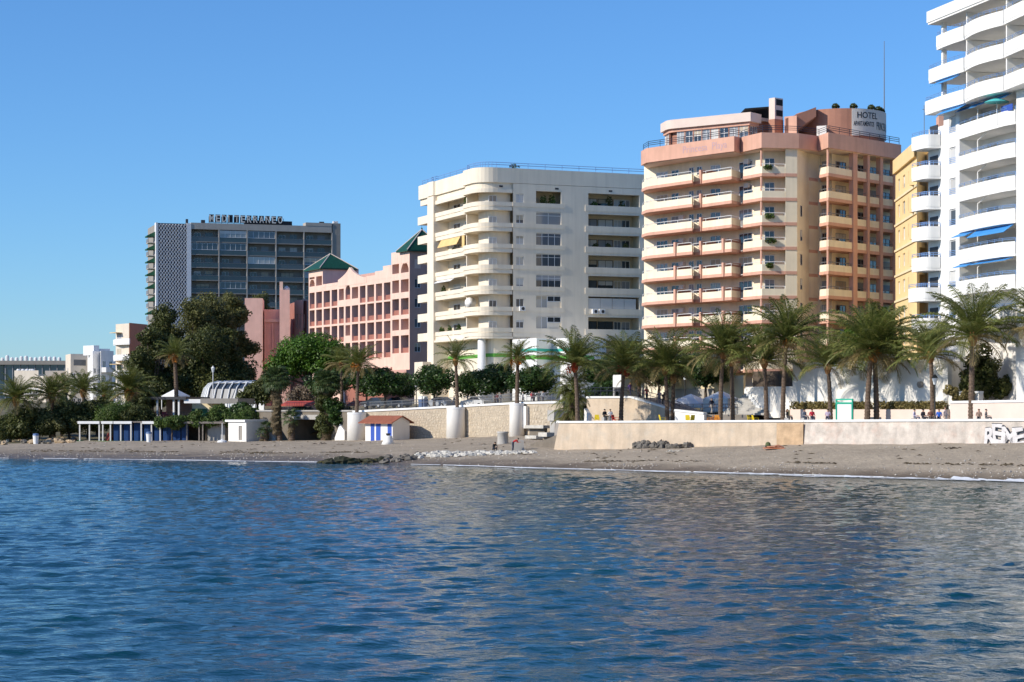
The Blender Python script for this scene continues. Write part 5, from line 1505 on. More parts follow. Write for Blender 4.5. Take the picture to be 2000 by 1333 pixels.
p = on_sand(434,864); pb = thing('beach_parasol','white parasol foot with bare pole before the vine pergola','parasol',(p.x,p.y,p.z-.1))
MB().lathe([(.75,0),(.6,.3),(.2,.42),(.1,.5)],14).obj('foot','white_paint',pb,Matrix.Translation((p.x,p.y,p.z-.1))); MB().tube([(p.x,p.y,p.z),(p.x,p.y,p.z+2.6)],.06,6).obj('pole','rail_white',pb)
p = on_sand(17,866); pf = thing('folded_parasol','folded white parasol at the far left of the beach','parasol',(p.x,p.y,p.z-.1))
MB().lathe([(.34,.3),(.4,.6),(.2,1.4),(.06,2.0)],10).obj('canopy','canvas_white',pf,Matrix.Translation((p.x,p.y,p.z-.1))); MB().tube([(p.x,p.y,p.z-.1),(p.x,p.y,p.z+2.0)],.04,6).obj('pole','rail_white',pf)
f_ = HF; MB().add([(f_.u(202),.2,1.0),(f_.u(212),.2,1.0),(f_.u(210),.6,2.0),(f_.u(205),.6,2.1),(f_.u(202),1.4,1.0),(f_.u(212),1.4,1.0)],[(0,1,2,3),(1,5,2),(0,3,4),(3,2,5,4),(0,4,5,1)])
kt = MB().add([(0,0,0),(1.0,0,0),(.85,.4,1.05),(.3,.4,1.15),(0,1.2,0),(1.0,1.2,0)],[(0,1,2,3),(1,5,2),(0,3,4),(3,2,5,4),(0,4,5,1)]).obj('beach_tent','red_tent',None,HF.at(HF.u(203),.3,1.02))
tag(kt,'small red folded beach tent under the hut roof','tent')

# ================================================================== VEGETATION
FROND = {}
def frond_mesh(kind, el, v, dry=False):
    """feather palm frond of unit length; el = angle of its base above level"""
    key = (kind, el, v, dry)
    if key in FROND: return FROND[key]
    rs_ = random.Random(hash((kind,el,v)) & 0xffff)
    mb = MB(); N = 12
    a = R(el); pts = [Vector((0,0,0))]; bend = (1.15 if kind == 'arch' else .8)*rs_.uniform(.85,1.15)
    for i in range(N):
        t = (i+1)/N
        an = a - bend*t**1.4*(.55+.6*math.cos(R(el*.75)))
        an = max(an, R(-88))
        side = .08*math.sin(t*2.2+v)
        pts.append(pts[-1]+Vector((math.cos(an),side*.3,math.sin(an)))/N)
    mb.tube(pts, [.016*(1-.8*i/N)+.003 for i in range(N+1)], 3, False)
    M = 46
    for i in range(M):
        t = .12+.88*(i+.5)/M
        f_ = t*N; k = min(int(f_),N-1); p = pts[k].lerp(pts[k+1], f_-k)
        d = (pts[k+1]-pts[k]).normalized(); up = Vector((0,0,1)); sd_ = d.cross(up)
        sd_ = sd_.normalized() if sd_.length > .05 else Vector((0,1,0)); nn = sd_.cross(d).normalized()
        ln = .235*(math.sin(math.pi*min(1,(t*.86+.12)))**.7)*rs_.uniform(.8,1.15)
        for s in (-1,1):
            dirv = (d*rs_.uniform(.55,.85)+sd_*s*rs_.uniform(.75,1.0)+nn*rs_.uniform(.05,.35)).normalized()
            tip = p+dirv*ln+Vector((0,0,-ln*rs_.uniform(.15,.6)))
            midp = p+dirv*ln*.5
            w_ = d*.0075
            mb.add([p-w_*.4, midp-w_, tip, midp+w_], [(0,1,2,3)])
    FROND[key] = mb.mesh('frond', 'palm_leaf_dry' if dry else 'palm_leaf')
    return FROND[key]
TRUNK = {}
def trunk_mesh(h, r, v, mat='trunk_palm'):
    key = (round(h,1), round(r,2), v, mat)
    if key in TRUNK: return TRUNK[key]
    rs_ = random.Random(v); mb = MB(); pts = []; rad = []
    n_ = int(h/.16); lean = rs_.uniform(-.8,.8)
    for i in range(n_+1):
        t = i/n_
        pts.append((lean*t*t*h*.08, lean*.5*math.sin(t*2)*h*.03, h*t))
        rad.append(r*(1.18-.35*t+.5*max(0,.06-t)*6)*(1.0+(.09 if i%2 else -.05)+rs_.uniform(-.04,.04)))
    mb.tube(pts, rad, 10); TRUNK[key] = (mb.mesh('trunk',mat), Vector(pts[-1]))
    return TRUNK[key]
_boss = {}
def palm(label, px, Y, z0, zc, size, nf=52, seed=0, fruit=None, dry=6, wind=.0, tr=.24, up=1.0, group='feather palms'):
    """date palm: trunk, boss of cut leaf bases, single fronds"""
    rs_ = random.Random(seed*13+5); p = P2(px,Y)
    t = thing('palm_tree', label, 'palm tree', (p.x,p.y,z0), group=group)
    tm, tip = trunk_mesh(zc-z0, tr, seed%9)
    W = Matrix.Translation((p.x,p.y,z0)); link(bpy.data.objects.new('trunk',tm), t, W)
    c = Vector((p.x,p.y,z0))+tip
    if 'b' not in _boss:
        _boss['b'] = MB().lathe([(.22,-.75),(.36,-.45),(.44,-.1),(.40,.25),(.24,.55),(.05,.7)],10).mesh('crown_base','palm_boss')
    link(bpy.data.objects.new('crown_base',_boss['b']), t, Matrix.Translation(c) @ Matrix.Scale(tr/.24,4))
    for i in range(nf):
        q = (i+.5)/nf                                   # from the spear leaves outwards
        el = 87-104*q**1.05*up+rs_.uniform(-7,7)
        elq = int(round(el/14.0)*14); elq = max(-28,min(84,elq))
        az = i*2.39996+rs_.uniform(-.25,.25)
        isd = i >= nf-dry
        me = frond_mesh('arch' if i%2 else 'soft', elq, i%2, isd)
        sc_ = size*rs_.uniform(.86,1.1)*(.82 if q < .12 else 1.0)*(.8 if isd else 1.0)
        M_ = Matrix.Translation(c+Vector((0,0,.25*(1-q)))) @ Matrix.Rotation(wind*.25,4,'Y') @ Matrix.Rotation(az,4,'Z') @ Matrix.Scale(sc_,4)
        link(bpy.data.objects.new('frond',me), t, M_)
    if fruit:
        for j in range(3):
            az = rs_.uniform(3.4,6.0); dd = Vector((math.cos(az),math.sin(az),0))*rs_.uniform(.5,.9)
            V, Q = shrub_leaves(rs_, 60, (0,0,0), (.35,.35,.5), .2)
            link(bpy.data.objects.new('fruit_cluster', np_mesh('fruit',V,Q,fruit)), t, Matrix.Translation(c+dd+Vector((0,0,-.35+.2*j))))
    return t
def pz(py, Y): return PZ(py, Y)
DK = 4.0
front_palms = [  # px, Y, crown base row, frond length, count, label, fruit
 (1128,218,716,3.9,58,'date palm rising from the bushy clump at the left end of the sea wall','fruit_red'),
 (1213,222,722,4.0,58,'second promenade date palm from the left, before the white sign pillar','fruit_red'),
 (1250,227,742,2.9,36,'short dark trunked palm behind the ramp wall',None),
 (1303,220,722,3.9,52,'left palm of the close pair right of the ramp',None),
 (1314,221,738,3.0,34,'right palm of the close pair right of the ramp',None),
 (1407,214,690,4.2,58,'pale trunked palm before the white market tent',None),
 (1431,215,704,3.5,40,'slim dark palm before the stairway',None),
 (1497,211.5,708,3.6,50,'palm with pale trunk at the foot of the stairway',None),
 (1529,209.5,668,4.6,62,'tall palm right of the stairway before the white wall','fruit_orange'),
 (1622,204.5,718,3.6,46,'dark trunked palm beside the green notice board',None),
 (1694,200,690,5.2,70,'left trunk of the big twin palms before the white wall','fruit_orange'),
 (1712,200.6,694,4.6,46,'right trunk of the big twin palms before the white wall','fruit_orange'),
 (1822,194.6,696,3.7,50,'palm beside the street lamp near the right end of the white wall',None),
 (1897,188.5,660,4.7,60,'tall dark palm second from the right edge',None),
 (2022,186.5,640,4.2,50,'palm at the right edge with only its fronds in view',None)]
for j, (px,Y,py,L_,nf,lab,fr_) in enumerate(front_palms):
    palm(lab, px, Y, DK-.15, pz(py,Y), L_*(1.24 if j not in (10,11) else 1.1)*(.94+.04*(j%4)), int(nf*.86), j+1, fr_, 4+3*(j%3), .35, .215 if j not in (10,11,13) else .25, .80+.05*(j%3), 'promenade palms')
palm('thin crowned palm growing from the middle white pillar',893,261,pil[1][1]-.2,pz(706,261),3.3,34,31,None,3,.1,.2,.95,'pillar palms')
palm('thin crowned palm growing from the rightmost white pillar',1010,250.5,pil[2][1]-.2,pz(703,250.5),2.9,44,32,'fruit_orange',4,.1,.22,.95,'pillar palms')
palm('yellowish palm growing from the leftmost white pillar',697,274.5,pil[0][1]-.2,pz(716,274.5),3.7,48,33,'fruit_orange',10,.2,.22,.9,'pillar palms')
palm('pale trunked palm left of the leftmost pillar palm',668,284,4.8,pz(712,284),3.3,40,34,None,12,.2,.2,.9,'pillar palms')
palm('lone tall palm in front of the dark trees above the restaurant',345,306,4.5,pz(698,306),3.6,46,35,'fruit_orange',14,0,.3,.92,'left garden palms')
palm('broad palm with orange fruit left of the restaurant',248,303,2.5,pz(768,303),4.8,60,36,'fruit_orange',5,0,.38,.85,'left garden palms')
palm('slender palm before the white stepped apartments',166,312,2.5,pz(766,312),4.0,46,37,None,4,0,.28,.8,'left garden palms')
palm('small palm between the two left garden palms',200,318,2.5,pz(775,318),3.2,36,38,None,4,0,.25,.8,'left garden palms')
palm('leafy palm second from the left edge',104,298,1.5,pz(775,298),4.2,56,39,None,8,0,.3,.9,'left garden palms')
palm('leafy palm at the left edge above the boulders',34,294,1.2,pz(782,294),4.3,60,40,None,8,0,.3,.95,'left garden palms')
palm('far palm peeking above the trees at left',128,330,3,pz(762,330),3.4,36,41,None,4,0,.25,.85,'left garden palms')

# fan palms with skirts of dead leaves
_fan = {}
def fan_leaf(v, dead):
    if (v,dead) in _fan: return _fan[(v,dead)]
    rs_ = random.Random(v+50*dead); mb = MB()
    mb.tube([(0,0,0),(.35,0,.05),(.6,0,.02)],[.014,.01,.008],3,False)
    for i in range(17):
        a = R(-105+210*i/16); ln = rs_.uniform(.38,.5)
        dr_ = rs_.uniform(.1,.22) if not dead else rs_.uniform(.2,.4)
        c_ = Vector((.6,0,.02)); d = Vector((math.cos(a),math.sin(a),0)); s_ = Vector((-d.y,d.x,0))*.028
        mb.add([c_, c_+d*ln*.6-s_+Vector((0,0,.03)), c_+d*ln+Vector((0,0,-dr_)), c_+d*ln*.6+s_+Vector((0,0,.03))],[(0,1,2,3)])
    _fan[(v,dead)] = mb.mesh('fan_leaf','skirt_leaf' if dead else 'fan_leaf')
    return _fan[(v,dead)]
def fan_palm(label, px, Y, z0, zc, size, nlive, ndead, tr, seed, skirt_len):
    rs_ = random.Random(seed); p = P2(px,Y); t = thing('fan_palm',label,'palm tree',(p.x,p.y,z0),group='fan palms on the beach')
    tm, tip = trunk_mesh(zc-z0,tr,seed%4,'trunk_palm'); link(bpy.data.objects.new('trunk',tm),t,Matrix.Translation((p.x,p.y,z0)))
    c = Vector((p.x,p.y,z0))+tip
    for i in range(nlive):
        q = (i+.5)/nlive; M_ = Matrix.Translation(c) @ Matrix.Rotation(i*2.4,4,'Z') @ Matrix.Rotation(R(-75+115*q+rs_.uniform(-8,8)),4,'Y') @ Matrix.Scale(size*rs_.uniform(.85,1.1),4)
        link(bpy.data.objects.new('leaf',fan_leaf(i%3,0)),t,M_)
    for i in range(ndead):
        q = (i+.5)/ndead; M_ = Matrix.Translation(c-Vector((0,0,.2+q*skirt_len))) @ Matrix.Rotation(i*2.4,4,'Z') @ Matrix.Rotation(R(50+26*rs_.random()),4,'Y') @ Matrix.Scale(size*rs_.uniform(.5,.75),4)
        link(bpy.data.objects.new('dead_leaf',fan_leaf(i%3,1)),t,M_)
fan_palm('tall fan palm with shaggy brown skirt left of the dark passage',546,283.5,.9,pz(745,283.5),2.3,60,90,.3,1,6.0)
fan_palm('tall leafy fan palm right of the dark passage',632,280.5,1.0,pz(752,280.5),2.3,60,90,.34,2,6.6)
fan_palm('short fan palm with brown skirt before the dark passage',570,282.5,.9,pz(818,282.5),1.5,26,30,.38,3,1.6)
fan_palm('small fan palm beside the white store',519,284,.9,pz(836,284),1.2,22,14,.3,4,.8)
fan_palm('low fan palm leaning on the small store corner',512,283,.9,pz(848,283),1.0,14,8,.22,5,.5)

# ---- broadleaf crowns: many leaf faces spread over clumps
def leaf_cloud(seed, blobs, n, size, shell=.55, droop=0.0, flat=.0):
    g = np.random.default_rng(seed)
    bl_ = np.array(blobs, float)
    # every blob is broken into smaller clumps so that gaps and lit tufts show
    cl_c, cl_r = [], []
    for b_ in bl_:
        k = max(12, int(16*(b_[3]*b_[4]*b_[5])**(1/3.)))
        d = g.normal(size=(k,3)); d /= np.linalg.norm(d,axis=1)[:,None]
        rr_ = g.uniform(shell*.6,1.0,k)[:,None]
        cl_c.append(b_[:3]+d*rr_*b_[3:6]*.86); cl_r.append(np.repeat((b_[3:6].mean()*.40),k)*g.uniform(.6,1.35,k))
    cc, cr_ = np.vstack(cl_c), np.concatenate(cl_r)
    w_ = cr_**2; idx = g.choice(len(cc), n, p=w_/w_.sum())
    d = g.normal(size=(n,3)); d /= np.linalg.norm(d,axis=1)[:,None]
    P = cc[idx]+d*(cr_[idx]*g.uniform(.5,1.05,n)**.6)[:,None]*np.array([1,1,.85])
    nr = d+.9*g.normal(size=(n,3))*.6; nr[:,2] += .35; nr /= np.linalg.norm(nr,axis=1)[:,None]
    a = np.cross(nr, g.normal(size=(n,3))); a /= np.linalg.norm(a,axis=1)[:,None]
    b2 = np.cross(nr,a); s = (size*g.uniform(.6,1.25,n))[:,None]
    V = np.stack([P+a*s*.62, P+b2*s*.36, P-a*s*.62, P-b2*s*.36],1).reshape(-1,3)
    return V, np.arange(n*4).reshape(-1,4)
def limbs(mb, base, top, r, blobs, seed):
    rs_ = random.Random(seed); base, top = Vector(base), Vector(top)
    N = 6; pts = [base.lerp(top,i/N)+Vector((rs_.uniform(-.08,.08),rs_.uniform(-.08,.08),0))*(i>0)*min(1.5,(top-base).length*.15) for i in range(N+1)]
    mb.tube(pts,[r*(1.25-.6*i/N) for i in range(N+1)],9)
    for b_ in blobs:
        c = Vector(b_[:3]); s_ = pts[-1].lerp(pts[-2],rs_.random())
        m_ = s_.lerp(c,.5)+Vector((rs_.uniform(-.2,.2),rs_.uniform(-.2,.2),.15))*r*3
        mb.tube([s_,m_,c],[r*.55,r*.38,r*.15],6)
_cr = {}
def tree(name, label, px, Y, z0, blobs, n, size, mat, tr=.2, trunk_h=None, seed=0, group=None, shared=None, cat='tree', bark='bark', shell=.55):
    """blobs relative to the foot (x, depth, height, rx, ry, rz)"""
    p = P2(px,Y); t = thing(name,label,cat,(p.x,p.y,z0),group=group); W = Matrix.Translation((p.x,p.y,z0))
    key = shared
    if key is None or key not in _cr:
        V, Q = leaf_cloud(seed+17, blobs, n, size, shell); me = np_mesh('crown',V,Q,mat)
        mb = MB(); th = trunk_h or min(b_[2]-b_[5]*.3 for b_ in blobs); limbs(mb,(0,0,-.3),(0,0,th),tr,blobs,seed)
        tm = mb.mesh('trunk',bark)
        if key is not None: _cr[key] = (me,tm)
    else: me, tm = _cr[key]
    rz_ = Matrix.Rotation(seed*1.3,4,'Z') if shared else Matrix.Identity(4)
    link(bpy.data.objects.new('trunk',tm),t,W @ rz_); link(bpy.data.objects.new('crown',me),t,W @ rz_)
    return t
# clipped orange trees along the street
orr = [(0,0,3.2,2.2,2.1,1.65),(.9,.3,3.0,1.5,1.4,1.4),(-.9,-.2,3.1,1.6,1.4,1.5),(0,.2,3.9,1.6,1.5,1.1)]
ol = [(752,275,'round clipped orange tree behind the striped kiosk'),(848,269,'broad round orange tree left of the thin pillar palm'),(786,284,'small orange tree behind the lamp post'),
      (914,268,'small round orange tree just right of the middle pillar palm'),(967,264,'dense orange tree left of the rightmost pillar palm'),(1043,259,'round orange tree right of the rightmost pillar palm'),
      (716,281,'dark orange tree above the leftmost white pillar'),(640,290,'orange tree above the dark passage'),(1185,241,'dark orange tree behind the white sign pillar'),(1287,240,'orange tree behind the pink jacketed walker'),(1378,236,'dark orange tree behind the market tents'),(1352,244,'orange tree above the left market tent')]
for j, (px,Y,lab) in enumerate(ol):
    z0 = pz(785 if px < 1100 else 768, Y)-.95
    t_ = tree('orange_tree',lab,px,Y,z0,orr,9000,.22,'orange_leaf',.13,1.6,j,'orange trees along the street','orange%d'%(j%2))
    t_.scale = (1.0,1.0,1.0) if j in (3,2) else ((1.5,1.35,1.18) if j in (1,4) else (1.42,1.3,1.12))
# dark woodland behind the restaurant
def gnarly(px, Y, pyt, pyb, wpx, lab, mat, seed, n=15000, z0=5, size=.34):
    zt_2, zb_2 = pz(pyt,Y)-z0, pz(pyb,Y)-z0; w_ = wpx/FPX*Y; rs_ = random.Random(seed); bl_ = []
    hh = (zt_2-zb_2)
    for i in range(11):
        f = (i+.5)/11
        r_ = w_*rs_.uniform(.30,.40)*(1.1-.4*f)
        bl_.append((rs_.uniform(-1,1)*w_*.32*(1.2-.6*f), rs_.uniform(-1,1)*w_*.3, zb_2+hh*f, r_, r_, r_*rs_.uniform(.7,1.0)))
    top = max(b_[2]+b_[5] for b_ in bl_); bl_ = [(a,b_,c*zt_2/top,d,e,f_) for a,b_,c,d,e,f_ in bl_]
    tree('broadleaf_tree',lab,px,Y,z0,bl_,int(n*2.1),size,mat,.35,None,seed,'tall trees behind the restaurant')
gnarly(312,332,598,765,100,'dark tree at the left of the grove under the lattice tower','dark_leaf',1)
gnarly(368,338,582,760,115,'grey green tree before the lattice panel','grey_leaf',2)
gnarly(414,345,572,745,100,'olive green tall tree before the grey slab block','grey_leaf',3)
gnarly(454,350,573,745,85,'grey green tree just left of the pink annex','grey_leaf',4)
gnarly(296,325,640,775,80,'low dark tree beside the brown flank block','dark_leaf',5,11000)
gnarly(395,328,630,775,125,'broad black green tree behind the glazed hall','dark_leaf',6,16000)
gnarly(450,332,640,775,90,'dark tree between glazed hall and pink annex','dark_leaf',7,12000)
gnarly(506,396,570,660,60,'tree crown peeking above the pink annex','grey_leaf',8,7000)
# bright umbrella shaped tree
um_ = [(.4,0,10.6,5.0,4.4,2.4),(-3.4,-.5,8.8,3.4,3.2,2.4),(4.0,0,9.0,3.2,3.2,2.4),(1.2,-1.2,9.4,4.4,3.2,2.8),(-1.2,.4,11.0,3.6,3.2,2.0),(-5.0,-.6,6.6,2.3,2.2,2.0),(3.2,-.5,7.4,3.0,2.4,2.0)]
tree('umbrella_tree','bright green dome shaped tree before the pink hotel',604,312,3.8,um_,36000,.34,'bright_leaf',.4,6.2,3,shell=.7)
tree('broadleaf_tree','dark small tree left of the dome shaped tree',503,306,4,[(0,0,4.2,2.6,2.2,2.0),(1.6,0,5.6,1.8,1.8,1.6),(-1.5,0,3.4,1.8,1.6,1.4)],8000,.34,'dark_leaf',.2,None,11)
tree('bare_bush','leafless brown bush under the dome shaped tree',592,300,4.5,[(0,0,3.2,3.2,2.2,1.5),(2.2,0,2.6,2.2,1.6,1.2)],4200,.3,'twig_leaf',.2,None,12,cat='bush')
for j, (px,Y,h_,w_,lab) in enumerate(((432,296,3.0,2.4,'green shrub before the glazed hall'),(468,294,3.4,2.4,'green shrub between restaurant and store'),(492,291,2.6,2.0,'dark shrub above the white store'),(586,289,3.2,2.2,'round shrub on the terrace above the dark passage'),(665,283,3.0,2.2,'shrub beside the leftmost pillar'))):
    tree('shrub',lab,px,Y,pz(805,Y)-1.6,[(0,0,h_*.55,w_*.6,w_*.55,h_*.45),(w_*.4,0,h_*.4,w_*.45,w_*.4,h_*.35),(-w_*.4,.2,h_*.4,w_*.45,w_*.4,h_*.35)],5200,.26,'orange_leaf' if j%2 else 'vine_leaf',.12,None,20+j,cat='shrub')
# vines over the pergola beside the huts
for j, (a, c, py0, lab) in enumerate(((300,372,822,'green creeper over the hut roof below the terrace'),(366,440,800,'thick green creeper heaped on the pergola'),(432,492,806,'green creeper right end of the pergola'))):
    Y = 288.0; w_ = (c-a)/FPX*Y; zt_2 = pz(py0,Y)
    tree('creeper',lab,(a+c)/2,Y+.8,.9,[(0,0,2.9,w_*.55,1.6,.8),(-w_*.25,0,(zt_2+2.6)/2-.6,w_*.3,1.4,(zt_2-2.4)*.42),(w_*.22,-.2,(zt_2+2.6)/2-.4,w_*.32,1.5,(zt_2-2.4)*.48)],7000,.26,'vine_leaf',.12,2.0,40+j,cat='vine')
# dark thicket at left
th = [(20,293,3.6,4.6,'dark_leaf','thicket tree at the left edge behind the boulders'),(62,294,4.6,4.8,'dark_leaf','thicket tree left of the second palm'),(98,295,4.4,4.6,'grey_leaf','grey green thicket tree under the leafy palms'),
      (135,297,5.2,5.2,'dark_leaf','dense black green thicket tree left of the huts'),(172,299,5.0,4.6,'dark_leaf','dark thicket tree above the left end of the huts'),(40,302,5.0,4.6,'dark_leaf','rear thicket tree between the two left palms'),
      (120,308,6.0,5.0,'dark_leaf','rear thicket tree under the slender palm'),(190,310,5.8,4.2,'dark_leaf','rear thicket tree left of the clipped bush'),(275,308,5.4,3.6,'dark_leaf','dark tree behind the orange fruited palm'),(288,300,3.8,3.2,'dark_leaf','dark bush at the left end of the restaurant')]
for j, (px,Y,h_,w_,mt,lab) in enumerate(th):
    rs_ = random.Random(j+70); bl_ = [(rs_.uniform(-1,1)*w_*.4,rs_.uniform(-.6,.6),h_*rs_.uniform(.3,.85),w_*rs_.uniform(.34,.5),w_*.36,h_*rs_.uniform(.2,.3)) for _ in range(6)]
    tree('thicket_tree',lab,px,Y,float(np.interp(px,[0,150,300],[.8,1.2,3.4])),bl_,9000,.32,mt,.2,h_*.4,70+j,'thicket at the left end of the beach')
tree('clipped_bush','rounded grey green clipped bush with lit top above the huts',222,296,2.6,[(0,0,2.3,2.7,2.4,1.9),(1.4,.2,2.6,2.0,2.0,1.7),(-1.2,0,1.6,1.9,1.9,1.4)],12000,.2,'vine_leaf',.2,1.0,90,cat='bush',shell=.85)
tree('clipped_bush','dark rounded bush right of the lit clipped bush',258,296,2.6,[(0,0,2.0,2.4,2.2,1.6),(1.6,.2,1.8,1.8,1.8,1.2)],9000,.22,'dark_leaf',.2,1.0,91,cat='bush',shell=.85)
# bushy clump palm at the wall end, right shrubs, hedge
bp0 = P2(1117,220.6); bush = thing('bushy_palm','dense bushy clump palm beside the peach wall end','palm bush',(bp0.x,bp0.y,3.85))
link(bpy.data.objects.new('trunk',trunk_mesh(3.6,.5,3,'trunk_palm')[0]),bush,Matrix.Translation((bp0.x,bp0.y,3.85)))
rs_ = random.Random(95)
for i in range(170):
    h_ = .6+4.4*rs_.random()**.8; el = rs_.choice((-28,-14,0,14,28,42,56,70)) if h_ > 2.2 else rs_.choice((-28,-28,-14,0,14))
    az = i*2.39996; rr_ = .35*rs_.random()
    M_ = Matrix.Translation((bp0.x+rr_*math.cos(az),bp0.y+rr_*math.sin(az),3.85+h_)) @ Matrix.Rotation(az,4,'Z') @ Matrix.Scale(rs_.uniform(1.8,2.7),4)
    link(bpy.data.objects.new('frond',frond_mesh('soft' if i%2 else 'arch',el,i%2,h_ < 1.6 and i%2 == 0)),bush,M_)
tree('shrub','leafy shrub behind the white sign pillar base',1168,238,5.4,[(0,0,1.8,2.2,1.5,1.4),(1.2,0,2.4,1.6,1.4,1.3)],6000,.28,'orange_leaf',.12,.8,96,cat='shrub')
tree('broadleaf_tree','dark leafy tree against the hotel right wing',1712,238,5,[(0,0,9.6,2.6,2.2,2.0),(-2.2,0,8.2,2.2,2.0,1.8),(1.5,0,7.4,2.2,2.0,1.8),(.4,0,11.2,1.6,1.5,1.3)],9000,.4,'bright_leaf',.25,6.5,97)
tree('broadleaf_tree','dark climbing tree before the white tower base',1918,195.5,5,[(0,0,4.4,1.8,1.4,2.2),(-.9,-.2,3.2,1.3,1.2,1.6),(.9,0,2.6,1.5,1.2,1.4),(-1.6,-.3,2.0,1.0,1.0,.9)],9000,.3,'dark_leaf',.2,2.2,98)
tree('shrub','dark shrub at the right edge behind the garden wall',1985,196,5,[(0,0,2.7,1.6,1.3,1.1),(-1.3,0,2.4,1.2,1.0,.9)],5000,.28,'dark_leaf',.12,1.2,99,cat='shrub')
tree('shrub','sparse brown shrub behind the lamp near the white garden wall',1878,193.5,4.4,[(0,0,2.2,1.2,.9,.7),(-.9,0,2.7,1.0,.8,.6)],2200,.24,'hedge_leaf',.1,1.2,100,cat='shrub')
# hedge in the planter, in clipped lengths
hw = Fr(P2(1545,212.7),P2(1850,196))
hl_ = [(1546,1612,'left length of clipped brown hedge before the white wall'),(1613,1634,'short hedge piece left of the notice board'),(1664,1700,'hedge length between notice board and twin palms'),(1716,1790,'hedge length right of the twin palms'),(1791,1846,'right end of the brown hedge by the lamp')]
for j, (a, c, lab) in enumerate(hl_):
    x0, x1 = hw.u(a), hw.u(c); g = np.random.default_rng(j+200); n_ = int(330*(x1-x0))
    P = np.stack([g.uniform(x0,x1,n_),g.uniform(-.35,.55,n_),5.35+g.uniform(0,1,n_)**.7*(.85+.12*np.sin(np.arange(n_)))],1)
    dn = g.normal(size=(n_,3)); dn /= np.linalg.norm(dn,axis=1)[:,None]; a2 = np.cross(dn,g.normal(size=(n_,3))); a2 /= np.linalg.norm(a2,axis=1)[:,None]; b2_ = np.cross(dn,a2)
    V = np.stack([P+a2*.11,P+b2_*.08,P-a2*.11,P-b2_*.08],1).reshape(-1,3)
    o = link(bpy.data.objects.new('hedge',np_mesh('hedge',V,np.arange(n_*4).reshape(-1,4),'hedge_leaf')),None,hw.M)
    tag(o,lab,'hedge','hedge lengths in the planter')
fbox_soil = struct(MB().box(hw.u(1545),hw.u(1849),-.5,.5,4.0,5.42).obj('planter_soil','earth',None,hw.M))
tree('creeper','dense ivy mass climbing round the right fan palm trunk',634,280.6,.9,[(0,0,2.6,1.5,1.2,2.0),(.2,0,5.2,1.6,1.3,1.8),(-.2,0,7.4,1.4,1.2,1.3)],9000,.28,'dark_leaf',.2,2.0,130,cat='vine')
tree('shrub','dark shrub filling the corner between kiosk pillar and fan palm',660,279.5,.9,[(0,0,3.6,1.6,1.2,1.6),(-.6,0,5.2,1.6,1.2,1.4)],6000,.28,'orange_leaf',.2,2.0,131,cat='shrub')

# ================================================================== SMALL THINGS
# balcony plants on the cream block
rs = random.Random(77)
for j, (k, u_, h_, mt) in enumerate(((0,ud[0]+3.6,1.5,'dark_leaf'),(0,ud[0]+1.2,.6,'vine_leaf'),(0,ud[0]+5.6,.9,'dark_leaf'),(2,ud[0]+1.4,.5,'dark_leaf'),(2,ud[0]+3.4,.5,'dark_leaf'),(2,ud[0]+6.2,.7,'dark_leaf'),(0,uc[0]+1.4,1.2,'vine_leaf'),(0,uc[0]+2.7,1.4,'vine_leaf'))):
    p = LF.w(u_,.62)
    pot_plant(['tall spiky plant','small light green plant','wide dark plant','left low plant','middle low plant','right low plant','dark climbing plant','bushy climbing plant'][j]+' in the cream block '+['top right loggia','top right loggia left end','top right loggia right end','third floor right loggia','third floor right loggia','third floor right loggia','top window loggia','top window loggia right half'][j],
              (p.x,p.y,zk[k]-1.0), h_+.8, .5, mt, True, j)
for j, (k, s_, h_) in enumerate(((0,7.9,1.5),(4,17.5,.9),(6,18.2,.7),(6,14.8,.8),(6,11.2,.9),(2,13,.3))):
    p = LL.w(27-s_,.45)
    pot_plant(['tall creeper plant on the cream corner top balcony','leafy plant on the cream corner fifth balcony','left round bush on the lowest cream balcony','middle round bush on the lowest cream balcony','right round bush on the lowest cream balcony','low green plant row on the yellow awning balcony'][j],(p.x,p.y,zk[k]-1.0),h_+.75,.4,'vine_leaf',True,j+20)
p = cf(5.0,1.0); pot_plant('dark bush on the cream block roof edge',(p.x,p.y,37.9),2.2,.9,'dark_leaf',True,60)

# street railing on the stone wall
for i in range(3):
    fr = Fr(SWL[i],SWL[i+1]); zz = [ztop[i]+.25,ztop[i+1]+.25]
    t = thing('street_railing',['grey street railing above the kiosk wall','grey street railing between the two right pillars','grey street railing right of the rightmost pillar'][i],'railing',(*SWL[i],zz[0]))
    railing(t,[tuple(fr.w(.8,.5)),tuple(fr.w(fr.L-.5,.5))],zz,1.05,'rail_grey',2.0,'posts_and_rails',2,.035)
    b2 = MB(); n_ = int(fr.L/.16)
    for k in range(1,n_): c_ = fr.w(fr.L*k/n_,.5); z = zz[0]+(zz[1]-zz[0])*k/n_; b2.box(c_.x-.012,c_.x+.012,c_.y-.012,c_.y+.012,z+.1,z+1.0)
    b2.obj('bars','rail_grey',t)
t = thing('street_railing','dark railing on the terrace above the dark passage','railing',(*XF.w(0,0),5.4))
railing(t,[tuple(XF.w(U(560) if False else 6,.4)),tuple(XF.w(XF.L-.5,.4))],5.45,1.0,'rail_dark',.35,'posts_and_rails',2,.025)

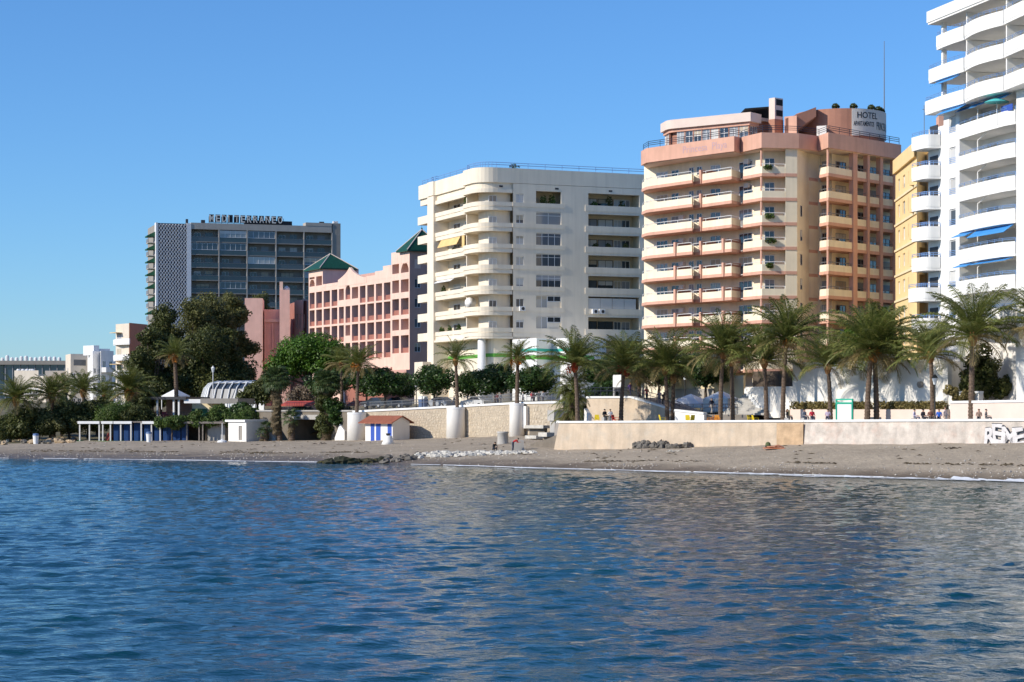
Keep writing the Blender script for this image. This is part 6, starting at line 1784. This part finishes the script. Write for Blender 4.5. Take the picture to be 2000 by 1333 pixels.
# lamp posts
def lamp_post(label, px, Y, z0, h_, mat='dark_metal'):
    p = P2(px,Y); t = thing('lamp_post',label,'street lamp',(p.x,p.y,z0)); W = Matrix.Translation((p.x,p.y,z0))
    MB().lathe([(.2,0),(.2,.5),(.12,.75),(.075,.9),(.06,h_-.95),(.12,h_-.9),(.05,h_-.85)],10).obj('post',mat,t,W)
    MB().lathe([(.13,h_-.85),(.27,h_-.25),(.27,h_-.24)],6).obj('lantern','poly_white',t,W)
    MB().lathe([(.32,h_-.235),(.2,h_-.05),(.06,h_+.08),(.02,h_+.2)],8).obj('cap',mat,t,W)
lamp_post('dark street lamp beside the palm near the white wall end',1826,193.6,DK,pz(734,193.6)-DK)
lamp_post('dark street lamp behind the left market tent',1338,237,5.4,pz(728,237)-5.4)
lamp_post('grey street lamp between the kiosk orange trees',813,270,pz(797,270)-.6,4.2)
lamp_post('white twin street lamp behind the glazed hall',416,318,5.5,pz(717,318)-5.5,'white_paint')
# notice board, sign pillar
nb = P2(1648,201.2); fN = Fr(P2(1632,202.2),P2(1665,200.4))
t = thing('notice_board','green framed notice board with blank white panel on the promenade','notice board',(*fN.w(.8,0),DK))
for x in (0,fN.L-.12): fbox('post','board_green',t,fN,x,x+.12,0,.15,DK,6.55)
for z0_, z1_ in ((4.25,4.45),(6.05,6.2),(6.4,6.55)): fbox('rail','board_green',t,fN,.12,fN.L-.12,.01,.13,z0_,z1_)
fbox('panel','white_paint',t,fN,.2,fN.L-.2,.04,.09,4.5,6.0); fbox('inner_frame','board_green',t,fN,.13,fN.L-.13,.095,.12,4.45,6.05)
fS = Fr(P2(1197,229),P2(1213,228.3))
t = thing('sign_pillar','tall white sign pillar with dark opening behind the promenade palms','sign',(*fS.w(.4,0),6.9))
fbox('panel','white_paint',t,fS,0,fS.L,0,.3,7.9,9.35); fbox('leg','white_paint',t,fS,0,.16,.02,.28,6.6,7.9); fbox('shelf_box','frame_dark',t,fS,.17,fS.L,.05,.28,7.5,7.89)

# boulders
ROCK = []
for i in range(6):
    rs_ = random.Random(i+300); N1, N2 = 7, 5; mb = MB(); pts = []
    for j in range(N2+1):
        for k in range(N1):
            a, b_ = 2*math.pi*k/N1, math.pi*j/N2-math.pi/2
            rr_ = rs_.uniform(.62,1.18); pts.append((math.cos(a)*math.cos(b_)*rr_*.5, math.sin(a)*math.cos(b_)*rr_*.5, math.sin(b_)*rr_*.42))
    mb.add(pts,[(j*N1+k,j*N1+(k+1)%N1,(j+1)*N1+(k+1)%N1,(j+1)*N1+k) for j in range(N2) for k in range(N1)])
    ROCK.append(mb)
RM = {}
def rock(name, label, group, p, s, mat, seed):
    rs_ = random.Random(seed); i = rs_.randrange(6)
    if (i,mat) not in RM: RM[(i,mat)] = ROCK[i].mesh('rock',mat)
    o = bpy.data.objects.new(name,RM[(i,mat)])
    link(o,None,Matrix.Translation(p) @ Matrix.Rotation(rs_.uniform(0,6),4,'Z') @ Matrix.Diagonal((s[0],s[1],s[2],1)))
    return tag(o,label,'rock',group)
rs = random.Random(9)
for i in range(34):
    px = 625+ (i/33)*118+rs.uniform(-4,4); py = 911-(i/33)*9+rs.uniform(-3,2.5)
    p = on_sand(px,py); s = rs.uniform(.6,1.7)*(.7+.5*math.sin(math.pi*min(1,i/22)))
    p.z = max(p.z,-.1)
    rock('shore_rock','dark weedy rock in the reef at the water edge','weedy reef rocks at the water edge',p+Vector((0,0,s*.08)),(s*1.5,s,s*.75),'rock_dark',i)
for i in range(34):
    px = 735+rs.uniform(0,88); py = 904-(px-735)/88*8+rs.uniform(-6,3)
    p = on_sand(px,py); s = rs.uniform(.3,1.0)
    rock('shore_rock','grey stone scattered between the reef and the white stones','grey stones on the sand',p+Vector((0,0,s*.12)),(s*1.2,s,s*.8),'rock_grey',i+50)
for i in range(170):
    px = 815+rs.random()**.8*230; w_ = (px-815)/230; py = 891.5-6.5*w_+rs.uniform(-4.6,4.6)*(1-.75*w_)
    p = on_sand(px,py); s = rs.uniform(.35,.95)*(1-.35*w_)
    rock('white_stone','white stone in the pale strip below the boat ramp','white stones below the boat ramp',p+Vector((0,0,s*.12)),(s*1.5,s*1.1,s*.8),'rock_white',i+120)
for i in range(20):
    px = 1240+(i%12)*9.0+rs.uniform(-3,3); Y = fr_l.Y(fr_l.u(px))-(.9 if i < 12 else .45); p = P2(px,Y); s = rs.uniform(.5,.8)*(1.25 if i in (5,11) else 1)
    z = float(sand_z(p.x,p.y))
    rock('boulder','grey boulder heaped against the foot of the peach sea wall','boulders at the peach sea wall',Vector((p.x,p.y,z+s*.22+(0 if i < 12 else .3))),(s*1.3,s*1.0,s*1.15),'rock_grey',i+400)
for i in range(46):
    px = -12+i*3.5+rs.uniform(-4,4); py = 869-4.5*(i/46)+rs.uniform(-5,1.5); p = on_sand(px,py); s = rs.uniform(.5,1.15)
    rock('boulder','tan boulder in the bank under the left thicket','boulders under the left thicket',p+Vector((0,0,s*.2)),(s*1.3,s*1.1,s*.9),'rock_tan' if i%4 else 'rock_grey',i+500)
# driftwood scraps and seaweed on the sand
for j, (px,py,lab) in enumerate(((1857,878,'dark seaweed scrap on the right sand'),(620,868,'dark driftwood line on the sand left of the pillars'),(1308,883,'pale litter scrap on the middle sand'))):
    p = on_sand(px,py); mb = MB(); rs_ = random.Random(j)
    for k in range(7): a = rs_.uniform(-.9,.9); mb.tube([(a,rs_.uniform(-.2,.2),.03),(a+rs_.uniform(.1,.4),rs_.uniform(-.2,.2),rs_.uniform(.05,.2)),(a+.5,rs_.uniform(-.2,.2),.03)],.035,5)
    tag(mb.obj('seaweed' if j < 2 else 'beach_litter',['bark','bark','rock_white'][j],None,Matrix.Translation(p)),lab,'seaweed' if j < 2 else 'litter')

# parked cars behind the street railing
def car(label, px, Y, z0, rz, mat):
    p = P2(px,Y); t = thing('parked_car',label,'car',(p.x,p.y,z0),rz,'cars parked along the street'); W = Matrix.Translation((p.x,p.y,z0)) @ Matrix.Rotation(rz,4,'Z')
    pr = [(-2.1,.35),(-2.1,.75),(-1.95,.92),(-1.0,.98),(-.35,1.42),(.95,1.45),(1.65,1.02),(2.05,.92),(2.1,.4),(1.9,.28),(-1.9,.28)]
    n_ = len(pr); mb = MB()
    def yy(x,z): return .84-.20*max(0,(z-.95)/.5)
    vs = [(x,-yy(x,z),z) for x,z in pr]+[(x,yy(x,z),z) for x,z in pr]
    mb.add(vs,[tuple(range(n_)),tuple(range(2*n_-1,n_-1,-1))]+[(i,n_+i,n_+(i+1)%n_,(i+1)%n_) for i in range(n_)]); mb.obj('body',mat,t,W)
    for s in (-1,1):
        MB().add([(-.85,s*.815,1.02),(-.3,s*.69,1.36),(.9,s*.68,1.39),(1.4,s*.815,1.05)],[(0,1,2,3)]).obj('side_window','pane_dark',t,W @ Matrix.Translation((0,s*.03,0)))
        for x in (-1.3,1.25):
            o = MB().tube([(x,s*.7,.32),(x,s*.88,.32)],.32,16).obj('wheel','black',t,W); MB().tube([(x,s*.885,.32),(x,s*.89,.32)],.19,12).obj('rim','car_silver',o,W)
        MB().box(-2.13,-2.08,s*.6-.18,s*.6+.18,.66,.8).obj('headlight','poly_white',t,W)
    MB().add([(-.98,-.66,1.02),(-.98,.66,1.02),(-.4,.58,1.39),(-.4,-.58,1.39)],[(0,1,2,3)]).obj('windscreen','pane_dark',t,W @ Matrix.Translation((-.03,0,.02)))
sa_ = math.atan2(-13.2,13.4)
for j, (px,Y,mt,lab) in enumerate(((735,279,'car_dark','dark parked car behind the kiosk orange tree'),(775,276,'car_dark','second dark parked car left of the lamp post'),(858,270.5,'car_silver','silver blue parked car left of the middle pillar palm'),(930,268,'car_white','white parked car behind the small round orange tree'))):
    car(lab,px,Y,pz(798,Y)+.05,sa_+.05,mt)
for j, px in enumerate((824,829)):
    Y = 271; p = P2(px,Y); t = thing('recycling_bin',['left blue grey recycling bin by the lamp post','right blue grey recycling bin by the silver car'][j],'bin',(p.x,p.y,pz(797,Y)),group=None); W = Matrix.Translation((p.x,p.y,pz(797,Y)))
    MB().lathe([(.42,0),(.5,1.15)],8).obj('body','bin_blue',t,W); MB().lathe([(.52,1.155),(.4,1.5),(.1,1.6)],8).obj('lid','poly_white',t,W)
# red awning strip of the terrace cafe behind the fan palms
fA = Fr(P2(562,291),P2(728,281)); t = thing('cafe_awning','red cafe awning strip behind the fan palms','awning',(*fA.w(0,0),5.2))
for a, c in ((562,622),(640,662),(690,726)):
    x0, x1 = fA.u(a), fA.u(c)
    MB().add([(x0,0,6.7),(x1,0,6.7),(x1,-1.4,6.2),(x0,-1.4,6.2),(x0,0,6.6),(x1,0,6.6),(x1,-1.4,5.95),(x0,-1.4,5.95)],[(3,2,1,0),(4,5,6,7),(0,1,5,4),(1,2,6,5),(2,3,7,6),(3,0,4,7)]).obj('canvas','red_tent',t,fA.M)
    for x in (x0+.1,x1-.1): MB().box(x-.04,x+.04,-.05,.05,5.0,7.1).obj('post','rail_grey',t,fA.M)

# cafe chairs behind the sea wall
CH = None
def chair(label, px, Y, mat, rz):
    p = P2(px,Y); t = thing('cafe_chair',label,'chair',(p.x,p.y,DK),rz,'plastic cafe chairs behind the sea wall'); W = Matrix.Translation((p.x,p.y,DK)) @ Matrix.Rotation(rz,4,'Z')
    MB().box(-.24,.24,-.24,.24,.42,.46).obj('seat',mat,t,W)
    MB().add([(-.24,.22,.46),(.24,.22,.46),(.22,.34,.95),(-.22,.34,.95),(-.24,.25,.46),(.24,.25,.46),(.22,.37,.95),(-.22,.37,.95)],[(0,1,2,3),(7,6,5,4),(0,3,7,4),(1,5,6,2),(3,2,6,7)]).obj('backrest',mat,t,W)
    for sx in (-1,1):
        for sy in (-1,1): MB().box(sx*.21-.02,sx*.21+.02,sy*.2-.02,sy*.2+.02,0,.42).obj('leg',mat,t,W)
        MB().tube([(sx*.25,-.2,.46),(sx*.25,-.2,.66),(sx*.25,.26,.68)],.02,5).obj('arm',mat,t,W)
for j, (px,mt,lab) in enumerate(((1166,'yellow_plastic','yellow chair left of the seated cafe guests'),(1202,'red_paint','red chair right of the seated cafe guests'),(1294,'yellow_plastic','yellow chair at the foot of the twin ramp palms'),(1345,'yellow_plastic','yellow chair before the low plaza wall'),(1350,'yellow_plastic','yellow chair second before the low plaza wall'),(1386,'orange_plastic','left orange chair below the market tents'),(1394,'orange_plastic','middle orange chair below the market tents'),(1401,'orange_plastic','right orange chair below the market tents'),(1467,'yellow_plastic','left yellow chair at the foot of the stairway'),(1476,'yellow_plastic','right yellow chair at the foot of the stairway'))):
    chair(lab,px,frs.Y(frs.u(px))+2.2,mt,j*.9)

# ------------------------------------------------------------------ people
def cloth(name, shirt, legs, skin=(.45,.27,.18), shoe=(.02,.02,.02), h0=.10, h1=.86, h2=1.44):
    """clothes by height on the standing body: stored per vertex at build time"""
    return (shirt, legs, skin, shoe)
pm_cache = {}
def flat(col):
    k = tuple(round(c,3) for c in col)
    if k not in pm_cache:
        nm = 'cloth_%d'%len(pm_cache); pm(nm,col,.8,.12,6.); pm_cache[k] = nm
    return pm_cache[k]
def person(label, loc, rz, pose, shirt, legs, hair=(.03,.02,.015), skin=(.5,.3,.2), scale=1.0, long_hair=False):
    """one skinned figure; joints (x right, y back, z up), the figure faces -y"""
    P = dict(pel=(0,0,.95),wst=(0,0,1.1),chs=(0,-.01,1.32),nck=(0,0,1.47),hd=(0,-.02,1.58),top=(0,-.01,1.70),
             lh=(-.1,0,.92),rh=(.1,0,.92),lk=(-.11,-.02,.5),rk=(.11,-.02,.5),la=(-.11,.02,.09),ra=(.11,.02,.09),lt=(-.12,-.15,.04),rt=(.12,-.15,.04),
             ls=(-.19,0,1.40),rs=(.19,0,1.40),le=(-.25,.03,1.12),re=(.25,.03,1.12),lw=(-.24,-.08,.88),rw=(.24,-.08,.88),lf=(-.23,-.12,.76),rf=(.23,-.12,.76))
    if pose == 'walk':
        P.update(lk=(-.1,-.18,.52),la=(-.1,-.2,.12),lt=(-.1,-.36,.07),rk=(.1,.05,.5),ra=(.1,.3,.14),rt=(.1,.2,.04),le=(-.26,.12,1.14),lw=(-.25,.1,.9),lf=(-.24,.08,.79),re=(.26,-.06,1.13),rw=(.25,-.24,.95),rf=(.24,-.3,.86))
    elif pose == 'sit':
        d = -.48
        for k in ('pel','wst','chs','nck','hd','top','ls','rs','le','re'): x,y,z = P[k]; P[k] = (x,y,z+d)
        P.update(lh=(-.1,-.02,.46),rh=(.1,-.02,.46),lk=(-.12,-.45,.5),rk=(.12,-.45,.5),la=(-.12,-.47,.09),ra=(.12,-.47,.09),lt=(-.12,-.62,.05),rt=(.12,-.62,.05),lw=(-.2,-.3,.62),rw=(.2,-.3,.62),lf=(-.17,-.4,.6),rf=(.17,-.4,.6))
    elif pose == 'crouch':
        P.update(pel=(0,.1,.30),wst=(0,.06,.45),chs=(0,-.06,.66),nck=(0,-.14,.8),hd=(0,-.2,.9),top=(0,-.24,1.0),lh=(-.1,.08,.28),rh=(.1,.08,.28),lk=(-.16,-.34,.46),rk=(.16,-.34,.46),la=(-.14,-.2,.09),ra=(.14,-.2,.09),lt=(-.14,-.36,.05),rt=(.14,-.36,.05),
                 ls=(-.18,-.08,.74),rs=(.18,-.08,.74),le=(-.26,-.25,.56),re=(.26,-.25,.56),lw=(-.16,-.42,.5),rw=(.16,-.42,.5),lf=(-.12,-.5,.46),rf=(.12,-.5,.46))
    elif pose == 'lean':
        P.update(wst=(0,-.1,1.05),chs=(0,-.32,1.16),nck=(0,-.46,1.22),hd=(0,-.56,1.30),top=(0,-.62,1.40),ls=(-.19,-.4,1.2),rs=(.19,-.4,1.2),le=(-.22,-.5,.98),re=(.22,-.5,.98),lw=(-.18,-.7,.98),rw=(.18,-.7,.98),lf=(-.16,-.82,1.0),rf=(.16,-.82,1.0))
    elif pose == 'lie':
        for k,(x,y,z) in list(P.items()): P[k] = (x*1.0, z-.9, .16+y*.4)
        P.update(lk=(-.14,-.38,.34),rk=(.14,-.42,.18))
    rad = dict(pel=.155,wst=.14,chs=.165,nck=.06,hd=.10,top=.065,lh=.095,rh=.095,lk=.062,rk=.062,la=.045,ra=.045,lt=.035,rt=.035,ls=.065,rs=.065,le=.045,re=.045,lw=.034,rw=.034,lf=.03,rf=.03)
    ed = [('pel','wst'),('wst','chs'),('chs','nck'),('nck','hd'),('hd','top'),('pel','lh'),('pel','rh'),('lh','lk'),('rh','rk'),('lk','la'),('rk','ra'),('la','lt'),('ra','rt'),('chs','ls'),('chs','rs'),('ls','le'),('rs','re'),('le','lw'),('re','rw'),('lw','lf'),('rw','rf')]
    # fingers: five short chains from each palm
    E = list(ed)
    for s, f_, w_ in (('l','lf','lw'),('r','rf','rw')):
        a, b_ = Vector(P[w_]), Vector(P[f_]); d = (b_-a).normalized(); sx = Vector((1,0,0))
        for q in range(5):
            nm = s+'fi%d'%q; off = sx*(q-2)*.017 if q else sx*(-.05 if s == 'r' else .05)
            P[nm] = tuple(b_+d*(.07-.006*abs(q-2) if q else .02)+off); rad[nm] = .008
            E.append((f_,nm))
    names = list(P); ix = {k:i for i,k in enumerate(names)}
    me = bpy.data.meshes.new('body'); me.from_pydata([P[k] for k in names],[(ix[a],ix[b_]) for a,b_ in E],[])
    o = bpy.data.objects.new('body',me)
    t = thing('person',label,'person',loc,rz); W = Matrix.Translation(Vector(loc)) @ Matrix.Rotation(rz,4,'Z') @ Matrix.Scale(scale,4)
    WM[t.name] = Matrix.Translation(Vector(loc)) @ Matrix.Rotation(rz,4,'Z')
    COL.objects.link(o)
    md = o.modifiers.new('skin','SKIN'); md.use_smooth_shade = True
    for i,k in enumerate(names): me.skin_vertices[0].data[i].radius = (rad[k],rad[k]*(.72 if k in ('chs','wst','pel') else 1)); me.skin_vertices[0].data[i].use_root = (k == 'pel')
    s2 = o.modifiers.new('sub','SUBSURF'); s2.levels = 1; s2.render_levels = 1
    dg = bpy.context.evaluated_depsgraph_get(); dg.update()
    ev_ = bpy.data.meshes.new_from_object(o.evaluated_get(dg))
    bpy.data.objects.remove(o)
    # clothes: nearest bone decides
    bones = []
    for a, b_ in ed:
        if b_ in ('lk','rk','la','ra','lh','rh'): m_ = 1
        elif b_ in ('lt','rt'): m_ = 3
        elif b_ in ('hd','top') : m_ = 2
        elif b_ in ('lf','rf'): m_ = 2
        else: m_ = 0
        bones.append((Vector(P[a]),Vector(P[b_]),m_))
    ev_.materials.clear()
    for c in (shirt,legs,skin,(.02,.02,.022)): ev_.materials.append(MAT[flat(c)])
    for pl in ev_.polygons:
        c = pl.center; best = (9,0)
        for a, b_, m_ in bones:
            ab = b_-a; tq = max(0,min(1,(c-a).dot(ab)/max(ab.dot(ab),1e-6))); dd = (c-a-ab*tq).length
            if dd < best[0]: best = (dd,m_)
        pl.material_index = best[1]
    ev_.shade_smooth()
    link(bpy.data.objects.new('body',ev_),t,W)
    hd, tp = Vector(P['hd']), Vector(P['top']); up_ = (tp-hd).normalized(); bk = Vector((0,1,0)) if pose != 'lie' else Vector((0,0,1))
    mb = MB(); N = 8
    for j in range(5):
        a = math.pi*.5*j/4
        for k in range(N):
            an = 2*math.pi*k/N; rr_ = .112*math.cos(a) if j < 4 else .004
            x = Vector((1,0,0)); y = up_.cross(x)
            mb.v.append(tuple(hd+up_*(.045+.10*math.sin(a))+(x*math.cos(an)+y*math.sin(an))*rr_+bk*.022))
    mb.f += [(j*N+k,j*N+(k+1)%N,(j+1)*N+(k+1)%N,(j+1)*N+k) for j in range(4) for k in range(N)]
    if long_hair: mb.tube([hd+bk*.06+up_*.05,hd+bk*.1-up_*.12,hd+bk*.11-up_*.3],[.09,.1,.05],7)
    mb.obj('hair',flat(hair),t,W,True)
    # face: nose, eyes, mouth
    fw = -bk; ft = MB(); ft.tube([hd+fw*.10+up_*.03,hd+fw*.128,hd+fw*.105-up_*.005],[.008,.016,.01],5)
    ft.obj('nose',flat(skin),t,W)
    ft = MB()
    for s in (-1,1): c = hd+fw*.098+Vector((s*.035,0,0))+up_*.035; ft.tube([c,c+fw*.006],.012,6)
    c = hd+fw*.10-up_*.04; ft.tube([c-Vector((.025,0,0)),c+Vector((.025,0,0))],.006,5)
    ft.obj('eyes_and_mouth',flat((.05,.03,.03)),t,W)
    return t
def wall_behind(px, d): return frs.Y(frs.u(px))+d
p = on_sand(1007,882); person('person in red jacket and dark trousers leaning on the concrete block',(p.x-.28,p.y+.3,p.z-.03),R(75),'lean',(.50,.03,.03),(.03,.035,.07))
p = on_sand(965,882); person('person in black crouching beside the white stones',(p.x,p.y,p.z-.02),R(35),'crouch',(.02,.025,.03),(.03,.035,.05))
p = on_sand(1512,877); person('sunbather lying on an orange towel on the sand',(p.x,p.y,p.z+.02),R(75),'lie',(.42,.20,.12),(.42,.20,.12),skin=(.45,.24,.15))
tw = MB().add([(-1.0,-.45,.02),(1.0,-.45,.0),(1.0,.45,.06),(-1.0,.45,.06),(-1.0,-.45,-.03),(1.0,-.45,-.05),(1.0,.45,.0),(-1.0,.45,.0)],[(0,1,2,3),(7,6,5,4),(0,4,5,1),(1,5,6,2),(2,6,7,3),(3,7,4,0)]).obj('beach_towel',flat((.65,.22,.10)),None,Matrix.Translation((p.x,p.y-.1,p.z+.05)))
tag(tw,'orange beach towel under the sunbather','towel')
p = on_sand(1500,874); bg_ = MB().lathe([(.22,0),(.28,.15),(.22,.4),(.08,.5)],9).obj('beach_bag',flat((.10,.12,.05)),None,Matrix.Translation(p)); tag(bg_,'dark green bag beside the sunbather','bag')
def up_there(label, px, Y, feet_py, *a, **k):
    q = P2(px,Y); return person(label,(q.x,q.y,PZ(feet_py,Y)),*a,**k)
# walkers on the ramp, feet on a ramp sheet behind the wall
rampz = lambda px: float(np.interp(px,[1146,1232,1292,1346],[6.8,6.8,5.8,4.6]))
b2 = MB(); ro = offset(rp_,.5); ri = offset(rp_,4.2)
for i in range(3): b2.add([(*ro[i],[6.8,6.8,5.8,4.6][i]),(*ro[i+1],[6.8,6.8,5.8,4.6][i+1]),(*ri[i+1],[6.8,6.8,5.8,4.6][i+1]),(*ri[i],[6.8,6.8,5.8,4.6][i])],[(0,1,2,3)])
struct(b2.obj('ramp','paving'))
def on_ramp(label, px, dY, *a, **k):
    f_ = Fr(rp_[1],rp_[3]) if px > 1232 else Fr(rp_[0],rp_[1]); Y = f_.Y(f_.u(px))+dY; q = P2(px,Y); return person(label,(q.x,q.y,rampz(px)),*a,**k)
on_ramp('person in bright pink jacket walking on the ramp',1263,1.6,R(20),'walk',(.72,.06,.13),(.03,.03,.045),hair=(.45,.42,.4))
on_ramp('person in purple jacket walking at the top of the ramp',1231,1.8,R(40),'walk',(.14,.07,.30),(.05,.05,.09),hair=(.3,.2,.1))
on_ramp('person in grey lilac top walking down the ramp',1288,1.4,R(10),'walk',(.45,.36,.42),(.30,.30,.35),hair=(.2,.1,.05))
on_ramp('person in black walking beside the close pair of palms',1297,2.0,R(-20),'walk',(.02,.02,.025),(.03,.03,.04))
up_there('person in black jacket and pale trousers walking on the plaza',1390,219,809.2,R(30),'walk',(.015,.015,.03),(.42,.38,.34),hair=(.25,.22,.2))
for j, (px, d, pose, sh, lg, hr, lab, lh) in enumerate(((1538,3.2,'sit',(.06,.05,.045),(.05,.05,.06),(.12,.05,.02),'long haired person in dark clothes sitting below the brown hedge',True),(1571,3.0,'sit',(.25,.26,.29),(.05,.06,.09),(.03,.02,.02),'person in grey shirt sitting left of the red shirted one',False),
      (1586,3.0,'sit',(.58,.03,.05),(.03,.04,.07),(.06,.03,.02),'person in red shirt sitting on the promenade',False),(1617,3.0,'sit',(.48,.40,.50),(.1,.1,.14),(.03,.02,.02),'person in lilac top sitting left of the notice board',False),
      (1786,2.6,'sit',(.62,.56,.66),(.2,.2,.25),(.04,.03,.03),'person in pale lilac top sitting right of the twin palms',False),(1803,2.8,'sit',(.05,.05,.06),(.05,.05,.06),(.02,.02,.02),'dark haired person sitting low right of the lilac one',False),(1817,2.9,'sit',(.25,.12,.08),(.1,.08,.07),(.10,.05,.03),'brown haired person sitting beside the lamp palm',False),
      (1834,2.4,'sit',(.03,.12,.50),(.05,.06,.10),(.2,.12,.08),'person in blue shirt sitting right of the street lamp',False),(1846,2.6,'walk',(.70,.55,.50),(.3,.25,.22),(.2,.12,.08),'shirtless looking person standing next to the blue shirt',False),
      (1181,2.6,'sit',(.02,.02,.025),(.03,.03,.03),(.02,.02,.02),'cafe guest in black behind the left sea wall',False),(1192,2.8,'sit',(.62,.6,.58),(.2,.2,.2),(.05,.03,.02),'cafe guest in white behind the left sea wall',False),
      (1912,2.4,'sit',(.3,.2,.15),(.1,.1,.1),(.10,.05,.02),'brown haired person sitting right of the tall dark palm',False),(1926,2.4,'sit',(.25,.22,.2),(.1,.1,.1),(.03,.02,.02),'rightmost person sitting behind the sea wall',False))):
    Y = wall_behind(px,d); q = P2(px,Y)
    zf = DK+(.3 if pose == 'sit' else 0)
    person(lab,(q.x,q.y,zf),R(60-25*(j%4)),pose,sh,lg,hr,long_hair=lh,scale=1.0)
    if pose == 'sit':
        st_ = MB().box(-.22,.22,-.2,.24,-.3,.385).obj('stone_seat','concrete',None,Matrix.Translation((q.x,q.y,zf)) @ Matrix.Rotation(R(60-25*(j%4)),4,'Z'))
        tag(st_,'low stone seat under the '+lab.replace(' sitting',''),'seat')
for j, (px, dY, sh, lab) in enumerate(((972,2.0,(.25,.05,.05),'person in dark red top on the street behind the railing'),(978,2.6,(.5,.5,.5),'person in grey top on the street behind the railing'),(1021,1.8,(.65,.65,.66),'person in white top right of the rightmost pillar palm'),(1039,2.2,(.5,.05,.06),'person in red top on the street right of the pillar palm'),(1053,2.0,(.05,.06,.06),'person in black on the street behind the railing'),(1061,2.5,(.7,.7,.7),'person in white near the end of the street railing'),(893-6,4.0,(.03,.03,.03),'person in black beside the middle pillar palm'))):
    i = 2 if px > 1015 else (1 if px > 893 else 0); fr = Fr(SWL[i],SWL[i+1]); u_ = fr.u(px); Y = fr.Y(u_)+dY; q = P2(px,Y)
    z = float(np.interp(px,[690,893,1015,1100],[5.2,5.6,6.0,6.1]))
    person(lab,(q.x,q.y,z),R(20+40*j),'walk',sh,(.05,.05,.08))
